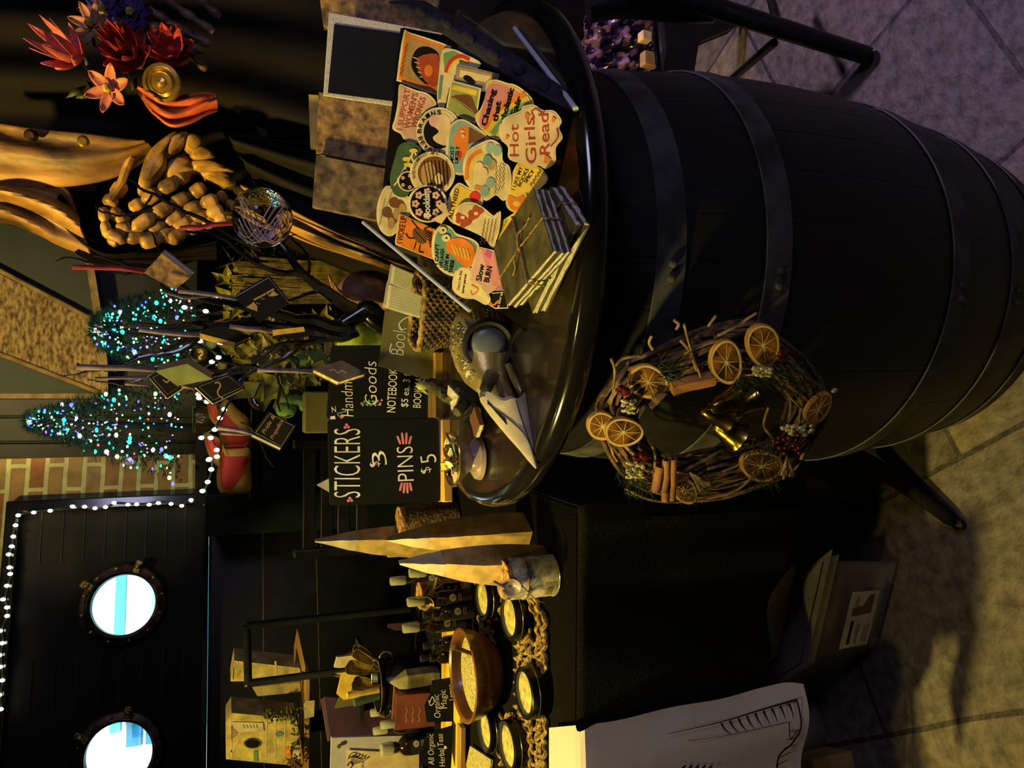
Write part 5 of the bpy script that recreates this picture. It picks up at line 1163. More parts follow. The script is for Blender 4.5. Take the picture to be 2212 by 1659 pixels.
# ribs: rows of knuckled segments running down to the left
rows = [[(690, 1310), (730, 1260), (790, 1170)], [(700, 1340), (760, 1390), (810, 1430)], [(840, 1345), (920, 1290), (1020, 1220), (1130, 1160), (1200, 1110)], [(750, 1460), (850, 1470), (980, 1380), (1100, 1310), (1220, 1250), (1310, 1190)], [(690, 1500), (810, 1530), (930, 1500), (1050, 1430), (1180, 1360), (1290, 1310), (1390, 1270)], [(900, 1560), (1020, 1530), (1110, 1480), (1230, 1400), (1330, 1370), (1430, 1340)], [(1080, 1540), (1180, 1490), (1290, 1430), (1380, 1410), (1460, 1390)], [(1440, 1160), (1500, 1200), (1560, 1250), (1600, 1300)], [(1400, 1230), (1450, 1290), (1500, 1320)], [(660, 1330), (670, 1420), (700, 1520), (760, 1560)]]
for i, rw in enumerate(rows):
    rw = [q for a, b in zip(rw, rw[1:]) for q in (a, ((a[0] + b[0]) / 2, (a[1] + b[1]) / 2))][::1] + [rw[-1]] if i < 7 else rw
    c = curve([tuple(AY(*ZR([p])[0], 1.93 + .012 * math.sin(j * .6 + i))) for j, p in enumerate(rw)], 8 if i >= 7 else 5); k = len(c); rad = []
    for j in range(k):
        f = (j % 8) / 8 if i >= 7 else (j % 10) / 10; rad.append((.0165 if i < 7 else .012) * (1 - .45 * abs(math.cos(PI * f)) ** 10))
    MB().tube(c, rad, 'bone_amber', 10).build('rib', sf)
# collar straps of bone at upper left of the cavity
MB().tube(curve([tuple(AY(*ZR([p])[0], 1.92)) for p in ((840, 1010), (800, 1100), (770, 1180), (700, 1280))], 6), .009, 'bone_amber', 8).build('clavicle', sf)
# skeletal fingers at the photo's top edge
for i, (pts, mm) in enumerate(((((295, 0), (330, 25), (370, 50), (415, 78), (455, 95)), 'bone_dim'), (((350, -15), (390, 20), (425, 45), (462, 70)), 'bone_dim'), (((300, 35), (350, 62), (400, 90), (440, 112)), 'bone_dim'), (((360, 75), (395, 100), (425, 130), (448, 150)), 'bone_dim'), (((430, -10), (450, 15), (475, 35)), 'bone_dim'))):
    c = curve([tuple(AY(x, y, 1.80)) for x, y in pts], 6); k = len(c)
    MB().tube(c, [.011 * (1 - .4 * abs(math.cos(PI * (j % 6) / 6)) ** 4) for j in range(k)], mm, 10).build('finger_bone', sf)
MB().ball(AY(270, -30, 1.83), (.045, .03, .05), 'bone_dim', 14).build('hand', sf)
# ---- flowers and trinkets held by the skeleton
mat('petal_pink', (.62, .17, .20), .55, var=.25, scale=30, col2=(.40, .08, .10)); mat('petal_salmon', (.60, .22, .13), .55, var=.25, scale=30, col2=(.35, .10, .07)); mat('petal_red', (.45, .03, .03), .55, var=.3, scale=20)
mat('petal_orange', (.62, .11, .03), .55, var=.3, scale=14, bump=.3); mat('petal_purple', (.08, .03, .22), .6, var=.3, scale=30); mat('petal_peach', (.45, .20, .13), .6, var=.2, scale=30); mat('stamen', (.62, .50, .10), .6, var=.3, scale=90, bump=.5); mat('leaf_dark', (.03, .05, .02), .6, var=.3)
def bloom(name, c, Y, r, np_, mp, label, cup=.4, ax=(-.2, -1, .2), wd=.45, cen='stamen', layers=1):
    o = AY(*c, Y); t = thing(name, o, label, 'flower', 'artificial flowers in the skeleton\'s bouquet'); z = V(ax).normalized(); a_ = z.orthogonal().normalized(); b_ = z.cross(a_)
    for ly in range(layers):
        for i in range(np_):
            an = 2 * PI * (i + .5 * ly) / np_; d = a_ * math.cos(an) + b_ * math.sin(an); s_ = z.cross(d)
            def fn(u, v):
                w_ = math.sin(PI * min(1, .12 + v * .88)) ** .6 * wd * r * (1 - .25 * ly)
                return o + d * (r * v * (1 - .3 * ly)) + s_ * (u - .5) * 2 * w_ * .6 + z * (r * cup * v * v * (1 + ly) + .12 * r * math.cos((u - .5) * PI) * -1)
            MB().grid(fn, 6, 8, mp).build('petal', t, solid=.0012)
    mb = MB().ball(o + z * r * .12, (r * .2, r * .2, r * .2), cen, 12); mb.build('flower_centre', t)
    return t
bloom('lily_bloom', (165, 125), 1.74, .050, 7, 'petal_pink', 'large pink lily bloom, highest in the bouquet', .9, (.2, -1, .8), .5, layers=2)
bloom('daisy', (235, 192), 1.73, .050, 6, 'petal_salmon', 'salmon pink daisy with yellow centre, below the large pink bloom', .2, (-.1, -1, .5), .42)
bloom('daisy', (197, 52), 1.76, .046, 7, 'petal_peach', 'dusky peach daisy with a bright yellow centre, nearest the photo edge', .3, (0, -1, .6), .36)
bloom('rose_bloom', (282, 118), 1.76, .055, 8, 'petal_red', 'dark red rose bloom in the middle of the bouquet', .7, (0, -1, .3), .55, layers=3, cen='petal_red')
bloom('hibiscus_bloom', (372, 112), 1.74, .052, 6, 'petal_red', 'crimson ruffled bloom above the gold medallion', .5, (.1, -1, .2), .6, layers=2, cen='petal_red')
bloom('daisy', (283, 28), 1.79, .05, 8, 'petal_purple', 'deep purple daisy between the fingers and the peach one', .3, (0, -1, .3), .4)
bloom('daisy', (222, 22), 1.80, .05, 8, 'petal_purple', 'deep purple daisy at the very edge of the photo', .2, (0, -1, .4), .4)
bloom('daisy', (317, 98), 1.75, .03, 7, 'petal_purple', 'small plum daisy beside the crimson bloom', .3, (0, -1, .3), .4)
bloom('daisy', (258, 60), 1.80, .055, 9, 'petal_purple', 'dark violet daisy in the centre of the purple cluster', .3, (0, -1, .3), .4)
b = MB()
for i in range(26): p = AY(R.uniform(170, 330), R.uniform(60, 210), 1.80); q = p + V((R.uniform(-.04, .04), R.uniform(-.02, .01), R.uniform(-.04, .04))); s_ = V((.006, 0, .006)); b.add([p, p.lerp(q, .5) + s_, q, p.lerp(q, .5) - s_], [[0, 1, 2, 3]], 'leaf_dark')
tag(b.build('bouquet_leaves', solid=.001), 'dark green leaves filling the gaps of the bouquet', 'leaves')
o = AY(352, 180, 1.70); md = thing('medallion', o, 'oval gold medallion with a raised portrait against the red scarf', 'medallion')
ax = V((-.25, -1, .35))
MB().lathe(o, [(0, 0), (.036, 0), (.040, .004), (.038, .009), (.032, .010), (.030, .006), (0, .006)], 'brass', 40, ax=ax).build('rim', md)
MB().lathe(o + ax.normalized() * .004, [(.028, .002), (.022, .006), (.02, .004), (.012, .005), (.009, .009), (0, .011)], 'gold', 30, ax=ax).build('relief', md)
rows_ = [((302, 200, 1.74), (300, 196, 1.74)), ((330, 245, 1.72), (325, 200, 1.72)), ((370, 276, 1.71), (350, 210, 1.72)), ((410, 270, 1.71), (395, 205, 1.72)), ((445, 248, 1.71), (440, 200, 1.72)), ((470, 235, 1.72), (468, 205, 1.72))]
sc = sheet('scarf', rows_, 'petal_orange', .010, 5, par=md, seed=4, back=.01, nu=30, nv=30); 
# ================================================================ LEFT TABLE
LZ = .75; TX0, TX1, TY0, TY1 = -1.75, -.215, 1.165, 2.34
lt = thing('display_table', (-.98, 1.75, 0), 'black covered table left of the barrel full of jars and bottles', 'table')
MB().box(((TX0 + TX1) / 2, (TY0 + TY1) / 2, LZ - .02), (TX1 - TX0 - .02, TY1 - TY0 - .02, .03), 'black_wood').build('table_top', lt)
for x in (TX0 + .06, TX1 - .06):
    for y in (TY0 + .12, TY1 - .06): MB().tube([(x, y, 0), (x, y, LZ - .03)], .016, 'iron', 8).build('leg', lt)
def clothf(u, v):
    # u along the front from left to right and round the corner, v from the top edge down
    W = TX1 - TX0; L1 = W; L2 = TY1 - TY0; s_ = u * (L1 + L2)
    if s_ < L1: x, y, ox, oy = TX0 + s_, TY0, 0, -1
    else: x, y, ox, oy = TX1, TY0 + (s_ - L1), 1, 0
    hem = .30 - .12 * math.cos(s_ * 3.1) * .5 if s_ < L1 else .25
    if L1 - .62 < s_ < L1: hem = .26 + .10 * math.sin((s_ - L1 + .62) * 5)
    z = LZ + .002 - v * (LZ - hem); f = min(v * 2.2, 1)
    o = .004 + f * (.012 + .018 * math.sin(s_ * 17 + 1.2 * v) + .008 * math.sin(s_ * 41)) + .02 * v
    if ox: o = min(o, .03)
    return V((x + ox * o, y + oy * o, z))
cl = MB().grid(clothf, 150, 24, 'black_cloth').grid(lambda u, v: V((TX0 + (TX1 - TX0) * u, TY0 + (TY1 - TY0) * v, LZ + .002)), 4, 4, 'black_cloth').build('tablecloth', solid=.0015)
tag(cl, 'black cloth draped over the left table and down to the storage bins', 'tablecloth')
LT = LZ + .005
# ---- white cloth banner hanging over the front
mat('banner', (.74, .66, .62), .85, var=.06, scale=8, bump=.05)
WB = PM((0, TY0 - .10, .5), (0, -1, 0)); wbp = WB.p
edge_r = curve([(1186, 1572), (1230, 1568), (1330, 1558), (1450, 1530), (1560, 1512), (1640, 1490), (1700, 1476), (1736, 1478)], 5)
nE = len(edge_r) - 1
def banf(u, v):
    i = min(int(v * nE), nE - 1); f = v * nE - i; a = edge_r[i]; b = edge_r[i + 1]; x = a[0] + (b[0] - a[0]) * f; y = a[1] + (b[1] - a[1]) * f
    y2 = y + u * (1800 - y); x2 = x + (4 * math.sin(u * 7) + 6 * u) * v
    if x2 < 1244: return AZ(x2, y2, LT + .016)
    p = wbp(max(x2, 1285), y2); p.y += .008 * math.sin(u * 9 + v * 3) * v
    if x2 < 1285: e = AZ(1244, y2, LT + .016); t_ = (x2 - 1244) / 41; p = e.lerp(p, t_) + V((0, -.02, .02)) * math.sin(PI * t_)
    return p
bn = MB().grid(banf, 30, 90, 'banner')
def wline(pts, w_): stroke(bn, lambda x, y: wbp(x, y, .009), curve(pts, 5) if len(pts) > 2 else pts, w_, 'ink')
ZB = lambda p: Zm(1150, 1000, 2.083, p)
wline(ZB([(605, 1220), (850, 1165), (1050, 1105), (1190, 1065)]), [1 + i * .25 for i in range(16)]); wline(ZB([(700, 1250), (900, 1222), (1155, 1165)]), 1.2)
wline(ZB([(1190, 1065), (1210, 1180), (1170, 1260), (1110, 1320), (1098, 1420)]), 3.5); wline(ZB([(1155, 1165), (1162, 1240), (1195, 1200)]), 2)
for i in range(9): x = 850 + 38 * i; wline(ZB([(x, 1170 - 11 * i), (x + 14, 1195 - 10 * i), (x + 45 - 3 * i, 1222 - 9 * i)]), [5, 4.5, 4, 3.6, 3.2, 2.8, 2.4, 2, 1.6, 1.2, .8])
for i in range(6): wline(ZB([(1205 - 14 * i, 1200 + 34 * i), (1185 - 16 * i, 1206 + 36 * i), (1160 - 16 * i, 1205 + 40 * i)]), 1.6)
for i in range(5): wline(ZB([(670 + 30 * i, 1378), (690 + 30 * i, 1362)]), 4)
tag(bn.build('cloth_banner', solid=0), 'white cloth with a hand inked black border hanging from the left table', 'banner')

# ---- twisted jute runner
mat('jute', (.55, .35, .10), .9, var=.45, scale=90, bump=.6)
mb = MB(); rr = random.Random(3)
def jz(p): return V((p.x, p.y, LT + .006))
def strand(pts, r=.0042, amp=4):
    c = curve(pts, 6); P_ = []
    for i, (x, y) in enumerate(c): P_.append(jz(AZ(x, y, LT)) + V((rr.uniform(-.0004, .0004), rr.uniform(-.0004, .0004), .0022 * math.sin(i * .5))))
    mb.tube(P_, r, 'jute', 6)
ew = []
for k in range(3):
    ph = k * 2.1; strand([(1176 + 9 * math.sin(y * .045 + ph) + (0 if y > 1340 else (1340 - y) * -.45), y) for y in range(1285, 1700, 11)], .0048)
for k in range(4):
    ph = k * 1.6; strand([(1140 + 13 * math.sin(y * .035 + ph) + (0 if y > 1360 else (1360 - y) * -.5), y) for y in range(1290, 1700, 13)], .004)
for y in range(1380, 1680, 26):
    strand([(1178, y), (1160, y + 12), (1140, y + 4), (1122, y + 18)], .0035); strand([(1178, y + 20), (1158, y + 8), (1145, y - 8), (1118, y - 12)], .0035)
for k in range(4):
    ph = k * 1.5; strand([(1045 + 11 * math.sin(y * .06 + ph) + .18 * (y - 1300), y) for y in range(1330, 1420, 10)], .004)
    strand([(1060 + 12 * k + 8 * math.sin(i + ph), 1240 + 12 * i) for i in range(9)], .004)
    strand([(1085 + 12 * k + 6 * math.sin(i * 1.4 + ph), 1540 + 10 * i) for i in range(12)], .004)
    strand([(1020 + 9 * k + 6 * math.sin(i * 1.4 + ph), 1215 + 9 * i) for i in range(6)], .004)
tag(mb.build('table_runner'), 'twisted open weave jute runner along the front of the left table', 'runner')

# ---- tins with clear lids
mat('tin_black', (.012, .012, .013), .25, metal=.4, var=.2, scale=20)
mat('powder_yellow', (.85, .70, .18), .9, var=.3, scale=60, bump=.6)
mat('lid_glass', (1, 1, .9), .2, var=0, alpha=.05)
mat('silver', (.6, .6, .58), .25, metal=.9, var=.1)
def tin(lo, hi, h, label):
    """lo/hi: image x range along the picture's up axis on table; derived centre"""
    c = AZ(lo, hi, LT + h); c = V((c.x, c.y, LT)); return c
def make_tin(x, y, r, h, label, z0=LT, tilt=None):
    c = AZ(x, y, z0 + h); c.z = z0
    t = thing('salve_tin', c, label, 'tin', 'black tins of yellow salve with clear lids')
    ax = V(tilt or (0, 0, 1))
    MB().lathe(c, [(0, .001), (r * .97, .001), (r, .004), (r, h * .62), (r * .985, h * .64), (r * .985, h * .9), (r * .96, h * .94)], 'tin_black', 44, ax=ax).build('tin_body', t)
    MB().lathe(c, [(r * 1.0, h * .60), (r * 1.015, h * .62), (r * 1.0, h * .645)], 'silver', 44, ax=ax).build('seam_ring', t)
    MB().lathe(c, [(r * .99, h * .86), (r * .99, h * .99), (r * .93, h * 1.03), (r * .80, h * 1.0), (r * .80, h * .95)], 'tin_black', 44, ax=ax).build('lid_rim', t)
    MB().lathe(c, [(r * .83, h * .83), (r * .5, h * .85), (0, h * .86)], 'powder_yellow', 32, ax=ax).build('powder', t)
    MB().lathe(c, [(r * .82, h * .975), (r * .5, h * .985), (0, h * .985)], 'lid_glass', 32, ax=ax).build('clear_window', t)
make_tin(1040, 1292, .047, .032, 'black tin of yellow salve beside the corked jar, rear one near the bags')
make_tin(1098, 1333, .047, .034, 'black tin of yellow salve between the cork topped tin and the wooden bowl')
make_tin(1131, 1497, .048, .038, 'black tin of yellow salve in front of the wooden bowl')
make_tin(1046, 1578, .046, .034, 'black tin of yellow salve at the back, right behind the cut off one')
make_tin(1094, 1612, .050, .036, 'black tin of yellow salve cut off by the photo edge')

# ---- wooden bowl with salts
mat('bowl_wood', (.34, .13, .035), .35, var=.45, scale=7, bump=.1, coat=.3, stretch=(1, 1, 3))
mat('salt_yellow', (.78, .66, .25), .9, var=.25, scale=150, bump=.9)
bcen = AZ(1004, 1458, LT + .075); bcen.z = LT
BR = .098
wbw = thing('wooden_bowl', bcen, 'turned reddish wooden bowl heaped with pale yellow salt', 'bowl')
MB().lathe(bcen, [(0, .001), (.045, .001), (.062, .008), (.078, .026), (.091, .052), (BR, .080), (BR - .004, .082), (BR - .009, .078), (.083, .052), (.067, .028), (.04, .014), (0, .012)], 'bowl_wood', 64).build('bowl', wbw)
mb = MB()
mb.lathe(bcen, [(0, .066)] + [(.088 * i / 8, .066 - .010 * (i / 8) ** 2 + R.uniform(-.002, .002)) for i in range(1, 9)], 'salt_yellow', 40).build('salt', wbw)
s0 = AZ(1027, 1415, LT + .07); s1 = AZ(980, 1398, LT + .12)
sp = MB().tube([s0, s0.lerp(s1, .6), s1], [.004, .0045, .006], 'brown', 8).build('scoop_handle'); tag(sp, 'thin dark wooden spoon handle sticking out of the salt bowl', 'spoon')

# ---- paper bags
mat('kraft_light', (.60, .40, .14), .6, var=.2, scale=30, bump=.15); mat('glassine', (.62, .52, .36), .5, var=.15, scale=20, bump=.2); mat('bag_stamp', (.18, .12, .05), .7, var=.2)
def bag(base, top, w, dpt, label, yaw=0.5):
    """base: px of the near bottom corner; top: px of folded top"""
    b = AZ(*base, LT); rt = V((math.cos(yaw), math.sin(yaw), 0)); fw = V((rt.y, -rt.x, 0)); T_ = AY(*top, b.y + .03)
    H = T_.z - LT; lean = V((T_.x - b.x, T_.y - b.y, 0))
    t = thing('paper_bag', b, label, 'bag', 'paper bags on the corner of the left table')
    def ring(f):
        k = 1 - f ** 2.2; ww = w * (1 - .85 * max(0, (f - .4) / .6) ** 1.35); dd = dpt * k + .002; c = b + lean * f + V((0, 0, H * f)) - fw * dpt / 2
        return [c - rt * ww / 2 + fw * dd / 2, c + rt * ww / 2 + fw * dd / 2, c + rt * ww / 2 - fw * dd / 2, c - rt * ww / 2 - fw * dd / 2]
    for nm, lo, hi, m in (('paper_body', 0, .72, 'kraft_light'), ('glassine_top', .72, 1, 'glassine')):
        vs = []; n = 7
        for i in range(n): f = lo + (hi - lo) * i / (n - 1); vs += [p + V((R.uniform(-.001, .001), R.uniform(-.001, .001), 0)) for p in ring(f)]
        mb = MB().add(vs, [[i * 4 + j, i * 4 + (j + 1) % 4, (i + 1) * 4 + (j + 1) % 4, (i + 1) * 4 + j] for i in range(n - 1) for j in range(4)] + ([[0, 1, 2, 3]] if lo == 0 else []), m)
        mb.build(nm, t, angle=30)
    r = ring(.42); c = (r[0] + r[1]) / 2; u = (r[1] - r[0]).normalized(); up = (ring(.5)[0] - ring(.42)[0]).normalized(); nn_ = fw
    mb = MB()
    for i in range(10): a = 2 * PI * i / 10; mb.poly([c + nn_ * .002 + up * .008 * math.sin(a) + u * .003 * math.cos(a) + (up * math.sin(a) + u * math.cos(a)) * k for k in (.003, .012)] + [c + nn_ * .002 + up * .010 * math.sin(a + .25) + u * .004 * math.cos(a + .25)], 'bag_stamp')
    mb.build('stamp', t, smooth=False)
bag((985, 1150), (682, 1146), .055, .065, 'rearmost tall kraft bag with white top, behind the cork lidded jar', 1.05)
bag((1140, 1128), (838, 1142), .060, .052, 'kraft bag with white top nearest the barrel', 1.05)
bag((1186, 1200), (866, 1190), .060, .052, 'kraft bag with white top standing behind the cork topped tin', 1.1)

# ---- cork topped tin with wrap and shell scoop
mat('cork', (.62, .33, .10), .85, var=.45, scale=90, bump=.5); mat('label_print', (.66, .60, .50), .6, var=.35, scale=60, col2=(.20, .19, .20)); mat('seed_mix', (.18, .10, .04), .8, var=.45, scale=130, bump=.6)
def cork_tin(x, y, r, h, label, m, name='cork_jar', lab=True, zc=LT):
    c = AZ(x, y, zc + h); c.z = zc
    t = thing(name, c, label, 'jar')
    MB().lathe(c, [(0, .001), (r, .001), (r + .001, .003), (r, .005), (r, h * .86), (r * .97, h * .88), (r * .97, h * .92)], m, 40).build('jar_body', t)
    MB().lathe(c, [(r * .8, h * .86), (r * .92, h * .9), (r * .94, h), (r * .92, h * 1.01), (0, h * 1.012)], 'cork', 36).build('cork_lid', t)
    return t, c
t, c = cork_tin(1086, 1252, .037, .098, 'cork topped printed tin tied with twine and a shell scoop, frontmost on the left table', 'label_print')
MB().lathe(c, [(.0365, .004), (.0385, .002), (.0385, .0), (.0, .0)], 'silver', 40).build('base_rim', t)
mb = MB(); fn = lambda a, z, o=.0008: c + V(((.036 + o) * math.cos(a), (.036 + o) * math.sin(a), z))
mb.add([fn(-2.6 + i * .09, z, .0012) for z in (.006, .030) for i in range(12)], [[i, i + 1, 13 + i, 12 + i] for i in range(11)], 'cream2')
for i in range(10): a = -2.35 + i * .05; mb.add([fn(a, .014, .0018), fn(a + .02, .014, .0018), fn(a + .02, .026, .0018), fn(a, .026, .0018)], [[0, 1, 2, 3]], 'ink')
mb.build('label', t)
mb = MB(); mb.tube([fn(a * .2, .062 + .001 * math.sin(a * 3), .002) for a in range(32)], .0012, 'twine', 6, cap=False)
k0 = fn(-2.0, .062, .004); mb.tube(curve([tuple(k0), tuple(k0 + V((.01, -.01, .012))), tuple(k0 + V((.03, -.012, .03))), tuple(k0 + V((.045, -.01, .048)))], 4), .0011, 'twine', 6).tube(curve([tuple(k0), tuple(k0 + V((-.012, -.006, -.01))), tuple(k0 + V((-.02, -.004, -.028)))], 4), .0011, 'twine', 6)
mb.build('twine', t)
mat('shell', (.36, .28, .28), .35, var=.2, scale=30, bump=.2)
sc_ = AY(1105, 1268, c.y - .045); 
so = MB().lathe(sc_, [(.018, .004), (.014, .0), (.008, -.004), (0, -.005)], 'shell', 24, ax=(-.3, -1, .35)).tube([sc_ + V((0, 0, .014)), sc_ + V((.012, 0, .034))], .003, 'shell', 8).build('measuring_scoop', solid=.001); tag(so, 'small round shell coloured scoop tied to the front of the cork topped tin', 'scoop')
t, c = cork_tin(862, 1128, .042, .150, 'cork lidded jar of seeds half hidden behind the bags and stickers sign', 'seed_mix')
t, c = cork_tin(906, 1287, .034, .125, 'corked clear jar with a black label and wooden scoops on the yellow tray', 'lid_glass')
MB().lathe(c, [(0, .004), (.032, .004), (.032, .085), (0, .09)], 'salt_yellow', 28).build('contents', t)
mb = MB().add([c + V((.0355 * math.cos(a), .0355 * math.sin(a), z)) for z in (.03, .095) for a in [-2.3 + i * .12 for i in range(15)]], [[i, i + 1, 16 + i, 15 + i] for i in range(14)], 'ink')
mb.build('black_label', t)
mb = MB()
for k in range(3): mb.tube([c + V((.0362 * math.cos(a), .0362 * math.sin(a), .078 - .017 * k + .004 * math.sin(a * 30 + k))) for a in [-2.1 + i * .06 for i in range(22)]], .0009, 'cream2', 4)
mb.build('label_writing', t)
so_ = AY(922, 1302, c.y - .045); mat('spoon_wood', (.55, .33, .12), .5, var=.2, scale=20)
o = MB().lathe(so_, [(.0185, .006), (.014, .0), (.008, -.004), (0, -.005)], 'spoon_wood', 24, ax=(-.3, -1, .5)).tube([so_ + V((.012, 0, -.012)), so_ + V((.055, .01, -.028))], .0032, 'spoon_wood', 8).build('wooden_scoop', solid=.0012); tag(o, 'small round wooden scoop hanging in front of the corked clear jar', 'scoop')
o = MB().tube(curve([tuple(AY(925, 1288, c.y - .04)), tuple(AY(935, 1275, c.y - .042)), tuple(AY(950, 1266, c.y - .04)), tuple(AY(962, 1256, c.y - .036))], 4), .003, 'spoon_wood', 8).build('wooden_spoon'); tag(o, 'slender wooden spoon handle leaning across the black jar label', 'spoon')

# ---- bottles with clear caps
mat('amber_dark', (.020, .012, .006), .1, var=.2, coat=1, spec=.7); mat('cap_clear', (.75, .72, .45), .18, var=.1, alpha=.55, coat=.6); mat('pump_black', (.015, .015, .015), .4, var=.1); mat('label_dark', (.02, .018, .02), .5, var=.15)
def bottle(x, y, label, h=.155, r=.0185, cap=True, ztop=None, m='amber_dark', lab=0):
    c = AZ(x, y, LT + h); c.z = LT
    t = thing('spray_bottle', c, label, 'bottle', 'dark bottles with clear caps on the left table')
    MB().lathe(c, [(0, .001), (r * .95, .001), (r, .004), (r, h * .52), (r * .93, h * .58), (r * .6, h * .645), (r * .42, h * .67), (r * .42, h * .70)], m, 28).build('glass_body', t)
    MB().lathe(c, [(r * .52, h * .69), (r * .55, h * .70), (r * .55, h * .77), (r * .34, h * .78), (r * .32, h * .86), (r * .42, h * .87), (r * .42, h * .93), (0, h * .935)], 'pump_black', 20).build('pump', t)
    if cap: MB().lathe(c, [(r * .60, h * .765), (r * .66, h * .80), (r * .60, h * .985), (r * .50, h), (0, h)], 'cap_clear', 24).build('clear_cap', t)
    mb = MB().add([c + V(((r + .0006) * math.cos(a), (r + .0006) * math.sin(a), z)) for z in (h * .08, h * .47) for a in [-2.9 + i * .2 for i in range(14)]], [[i, i + 1, 15 + i, 14 + i] for i in range(13)], 'label_dark')
    mb.build('label', t)
    toc_ = V((CO.x - c.x, CO.y - c.y, 0)).normalized(); pc = c + toc_ * (r + .0012) + V((0, 0, h * .37)); u = V((-toc_.y, toc_.x, 0)); mb = MB()
    mb.poly([pc + u * .0085 * math.cos(a) + V((0, 0, .0085 * math.sin(a))) for a in [2 * PI * i / 18 for i in range(18)]], 'cream'); q = pc + toc_ * .0004
    mb.poly([q + u * .003 * math.cos(a) + V((0, 0, .003 * math.sin(a))) for a in [2 * PI * i / 10 for i in range(10)]], 'grey')
    for k in range(2): mb.poly([pc + u * s_ * .008 + V((0, 0, -.014 - .005 * k + d_)) for s_, d_ in ((-1, 0), (1, 0), (1, -.0014), (-1, -.0014))], 'cream')
    mb.build('round_label', t, smooth=False)
    return t
bt = [((832, 1166), 'bottle tucked right behind the rearmost kraft bag'), ((836, 1195), 'bottle directly left of the one behind the kraft bag, slightly turned'), ((884, 1238), 'bottle just behind the kraft bag standing by the cork topped tin'), ((843, 1256), 'tallest looking bottle left of the bags, behind the corked clear jar'),
      ((880, 1301), 'bottle left behind the corked clear jar'), ((870, 1358), 'lone bottle between the corked jar and the wooden bowl'), ((905, 1330), 'short bottle hidden between the corked jar and the wooden bowl', False), ((906, 1398), 'bottle with a black spray top behind the wooden bowl', False),
      ((900, 1424), 'bottle with a black spray top right beside the crystal', False), ((800, 1541), 'bottle with a bluish lit cap beside the black cauldron'), ((822, 1567), 'bottle with clear cap behind the red box'), ((806, 1580), 'bottle with clear cap half hidden before the purple box')]
for q in bt:
    (x, y), lb = q[0], q[1]; cp = len(q) < 3
    bottle(x, y, ('dark spray ' if cp else 'dark glass ') + lb, h=.165 if cp else .14, cap=cp)
bottle(822, 1620, 'larger amber bottle with grey cap in front of the clear framed notice', h=.15, r=.027)

# ---- black cauldron with tubes and scoops
pc = AZ(818, 1480, LT + .145); pc.z = LT
cp_ = thing('cauldron', pc, 'black metal cauldron full of gold scoops and rolled tubes', 'cauldron')
MB().lathe(pc, [(0, .002), (.05, .002), (.072, .02), (.082, .055), (.078, .095), (.068, .125), (.066, .135), (.074, .146), (.076, .150), (.070, .148), (.062, .135), (.07, .09), (0, .03)], 'tin_black', 48).build('pot', cp_)
MB().tube([pc + V((.072 * math.cos(a), .072 * math.sin(a), .15)) for a in [2 * PI * i / 40 for i in range(41)]], .002, 'silver', 6, cap=False).build('rim', cp_)
for s_ in (-1, 1): MB().tube([pc + V((s_ * (.075 + .018 * math.sin(a)), 0, .125 + .018 * math.cos(a))) for a in [PI * i / 10 for i in range(11)]], .003, 'silver', 6).build('handle', cp_)
mat('gold_leather', (.50, .34, .07), .35, metal=.5, var=.35, scale=40, bump=.3)
def scoop(a, b, r, label):
    A_, B_ = AY(*a, pc.y), AY(*b, pc.y - .01); d = (B_ - A_).normalized(); t = thing('metal_scoop', A_, label, 'scoop', 'gold scoops in the cauldron'); s_ = d.cross(V((0, -1, 0))).normalized(); n_ = V((0, -1, .2)).normalized(); L = (B_ - A_).length
    def fn(u, v): an = (u - .5) * PI; rr_ = r * math.sin(min(1, .35 + v * 1.2) * PI / 2) * (1 if v < .8 else math.sqrt(max(0, 1 - ((v - .8) / .2) ** 2)) * .999 + .001); return A_ + d * (L * v) + s_ * math.sin(an) * rr_ - n_ * math.cos(an) * rr_ * .6
    MB().grid(fn, 12, 14, 'gold_leather').build('scoop_blade', t, solid=.001)
    MB().tube([A_ - d * .05, A_], .0045, 'gold', 8).build('handle', t)
scoop((806, 1447), (746, 1440), .020, 'gold scoop with the widest round blade, foremost in the cauldron'); scoop((802, 1478), (760, 1476), .020, 'short blunt gold scoop below the widest one'); scoop((805, 1432), (762, 1408), .013, 'narrow gold scoop leaning right in the cauldron'); scoop((800, 1420), (764, 1396), .012, 'topmost slim gold scoop leaning furthest right')
for a, b, r, m, lb in (((818, 1490), (750, 1502), .009, 'yellow', 'yellow rolled tube in the cauldron'), ((818, 1503), (765, 1518), .011, 'forest', 'green rolled tube in the cauldron'), ((818, 1485), (760, 1492), .006, 'light_wood', 'thin tan stick between the rolled tubes')):
    tag(MB().tube([AY(*a, pc.y + .01), AY(*b, pc.y)], [r, r], m, 14).build('rolled_tube'), lb, 'tube', 'tubes in the cauldron')
# ---- crystal
mat('quartz', (.42, .38, .18), .12, var=.35, scale=18, coat=1, col2=(.10, .09, .04))
cb = AZ(948, 1462, LT); h_ = AY(839, 1470, cb.y).z - LT
cr = [V((cb.x, cb.y, LT)) + V((.033 * math.cos(a) * k, .026 * math.sin(a) * k, z)) for z, k in ((0.001, .85), (.02, 1.0), (h_ * .66, 1.0)) for a in [2 * PI * i / 6 + .2 for i in range(6)]]
cr.append(V((cb.x + .004, cb.y, LT + h_)))
tag(MB().add(cr, [[i * 6 + j, i * 6 + (j + 1) % 6, (i + 1) * 6 + (j + 1) % 6, (i + 1) * 6 + j] for i in range(2) for j in range(6)] + [[12 + j, 12 + (j + 1) % 6, 18] for j in range(6)] + [[5, 4, 3, 2, 1, 0]], 'quartz').build('quartz_crystal', smooth=False, bevel=.0015), 'smoky yellow quartz point standing beside the red box', 'crystal')
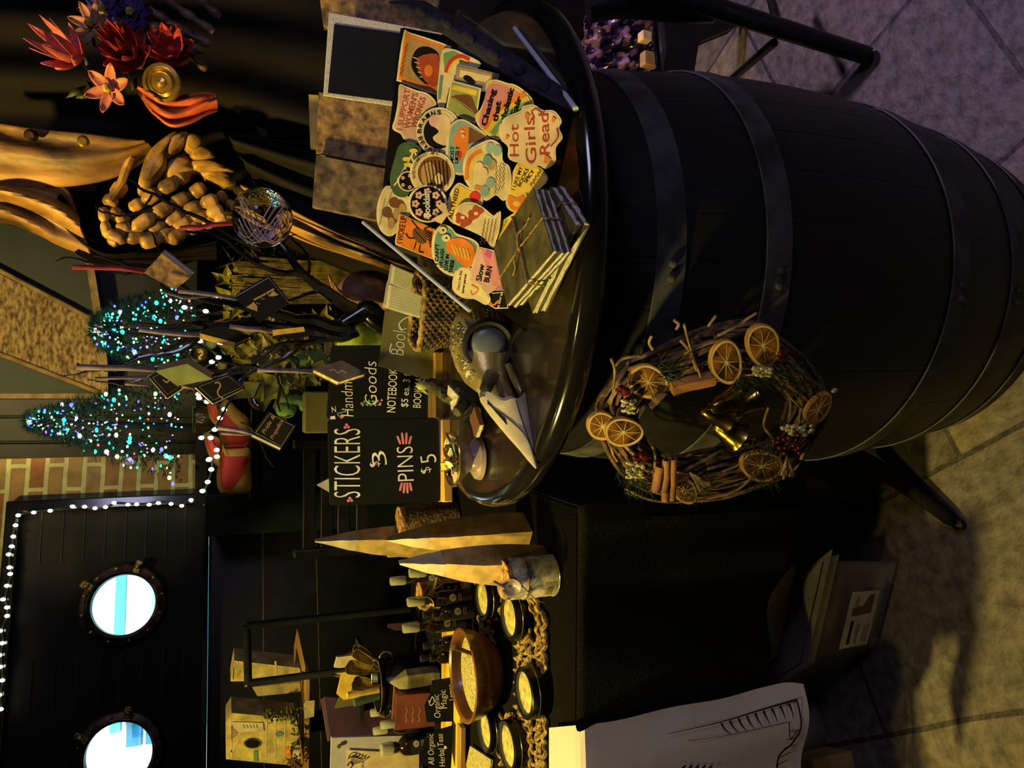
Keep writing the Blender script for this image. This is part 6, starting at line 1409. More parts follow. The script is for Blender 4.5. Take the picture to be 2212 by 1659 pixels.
# ---- red box of tea, slate signs, easel feet
mat('box_red', (.20, .05, .035), .5, var=.2, scale=14); mat('box_purple', (.075, .028, .06), .55, var=.25, scale=12)
def pbox(name, quad, Y, depth, m, label, cat, mside=None, off=None, draw=None, gr=None, nx=0, lean=0):
    c = AY(sum(p[0] for p in quad) / 4, sum(p[1] for p in quad) / 4, Y); P = PM(c, (nx, -1, lean)); q = [P.p(*p) for p in quad]; cen = sum(q, V()) / 4; base = V(cen); base.z = min(p.z for p in q)
    t = thing(name, base, label, cat, gr)
    MB().prism(q, (off or -P.n) * depth, m, mside).build('body', t, bevel=.001, smooth=False)
    if draw: mb = MB(); draw(mb, lambda x, y: P.p(x, y, .0008)); mb.build('printing', t, smooth=False)
    return t
def f(mb, fn):
    for i, L in enumerate((30, 44, 40)): text(mb, fn, ('herbal', 'tea blend', 'loose leaf')[i], (886 + 12 * i, 1548 - 3 * i), (888 + 12 * i, 1548 - L), 6, 'tan', .0)
C('box_print', (.4, .25, .1))
def f0(mb, fn):
    for i in range(3): stroke(mb, fn, [(876 + 14 * i, 1560), (879 + 14 * i, 1552), (876 + 14 * i, 1545), (880 + 14 * i, 1535), (877 + 14 * i, 1527)], 2, 'box_print')
pbox('tea_box', [(858, 1503), (928, 1497), (940, 1568), (853, 1578)], 1.96, .07, 'box_red', 'brick red box with faded gold lettering behind the Organic slate', 'box', draw=f0, nx=.0, lean=.1)
def f(d):
    for s, a, b, h in (('Organic', (952, 1550), (948, 1500), 14), ('Magic', (966, 1530), (962, 1490), 13), ('Lemon', (982, 1512), (978, 1478), 12)): d.txt(s, a, b, h, 'chalk', -.01, .1)
    d.line([(928, 1518), (934, 1505), (938, 1516), (930, 1524), (926, 1512)], 1.5)
t, P = board('slate_sign', [(922, 1560), (918, 1525), (930, 1500), (934, 1472), (990, 1462), (996, 1558)], 1.84, .12, .004, 'chalkboard', 'small wavy edged slate reading Organic Magic Lemon leaning behind the wooden bowl', 'sign', f, gr='small slate signs')
mat('tray_yellow', (.85, .58, .05), .6, var=.12, scale=20)
tray = thing('wooden_tray', AZ(1010, 1590, LT), 'long yellow wood tray under the small slates and bottles', 'tray')
a, b = AZ(992, 1700, LT), AZ(985, 1300, LT)
MB().box(((a.x + b.x) / 2, a.y + .02, LT + .004), (abs(b.x - a.x), .16, .008), 'tray_yellow').build('tray_base', tray, bevel=.001)
for s_ in (-1, 1): MB().box(((a.x + b.x) / 2, a.y + .02 + s_ * .077, LT + .010), (abs(b.x - a.x), .006, .020), 'tray_yellow').build('tray_side', tray, bevel=.001)
def f(d):
    for s, a, b, h in (('All Organic', (938, 1652), (936, 1585), 13), ('Herbal Teas', (962, 1655), (956, 1585), 13)): d.txt(s, a, b, h, 'chalk', -.008, .1)
    d.poly(heart((962, 1615), 4), 'chalk')
t, P = board('slate_sign', [(918, 1655), (908, 1625), (924, 1585), (980, 1568), (974, 1662)], 1.82, .12, .004, 'chalkboard', 'small wavy edged slate reading All Organic Herbal Teas on a wooden foot', 'sign', f, gr='small slate signs')
p = AZ(992, 1615, LT + .02); MB().box((p.x, p.y - .005, LT + .016), (.115, .03, .014), 'light_wood').build('wooden_base', t, bevel=.002)
# second flat yellow card near the tray
tag(MB().prism([AZ(x, y, LT + .002) for x, y in ((1020, 1610), (1010, 1659), (1060, 1680), (1066, 1640))], (0, 0, .006), 'salt_yellow').build('yellow_card'), 'yellow card lying flat by the tins at the photo edge', 'card')
# ---- purple box and clear framed notice
pbox('tall_box', [(700, 1505), (862, 1520), (872, 1600), (716, 1598)], 2.24, .08, 'box_purple', 'dark purple box standing behind the clear capped bottles', 'box', nx=.5)
mat('acrylic_white', (.46, .44, .48), .15, var=.05, coat=.6)
t = pbox('notice_frame', [(716, 1594), (912, 1588), (915, 1740), (712, 1740)], 2.10, .006, 'acrylic_white', 'pale acrylic stand holding a cream notice with scroll corner at the photo edge', 'frame')
P = PM(AY(814, 1660, 2.096), (0, -1, 0)); mb = MB(); mb.prism([P.p(*q, .001) for q in ((748, 1620), (905, 1628), (905, 1740), (746, 1740))], P.n * .0006, 'cream')
fn = lambda x, y: P.p(x, y, .0026)
for k in range(5): stroke(mb, fn, curve([(752 + 3 * k, 1640 - 2 * k), (758 + 6 * k, 1628 + 3 * k), (770 + 7 * k, 1626 + 2 * k), (765 + 5 * k, 1636 + 2 * k), (758, 1640 + 3 * k)], 5), 1.4, 'ink')
stroke(mb, fn, curve([(750, 1655), (756, 1646), (762, 1652), (756, 1660)], 5), 2, 'ink'); text(mb, fn, 'info', (785, 1670), (785, 1645), 5, 'grey')
mb.build('notice', t, smooth=False)
MB().lathe(P.p(732, 1611, .001), [(.006, 0), (.006, .004), (0, .005)], 'silver', 12, ax=(0, -1, 0)).build('screw', t)
# stack of folded papers / triangle packets behind the cauldron
for i, (q, m, lb) in enumerate((([(722, 1442), (728, 1420), (734, 1443)], 'cream', 'pale paper cone standing behind the cauldron'), ([(724, 1455), (738, 1458), (742, 1512), (728, 1500)], 'yellow', 'yellow folded card beside the pale paper cone'), ([(838, 1356), (842, 1348), (855, 1362), (842, 1364)], 'box_purple', 'small dark purple paper peak behind the bottles'), ([(740, 1418), (778, 1400), (790, 1440), (745, 1455)], 'box_purple', 'dark patterned packet behind the cauldron scoops'), ([(718, 1460), (755, 1470), (760, 1540), (722, 1530)], 'card_green', 'dark green card standing behind the rolled tubes'))):
    RZ_ = AY(772, 1470, 2.24).z if i != 2 else LT; P_ = [AY(x, y, 2.2 + .015 * i) for x, y in q]; P_ = [(P_[0].x if k_ < 1 else P_[-1].x if k_ > 1 else 0, 0, 0) for k_ in ()] or P_; xs_ = [p.x for p in P_]; P_ = sorted([p for p in P_ if p.z > min(q_.z for q_ in P_) - 1], key=lambda p: p.x)[:4]; P_ = [V((min(xs_), P_[0].y, RZ_))] + P_ + [V((max(xs_), P_[0].y, RZ_))]; tag(MB().prism(P_, (0, .012, 0), m).build('paper_packet', smooth=False), lb, 'packet')
RZ_ = AY(772, 1470, 2.24).z; rx_ = AY(772, 1465, 2.24).x
tag(MB().box((rx_, 2.235, RZ_ - .006), (.22, .09, .011), 'black_wood').box((rx_, 2.235, (RZ_ + LT) / 2 - .006), (.04, .04, RZ_ - LT - .014), 'black_wood').build('riser_shelf'), 'low black riser behind the cauldron', 'riser')

# ================================================================ STORAGE BINS, BLACK FOOT
mat('bin_plastic', (.42, .38, .34), .25, var=.15, scale=8, alpha=.38, coat=.5); mat('bin_lid', (.35, .31, .25), .35, var=.1, alpha=.8, coat=.4)
def bin_(A_, B_, D_, z0, h, label, lid=True):
    """A_ front right, B_ front left, D_ back left on the floor"""
    A_, B_, D_ = V(A_), V(B_), V(D_); E_ = A_ + D_ - B_; base = [A_, B_, D_, E_]; cen = sum(base, V()) / 4; cen.z = z0
    t = thing('storage_bin', cen, label, 'storage bin', 'clear plastic bins under the table')
    lo = [V((p.x, p.y, z0)).lerp(cen, .10) for p in base]; hi = [V((p.x, p.y, z0 + h)) for p in base]
    mb = MB().add(lo + hi, [[i, (i + 1) % 4, 4 + (i + 1) % 4, 4 + i] for i in range(4)] + [[3, 2, 1, 0]], 'bin_plastic'); mb.build('tub', t, bevel=.012)
    cc_ = cen + V((0, 0, h)); up = [cc_ + (p - cc_) * 1.05 for p in hi]
    MB().prism([p + V((0, 0, -.012)) for p in up], (0, 0, .026), 'bin_lid').prism([cc_ + (p - cc_) * .9 + V((0, 0, .014)) for p in hi], (0, 0, .006), 'bin_lid').build('lid', t, bevel=.005)
    return t, lo, hi
A1, B1_, D1 = AZ(1960, 1190, 0), AZ(1905, 1405, 0), AZ(1755, 1490, 0)
t, lo, hi = bin_(A1, B1_, D1, .002, .20, 'lower clear storage bin with a printed boot label on the stone floor')
# printed label on its front
a, b, c2, d2 = lo[1], lo[0], hi[0], hi[1]
def fb(u, v, o=.003): p = a.lerp(b, u).lerp(d2.lerp(c2, u), v); nrm = (b - a).cross(d2 - a).normalized(); nrm = nrm if nrm.y < 0 else -nrm; return p + nrm * o
C('label_paper', (.55, .52, .42), .6)
mb = MB().poly([fb(.12, .28, .012), fb(.70, .28, .012), fb(.70, .68, .012), fb(.12, .68, .012)], 'label_paper')
mb.poly([fb(.16, .56, .0125), fb(.40, .56, .0125), fb(.40, .60, .0125), fb(.16, .60, .0125)], 'ink').poly([fb(.16, .46, .0125), fb(.36, .46, .0125), fb(.36, .50, .0125), fb(.16, .50, .0125)], 'grey')
mb.poly([fb(u, v, .0125) for u, v in ((.45, .62), (.54, .62), (.55, .48), (.66, .42), (.67, .35), (.47, .34), (.46, .42))], 'brown').poly([fb(u, v, .013) for u, v in ((.56, .60), (.64, .60), (.64, .56), (.56, .56))], 'tan')
for k in range(4): mb.poly([fb(.16, .40 - .025 * k, .0125), fb(.34, .40 - .025 * k, .0125), fb(.34, .39 - .025 * k, .0125), fb(.16, .39 - .025 * k, .0125)], 'grey')
mb.build('label', t, smooth=False)
t2, lo2, hi2 = bin_(A1 + V((0, .04, 0)), B1_ + V((0, .04, 0)), D1 + V((0, .02, 0)), .232, .15, 'upper clear storage bin partly covered by the black cloth')
mb = MB()
for i in range(5): c = sum(lo2, V()) / 4 + V((.04 * (i - 2), .01 * (i % 2), .06)); mb.box(c, (.035, .09, .07 + .02 * (i % 3)), ('box_red', 'card_green', 'grey', 'brown', 'box_purple')[i], .3)
mb.build('dim_contents', t2)
mat('roll_grey', (.24, .22, .18), .6, var=.3, scale=12)
q = AZ(1835, 1560, 0)
tag(MB().lathe((q.x - .06, q.y + .14, .002), [(0, 0), (.075, 0), (.082, .01), (.082, .12), (.07, .14), (.072, .155), (0, .155)], 'roll_grey', 36).build('round_tub'), 'dim grey round tub on the floor behind the white cloth', 'tub')
tag(MB().box((q.x - .13, q.y + .05, .06), (.10, .16, .115), 'kraft', .3).build('cardboard_box', bevel=.003), 'small dim cardboard box on the floor at the photo edge', 'box')
fo = thing('splayed_stand', AZ(2060, 1125, 0), 'black splayed metal foot on the floor between barrel and bins', 'stand')
p0, p1, p2_ = AZ(2070, 1134, .012), AZ(1960, 1050, .03), AZ(1850, 985, .10)
MB().tube([p0, p0.lerp(p1, .15), p1, p2_], [.007, .014, .018, .018], 'black_cloth', 10).build('foot_arm', fo)
MB().lathe(p0, [(.010, -.01), (.011, .004), (0, .008)], 'black_paint', 12).build('foot_cap', fo)
# purple light on the floor beyond, painted as a flat lilac patch
P_ = [AZ(1640, 1035, .002), AZ(1740, 1012, .002), (AZ(1830, 1075, .002)), (AZ(1700, 1085, .002))]
mat('lilac_floor_light', (.42, .36, .48), .7, var=.3, scale=12)
tag(MB().prism(P_, (0, 0, .0015), 'lilac_floor_light').build('purple_lit_floor'), 'purple light on the floor behind the barrel and wreath, painted as a lilac patch', 'paper')

# ================================================================ SHELF WITH PAPER HOUSES
YH = 2.75
sh = thing('wooden_shelf', AY(660, 1500, YH), 'narrow wooden shelf holding the folded paper houses', 'shelf')
zs_ = AY(655, 1500, YH).z; xl, xr = AY(655, 1720, YH).x, AY(655, 1440, YH).x
MB().box(((xl + xr) / 2, YH + .02, zs_ - .008), (xr - xl, .15, .016), 'light_wood').build('shelf_board', sh, bevel=.001)
MB().prism([AY(x, y, YH - .03) for x, y in ((643, 1362), (662, 1450), (652, 1450), (641, 1400), (636, 1440), (636, 1400))], (0, .02, 0), 'light_wood').build('bracket', sh, smooth=False)
MB().box(((xl + xr) / 2, YH + .07, zs_ / 2 - .02), (.06, .04, zs_ - .03), 'black_wood').build('post', sh)
mat('paper_cream', (.62, .48, .22), .6, var=.25, scale=18, bump=.1); mat('paper_yellow', (.82, .64, .18), .6, var=.25, scale=24, bump=.1); mat('moss', (.22, .24, .05), .9, var=.5, scale=90, bump=.8)
def house(quad, Y, dep, label, draw=None, m='paper_yellow', ms='paper_cream'):
    c = AY(*quad[0], Y); P = PM(c, (0, -1, 0)); q = [P.p(*p) for p in quad]; cen = sum(q, V()) / len(q); base = V(cen); base.z = zs_
    t = thing('paper_house', base, label, 'paper house', 'folded paper houses on the shelf')
    MB().prism(q, (.02, dep, 0), m, ms).build('folded_walls', t, smooth=False)
    if draw: mb = MB(); draw(mb, lambda x, y, l=.001: P.p(x, y, l)); mb.build('trimmings', t, smooth=False)
    return t
def f(mb, fn):
    for a in (((506, 1430), (520, 1452), (504, 1468)), ((506, 1440), (512, 1428), (522, 1445))): stroke(mb, fn, list(a) + [a[0]], 2, 'cream2')
    stroke(mb, fn, [(595, 1428), (597, 1470)], 4, 'cream2'); mb.poly([fn(x, y) for x, y in ((500, 1452), (506, 1440), (520, 1455), (502, 1470))], 'yellow')
house([(498, 1472), (506, 1427), (648, 1443), (652, 1470)], 2.72, .07, 'slim folded paper house standing right of the flat card on the shelf', f)
house([(545, 1485), (648, 1475), (650, 1495), (556, 1504)], 2.74, .02, 'plain folded paper card between the two paper houses', None, 'paper_cream')
def f(mb, fn):
    stroke(mb, fn, [(500, 1555), (500, 1640)], 3, 'cream2'); stroke(mb, fn, [(500, 1560), (520, 1590), (500, 1625)], 5, 'cream2')
    mb.poly([fn(x, y) for x, y in ((500, 1568), (518, 1582), (500, 1598))], 'tan'); mb.poly([fn(x, y, .003) for x, y in ((498, 1563), (505, 1560), (568, 1561), (570, 1580), (515, 1582))], 'cream2')
    for k in range(5): stroke(mb, lambda x, y: fn(x, y, .004), [(525 + 7 * k, 1566), (529 + 7 * k, 1573)], 2, 'grey')
    mb.poly([fn(x, y, .002) for x, y in ell(545, 1606, 16, 9, 16)], 'ink'); stroke(mb, lambda x, y: fn(x, y, .003), ell(545, 1606, 18, 10, 16) + [ell(545, 1606, 18, 10, 16)[0]], 2, 'silver')
    mb.poly([fn(x, y, .002) for x, y in ((548, 1622), (556, 1622), (558, 1645), (548, 1645))], 'green')
    for k in range(3): stroke(mb, fn, [(576 + 20 * k, 1550), (574 + 20 * k, 1640)], 3, 'cream2')
    mb.poly([fn(x, y, .002) for x, y in ell(603, 1586, 9, 6, 14)], 'teal')
house([(488, 1560), (500, 1540), (640, 1553), (648, 1600), (648, 1655), (488, 1640)], 2.70, .09, 'largest paper house with a tag, silver buckle and moss on the shelf', f)
mb = MB()
for i in range(260):
    x = R.uniform(570, 648); y = 1545 + R.gauss(0, 7) if i % 2 else R.uniform(1530, 1655); x = x if i % 2 else R.uniform(628, 648)
    mb.ball(AY(x, y, 2.67 + R.uniform(-.01, .01)), R.uniform(.002, .006), 'moss', 5)
tag(mb.build('moss_clump'), 'yellow green moss gathered at the foot of the largest paper house', 'moss', kind='stuff')
m_ = thing('toy_mushroom', AY(640, 1623, 2.66), 'small orange capped toy mushroom in the moss', 'mushroom')
o = AY(624, 1622, 2.66); MB().lathe(o, [(.017, -.004), (.014, .006), (.007, .013), (0, .016)], 'orange', 20, ax=(-.2, 0, 1)).build('cap', m_); MB().tube([AY(628, 1622, 2.66), AY(646, 1624, 2.66)], [.010, .014], 'cream', 12).build('stem', m_)
tg = thing('paper_tag', AY(670, 1530, 2.66), 'small cream swing tag hanging below the shelf edge', 'tag')
MB().prism([AY(x, y, 2.655) for x, y in ((656, 1520), (660, 1514), (680, 1513), (678, 1548), (658, 1553))], (0, .001, 0), 'cream').build('card', tg); MB().tube([AY(646, 1528, 2.66), AY(658, 1532, 2.653)], .001, 'twine', 5).build('string', tg)
mb = MB()
for k in range(4):
    c = (630 + 5 * k, 1645 + 4 * k); pts_ = []
    for i in range(12): a = 2 * PI * i / 12; r = (14 if i % 2 else 7); pts_.append(AY(c[0] + r * math.cos(a), c[1] + r * math.sin(a), 2.64 + .004 * k))
    mb.prism(pts_, (0, .001, 0), 'brown')
tag(mb.build('dried_leaves', smooth=False), 'dried brown star shaped leaves at the photo edge of the shelf', 'leaves')

# ================================================================ BLACK ROD FRAME, LADDER BACK CHAIR, STOOL
rf = thing('rod_frame', AY(740, 1455, 2.45), 'thin black metal rod bent square in front of the paper houses', 'stand'); rf['_o'] = list(AY(740, 1455, 2.45)); 
MB().tube([AY(533, 1352, 2.45), AY(536, 1476, 2.45)], .012, 'matte_black', 10).tube([AY(536, 1476, 2.45), AY(660, 1460, 2.42), AY(760, 1448, 2.36)], .012, 'matte_black', 10).ball(AY(536, 1478, 2.45), .014, 'bronze_dark', 10).build('rod', rf)
q = AY(533, 1352, 2.45); MB().tube([q, (q.x, 2.45, 0)], .012, 'matte_black', 10).build('post', rf)
mat('chair_black', (.022, .022, .024), .4, var=.3, scale=14, bump=.08)
YC = 2.62
ch = thing('chair', (AY(700, 1080, YC).x, YC + .2, 0), 'black ladder back chair behind the signs and paper bags', 'chair')
def pole(a, b, w_, d_, m='chair_black', nm='post', Y=YC):
    A_, B_ = AY(*a, Y), AY(*b, Y); dd = (B_ - A_); c = (A_ + B_) / 2; z = dd.normalized(); x = z.cross(V((0, 1, 0))).normalized(); y = z.cross(x)
    return MB().box(c, (w_, d_, dd.length), m, rot=Matrix((x, y, z)).transposed()).build(nm, ch, bevel=.003)
gl = AY(640, 1196, YC); gr2 = AY(640, 960, YC)
for g in (gl, gr2):
    top = g.z + .01; MB().box((g.x, YC, top / 2), (.032, .03, top), 'chair_black').build('post', ch, bevel=.006)
    MB().box((g.x, YC + .40, .225), (.03, .03, .45), 'chair_black').build('leg', ch, bevel=.004)
for x in (668, 706, 742, 782):
    z = AY(x, 1080, YC).z; MB().box(((gl.x + gr2.x) / 2, YC, z), (gr2.x - gl.x, .02, .042), 'chair_black').build('slat', ch, bevel=.003)
MB().box(((gl.x + gr2.x) / 2, YC + .20, .46), (gr2.x - gl.x, .42, .03), 'chair_black').build('seat', ch, bevel=.005)
# white paper peak between sign and chair
pk = [AY(684, 1048, 1.85), AY(712, 1064, 1.85), AY(712, 1033, 1.85)]
tag(MB().prism([pk[0], pk[1], V((pk[1].x, 1.85, LT)), V((pk[2].x, 1.85, LT)), pk[2]], (0, .012, 0), 'white').build('paper_cone', smooth=False), 'white paper cone whose tiny point shows above the stickers chalkboard', 'paper')
# right foreground chair
YR = 1.32
st_ = thing('stool', (AZ(1880, 122, 0).x, 1.30, 0), 'black wooden stool legs behind the barrel at the photo edge', 'stool')
def bar2(a, b, r, Ya, Yb, nm):
    A_, B_ = AY(*a, Ya), AY(*b, Yb); return MB().tube([A_, B_], r, 'black_paint', 8).build(nm, st_)
foot = AZ(1876, 121, .014); tp = AY(1560, 22, 1.36); MB().tube([foot, foot.lerp(tp, .5), tp], [.019, .021, .022], 'black_paint', 10).build('leg', st_)
A_ = AY(1560, 22, 1.36); MB().tube([A_, AY(1270, -60, 1.45)], .022, 'black_paint', 10).build('leg', st_)
bar2((1655, -40), (1680, 50), .010, 1.42, 1.33, 'brace'); bar2((1672, 92), (1580, 172), .010, 1.34, 1.62, 'brace'); 
MB().tube(curve([tuple(AY(*p)) for p in ((1270, 20, 1.5), (1330, 10, 1.48), (1400, 12, 1.46), (1480, 20, 1.42), (1545, 18, 1.38))], 4), [.03] * 17, 'black_paint', 10).build('seat_rail', st_)
MB().tube(curve([tuple(AY(*p)) for p in ((1415, 30, 1.55), (1418, 90, 1.56), (1424, 150, 1.58), (1432, 180, 1.6))], 4), .008, 'black_gloss', 8).build('hoop_brace', st_)
MB().prism([AY(x, y, 1.66) for x, y in ((1430, 20), (1640, 10), (1585, 60), (1510, 90), (1498, 165), (1430, 175), (1440, 100))], (0, .03, 0), 'black_paint').build('seat_panel', st_, bevel=.004)
# crumpled purple cellophane, and bottle shapes beyond the stool
mat('cellophane', (.20, .11, .24), .2, var=.45, scale=14, bump=.8, coat=.8)
cf = PM(AY(1345, 100, 1.95), (0, -1, 0))
def fcel(u, v):
    x = 1262 + 170 * v; y = 30 + 150 * u; n_ = noise.noise(V((u * 9, v * 9, 2))) * .05 + noise.noise(V((u * 22, v * 22, 7))) * .02; return cf.p(x, y) + V((0, n_, 0))
tag(MB().grid(fcel, 40, 40, 'cellophane').build('cellophane_wrap', smooth=True, angle=25, solid=.001), 'crumpled purple cellophane between the barrel and the stool', 'cellophane')
for c, m, r, lb in (((1366, 52), 'led_blue_d', 8, 'small blue trinket on the purple cellophane'), ((1366, 102), 'peach', 11, 'small orange block on the purple cellophane'), ((1375, 150), 'tan', 16, 'pale tan bundle low on the purple cellophane')):
    mat('led_blue_d', (.10, .09, .75), .4, var=.1)
    p = cf.p(*c) + V((0, -.07, 0)); tag(MB().box(p, (r * .0026, .03, r * .0030), m).build('trinket', bevel=.004), lb, 'trinket')
mat('reflection_blue_red', (.25, .12, .6), .2, metal=.7, var=.45, scale=18, col2=(.6, .08, .03), coat=1)  # reflection along the barrel edge, painted blue and red on a rod
mb = MB().tube([AY(1296, 164, 1.5), AY(1330, 165, 1.5), AY(1398, 168, 1.5)], [.004, .007, .004], 'reflection_blue_red', 10)
tag(mb.build('edge_reflection'), 'painted blue and red foil edge just behind the barrel side', 'reflection')

# ================================================================ THINGS BEHIND THE BLACK TREE
BT = .90; bt_ = thing('side_table', (0, 2.2, 0), 'low black table behind the barrel holding plants and the plush creature', 'table')
MB().box((.06, 2.1, BT - .015), (.38, .82, .03), 'black_wood').build('table_top', bt_)
for x in (-.10, .22):
    for y in (1.75, 2.45): MB().box((x, y, (BT - .03) / 2), (.04, .04, BT - .03), 'black_wood').build('leg', bt_)
# red and yellow cushions
YQ = 2.95
mat('cush_red', (.60, .035, .015), .6, var=.2, scale=6); mat('cush_yellow', (.72, .38, .05), .6, var=.2, scale=6)
def cush(quad, Y, dep, label, draw):
    P = PM(AY(*quad[0], Y), (0, -1, 0)); q = [P.p(*p) for p in ccurve(quad, 4)]; cen = sum(q, V()) / len(q); t = thing('patterned_cushion', cen, label, 'cushion', 'red and yellow cushions on the bar counter'); nq = len(q)
    mb = MB(); rings = [[cen + (p - cen) * k + P.n * (dep * h) for p in q] for k, h in ((1, 0), (.96, .35), (.85, .75), (.6, 1.0), (.3, 1.1))]
    vs = sum(rings, []) + [cen + P.n * dep * 1.12] + [cen + (p - cen) * .9 - P.n * dep * .7 for p in q]; fs = [[i * nq + j, i * nq + (j + 1) % nq, (i + 1) * nq + (j + 1) % nq, (i + 1) * nq + j] for i in range(4) for j in range(nq)] + [[4 * nq + j, 4 * nq + (j + 1) % nq, 5 * nq] for j in range(nq)] + [[j, (j + 1) % nq, 5 * nq + 1 + (j + 1) % nq, 5 * nq + 1 + j] for j in range(nq)]
    mb.add(vs, fs, 'cush_yellow'); mb.build('cushion_body', t); bv = mb.bvh()
    def fn(x, y):
        d = ray(x, y).normalized(); l, n_, i, ds = bv.ray_cast(CO, d); return (l - d * .002) if l else P.p(x, y, dep * .5)
    for poly_ in draw:
        pp = ccurve(poly_, 5); k = len(pp); cx = sum(a for a, b in pp) / k; cy = sum(b for a, b in pp) / k; mb = MB(); vs = []
        for s_ in (1, .8, .6, .4, .2): vs += [fn(cx + (a - cx) * s_, cy + (b - cy) * s_) for a, b in pp]
        vs.append(fn(cx, cy)); mb.add(vs, [[i * k + j, i * k + (j + 1) % k, (i + 1) * k + (j + 1) % k, (i + 1) * k + j] for i in range(4) for j in range(k)] + [[4 * k + j, 4 * k + (j + 1) % k, 5 * k] for j in range(k)], 'cush_red'); mb.build('red_patch', t)
cush([(478, 960), (490, 966), (538, 968), (542, 1010), (542, 1060), (500, 1066), (475, 1063), (468, 1030)], YQ, .04, 'yellow cushion with a large red leaf shape beside the cabinet end', [[(478, 968), (488, 985), (536, 987), (530, 1012), (512, 1040), (493, 1064), (477, 1062), (470, 1025)], [(484, 938 + 30), (500, 962), (530, 963), (520, 969)]])
cush([(472, 880), (490, 862), (515, 885), (537, 905), (540, 930), (539, 966), (485, 962), (470, 920)], YQ + .03, .035, 'yellow cushion with red scallops behind the dangling ribbon', [[(478, 900), (488, 895), (500, 908), (522, 930), (537, 948), (535, 962), (500, 962), (482, 948), (475, 925)]])
cush([(440, 935), (456, 938), (476, 950), (476, 980), (478, 1010), (462, 1000), (447, 975)], YQ - .02, .03, 'small folded red cushion corner under the tangled lights', [[(445, 943), (458, 944), (474, 956), (474, 975), (460, 985), (450, 970)]])
cush([(448, 862), (466, 870), (472, 900), (468, 920), (452, 900)], YQ - .02, .02, 'small orange red cushion tip between two bulbs', [[(450, 868), (462, 874), (468, 895), (466, 912), (455, 895)]])
mat('amber_glass', (.55, .36, .03), .15, var=.3, scale=20, coat=1)
q = AY(440, 905, 3.3); jt = thing('amber_jar', (q.x, 3.3, AY(462, 905, 3.3).z), 'small amber glass jar glowing in the string lights by the pointed conifer', 'jar')
hj = AY(418, 905, 3.3).z - AY(462, 905, 3.3).z
MB().lathe(jt.location, [(0, .001), (.05, .001), (.058, .01), (.055, hj * .5), (.058, hj * .9), (.05, hj)], 'amber_glass', 24).build('glass', jt)
MB().lathe(jt.location, [(.052, hj * .92), (.056, hj), (.05, hj * 1.04), (0, hj * 1.04)], 'gold', 24).build('lid', jt)
tag(MB().box((jt.location.x, 3.35, jt.location.z - .015), (.5, .25, .026), 'black_wood').build('small_shelf'), 'dark ledge under the amber jar', 'shelf')
# greenery, reeds
mat('leaf_olive', (.30, .31, .05), .5, var=.45, scale=20); mat('leaf_lime', (.30, .42, .07), .5, var=.25, scale=10); mat('reed', (.13, .11, .03), .7, var=.45, scale=40)
def leafy(name, rng, Y, n, L, m, label, seed, w=.2, groups=None):
    rr = random.Random(seed); mb = MB(); (x0, x1), (y0, y1) = rng
    base = AY(x1, (y0 + y1) / 2, Y)
    for i in range(n):
        p = AY(rr.uniform(x0, x1), rr.uniform(y0, y1), Y + rr.uniform(0, .12)); d = V((rr.uniform(-1, 1), rr.uniform(-.4, .2), rr.uniform(-.2, 1))).normalized() * L * rr.uniform(.6, 1.2); s_ = d.cross(V((rr.uniform(-.3, .3), -1, .2))).normalized() * L * w
        mb.add([p, p + d * .4 + s_, p + d, p + d * .4 - s_, p + d * .45 + V((0, .008, 0))], [[0, 1, 4], [1, 2, 4], [2, 3, 4], [3, 0, 4]], m)
    t = thing('potted_plant', (base.x, base.y + .05, base.z), label, 'plant'); mb.build('foliage', t, smooth=False)
    q = V((min(max(base.x, -.12), .14), base.y + .02, BT)); MB().lathe(q, [(0, 0), (.05, 0), (.065, .10), (.06, .11), (0, .10)], 'brown', 20).build('pot', t)
    return t
leafy('p', ((505, 740), (700, 770)), 2.33, 110, .075, 'leaf_olive', 'olive leaved plant right behind the black tree trunk', 11)
leafy('p', ((490, 620), (590, 680)), 2.38, 70, .07, 'leaf_olive', 'yellowish plant between the red ribbon book and the arrow book', 12)
leafy('p', ((560, 700), (770, 850)), 2.12, 45, .09, 'leaf_olive', 'dim plant between the serpent book and the Handmade Goods board', 13, .28)
leafy('p', ((500, 640), (20 + 500, 20 + 560)), 2.42, 70, .06, 'reed', 'thin stemmed greenery beside the glass bauble', 15, .06)
# broad lime leaves
lf = thing('plush_frog', AY(690, 830, 2.2), 'bright green plush creature lying behind the chalkboards', 'plush toy')
mat('plush_green', (.18, .38, .06), .8, var=.2, scale=60, bump=.2, sheen=.4)
MB().tube(curve([tuple(AY(x, y, 2.2)) for x, y in ((585, 780), (620, 790), (660, 795), (705, 790))], 4), [.012, .02, .03, .035, .04, .045, .05, .05, .05, .05, .05, .045, .04], 'plush_green', 12).build('body', lf)
MB().tube(curve([tuple(AY(x, y, 2.15)) for x, y in ((710, 890), (670, 878), (640, 868), (615, 880))], 4), [.012, .015, .018, .02, .022, .022, .02, .02, .02, .022, .024, .022, .02], 'plush_green', 12).build('leg', lf)
MB().ball(AY(618, 886, 2.14), (.022, .02, .028), 'plush_green', 14).build('foot', lf)
fq = AY(690, 800, 2.2); tag(MB().box((fq.x, 2.2, (BT + fq.z - .04) / 2), (.10, .10, fq.z - .045 - BT), 'black_wood').build('riser_box', bevel=.003), 'small dark box holding up the green plush creature', 'riser')
fq = AY(655, 890, 2.05); tag(MB().box((fq.x, 2.05, (BT + fq.z) / 2), (.11, .05, fq.z - BT), 'card_green').build('green_box', bevel=.004), 'dull green box behind the plush leg', 'box')
mb = MB(); rr = random.Random(21)
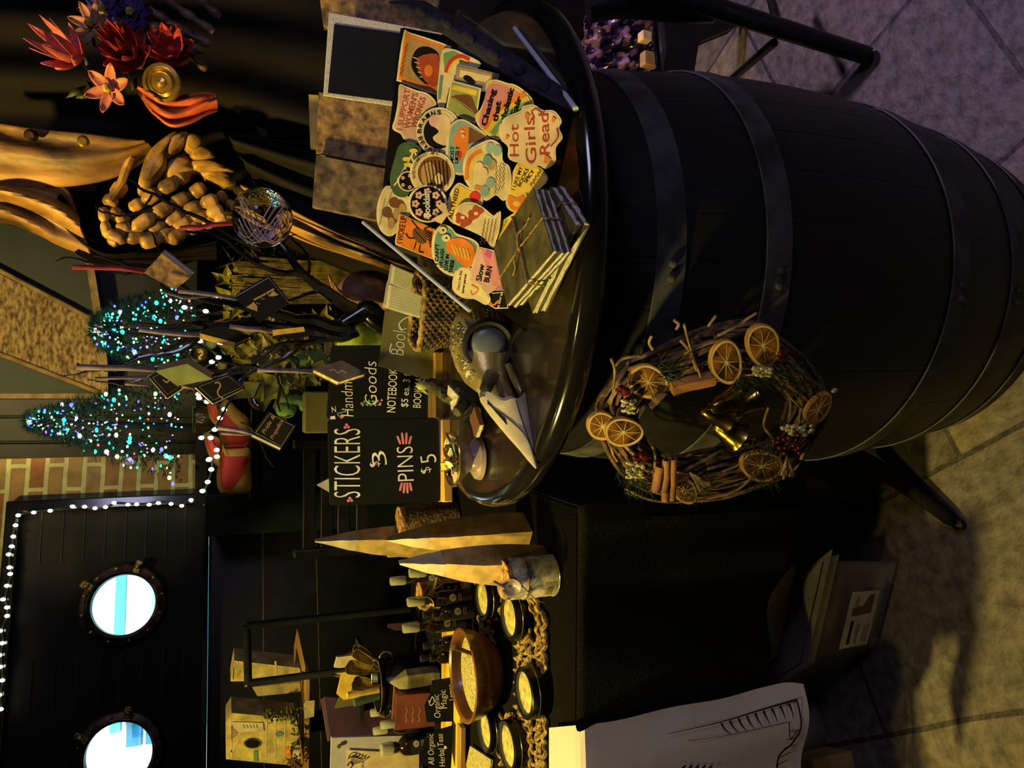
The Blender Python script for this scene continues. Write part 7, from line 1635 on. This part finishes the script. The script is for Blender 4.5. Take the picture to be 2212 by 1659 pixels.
for i in range(90):
    y = rr.uniform(560, 650); x0 = rr.uniform(500, 600); x1 = rr.uniform(700, 860)
    mb.tube([AY(x0, y + rr.uniform(-12, 12), 2.28 + rr.uniform(0, .08)), AY((x0 + x1) / 2, y + 4, 2.28), V((AY(x1, y, 2.28).x, 2.28, BT + .004))], rr.uniform(.003, .008), 'reed', 5)
tag(mb.build('reed_bundle'), 'bundle of upright olive brown reeds left of the skeleton coat hem', 'reeds', kind='stuff')
hk = thing('wooden_trough', AY(765, 640, 2.0), 'curved tan wooden bowl edge behind the black trunk', 'bowl')
mb = MB(); c = [AY(*p, 1.9) for p in ccurve([(714, 604), (735, 632), (765, 650), (830, 655), (838, 690), (790, 698), (752, 675), (728, 650)], 3)]
mb.prism(c, (.02, .05, 0), 'leather_tan').build('rim', hk); MB().ball(AY(800, 640, 1.98), (.07, .05, .09), 'brown', 18).build('hollow', hk)
mat('leaf_glass', (.34, .44, .06), .15, var=.4, scale=12, coat=1)
q = AY(800, 725, 1.75)
tag(MB().lathe((q.x, q.y, BT + .001), [(0, 0), (.035, 0), (.038, .02), (.036, .17), (.030, .18), (0, .18)], 'leaf_glass', 24).build('green_vase'), 'green and yellow glass vase behind the black tree base', 'vase')
o = thing('glossy_ball', AY(572, 858, 2.9), 'dark glossy round ornament behind the hanging serpent book', 'ornament'); c = AY(572, 855, 2.9)
mat('ball_navy', (.015, .02, .035), .08, var=0, coat=1); MB().ball(c, .062, 'ball_navy', 32).build('ball', o); MB().lathe(c + V((0, 0, -.075)), [(0, 0), (.04, 0), (.03, .015), (0, .02)], 'black_gloss', 20).build('foot', o)
# pale bits and red star among the lights
for i, (x, y, m, lb) in enumerate(((472, 690, 'red', 'small red ornament beside the arrow book'), (455, 740, 'olive', 'olive rounded ornament above the gilt edged book'), (430, 765, 'gold', 'gold ball ornament left of the gilt edged book'), (480, 790, 'olive', 'olive glass ornament below the tangled lights'), (500, 660, 'silver', 'silver ball ornament near the arrow book'), (520, 770, 'gold', 'gold ball ornament in the greenery'))):
    p = AY(x, y, 2.94); o = thing('bauble', p, lb, 'bauble', 'baubles among the tangled lights'); MB().ball(p, .018 + .006 * (i % 3), m, 16).build('ball', o); MB().lathe(p + V((0, 0, .018 + .006 * (i % 3) - .002)), [(.006, 0), (.006, .006), (0, .007)], 'gold', 8).build('cap', o)
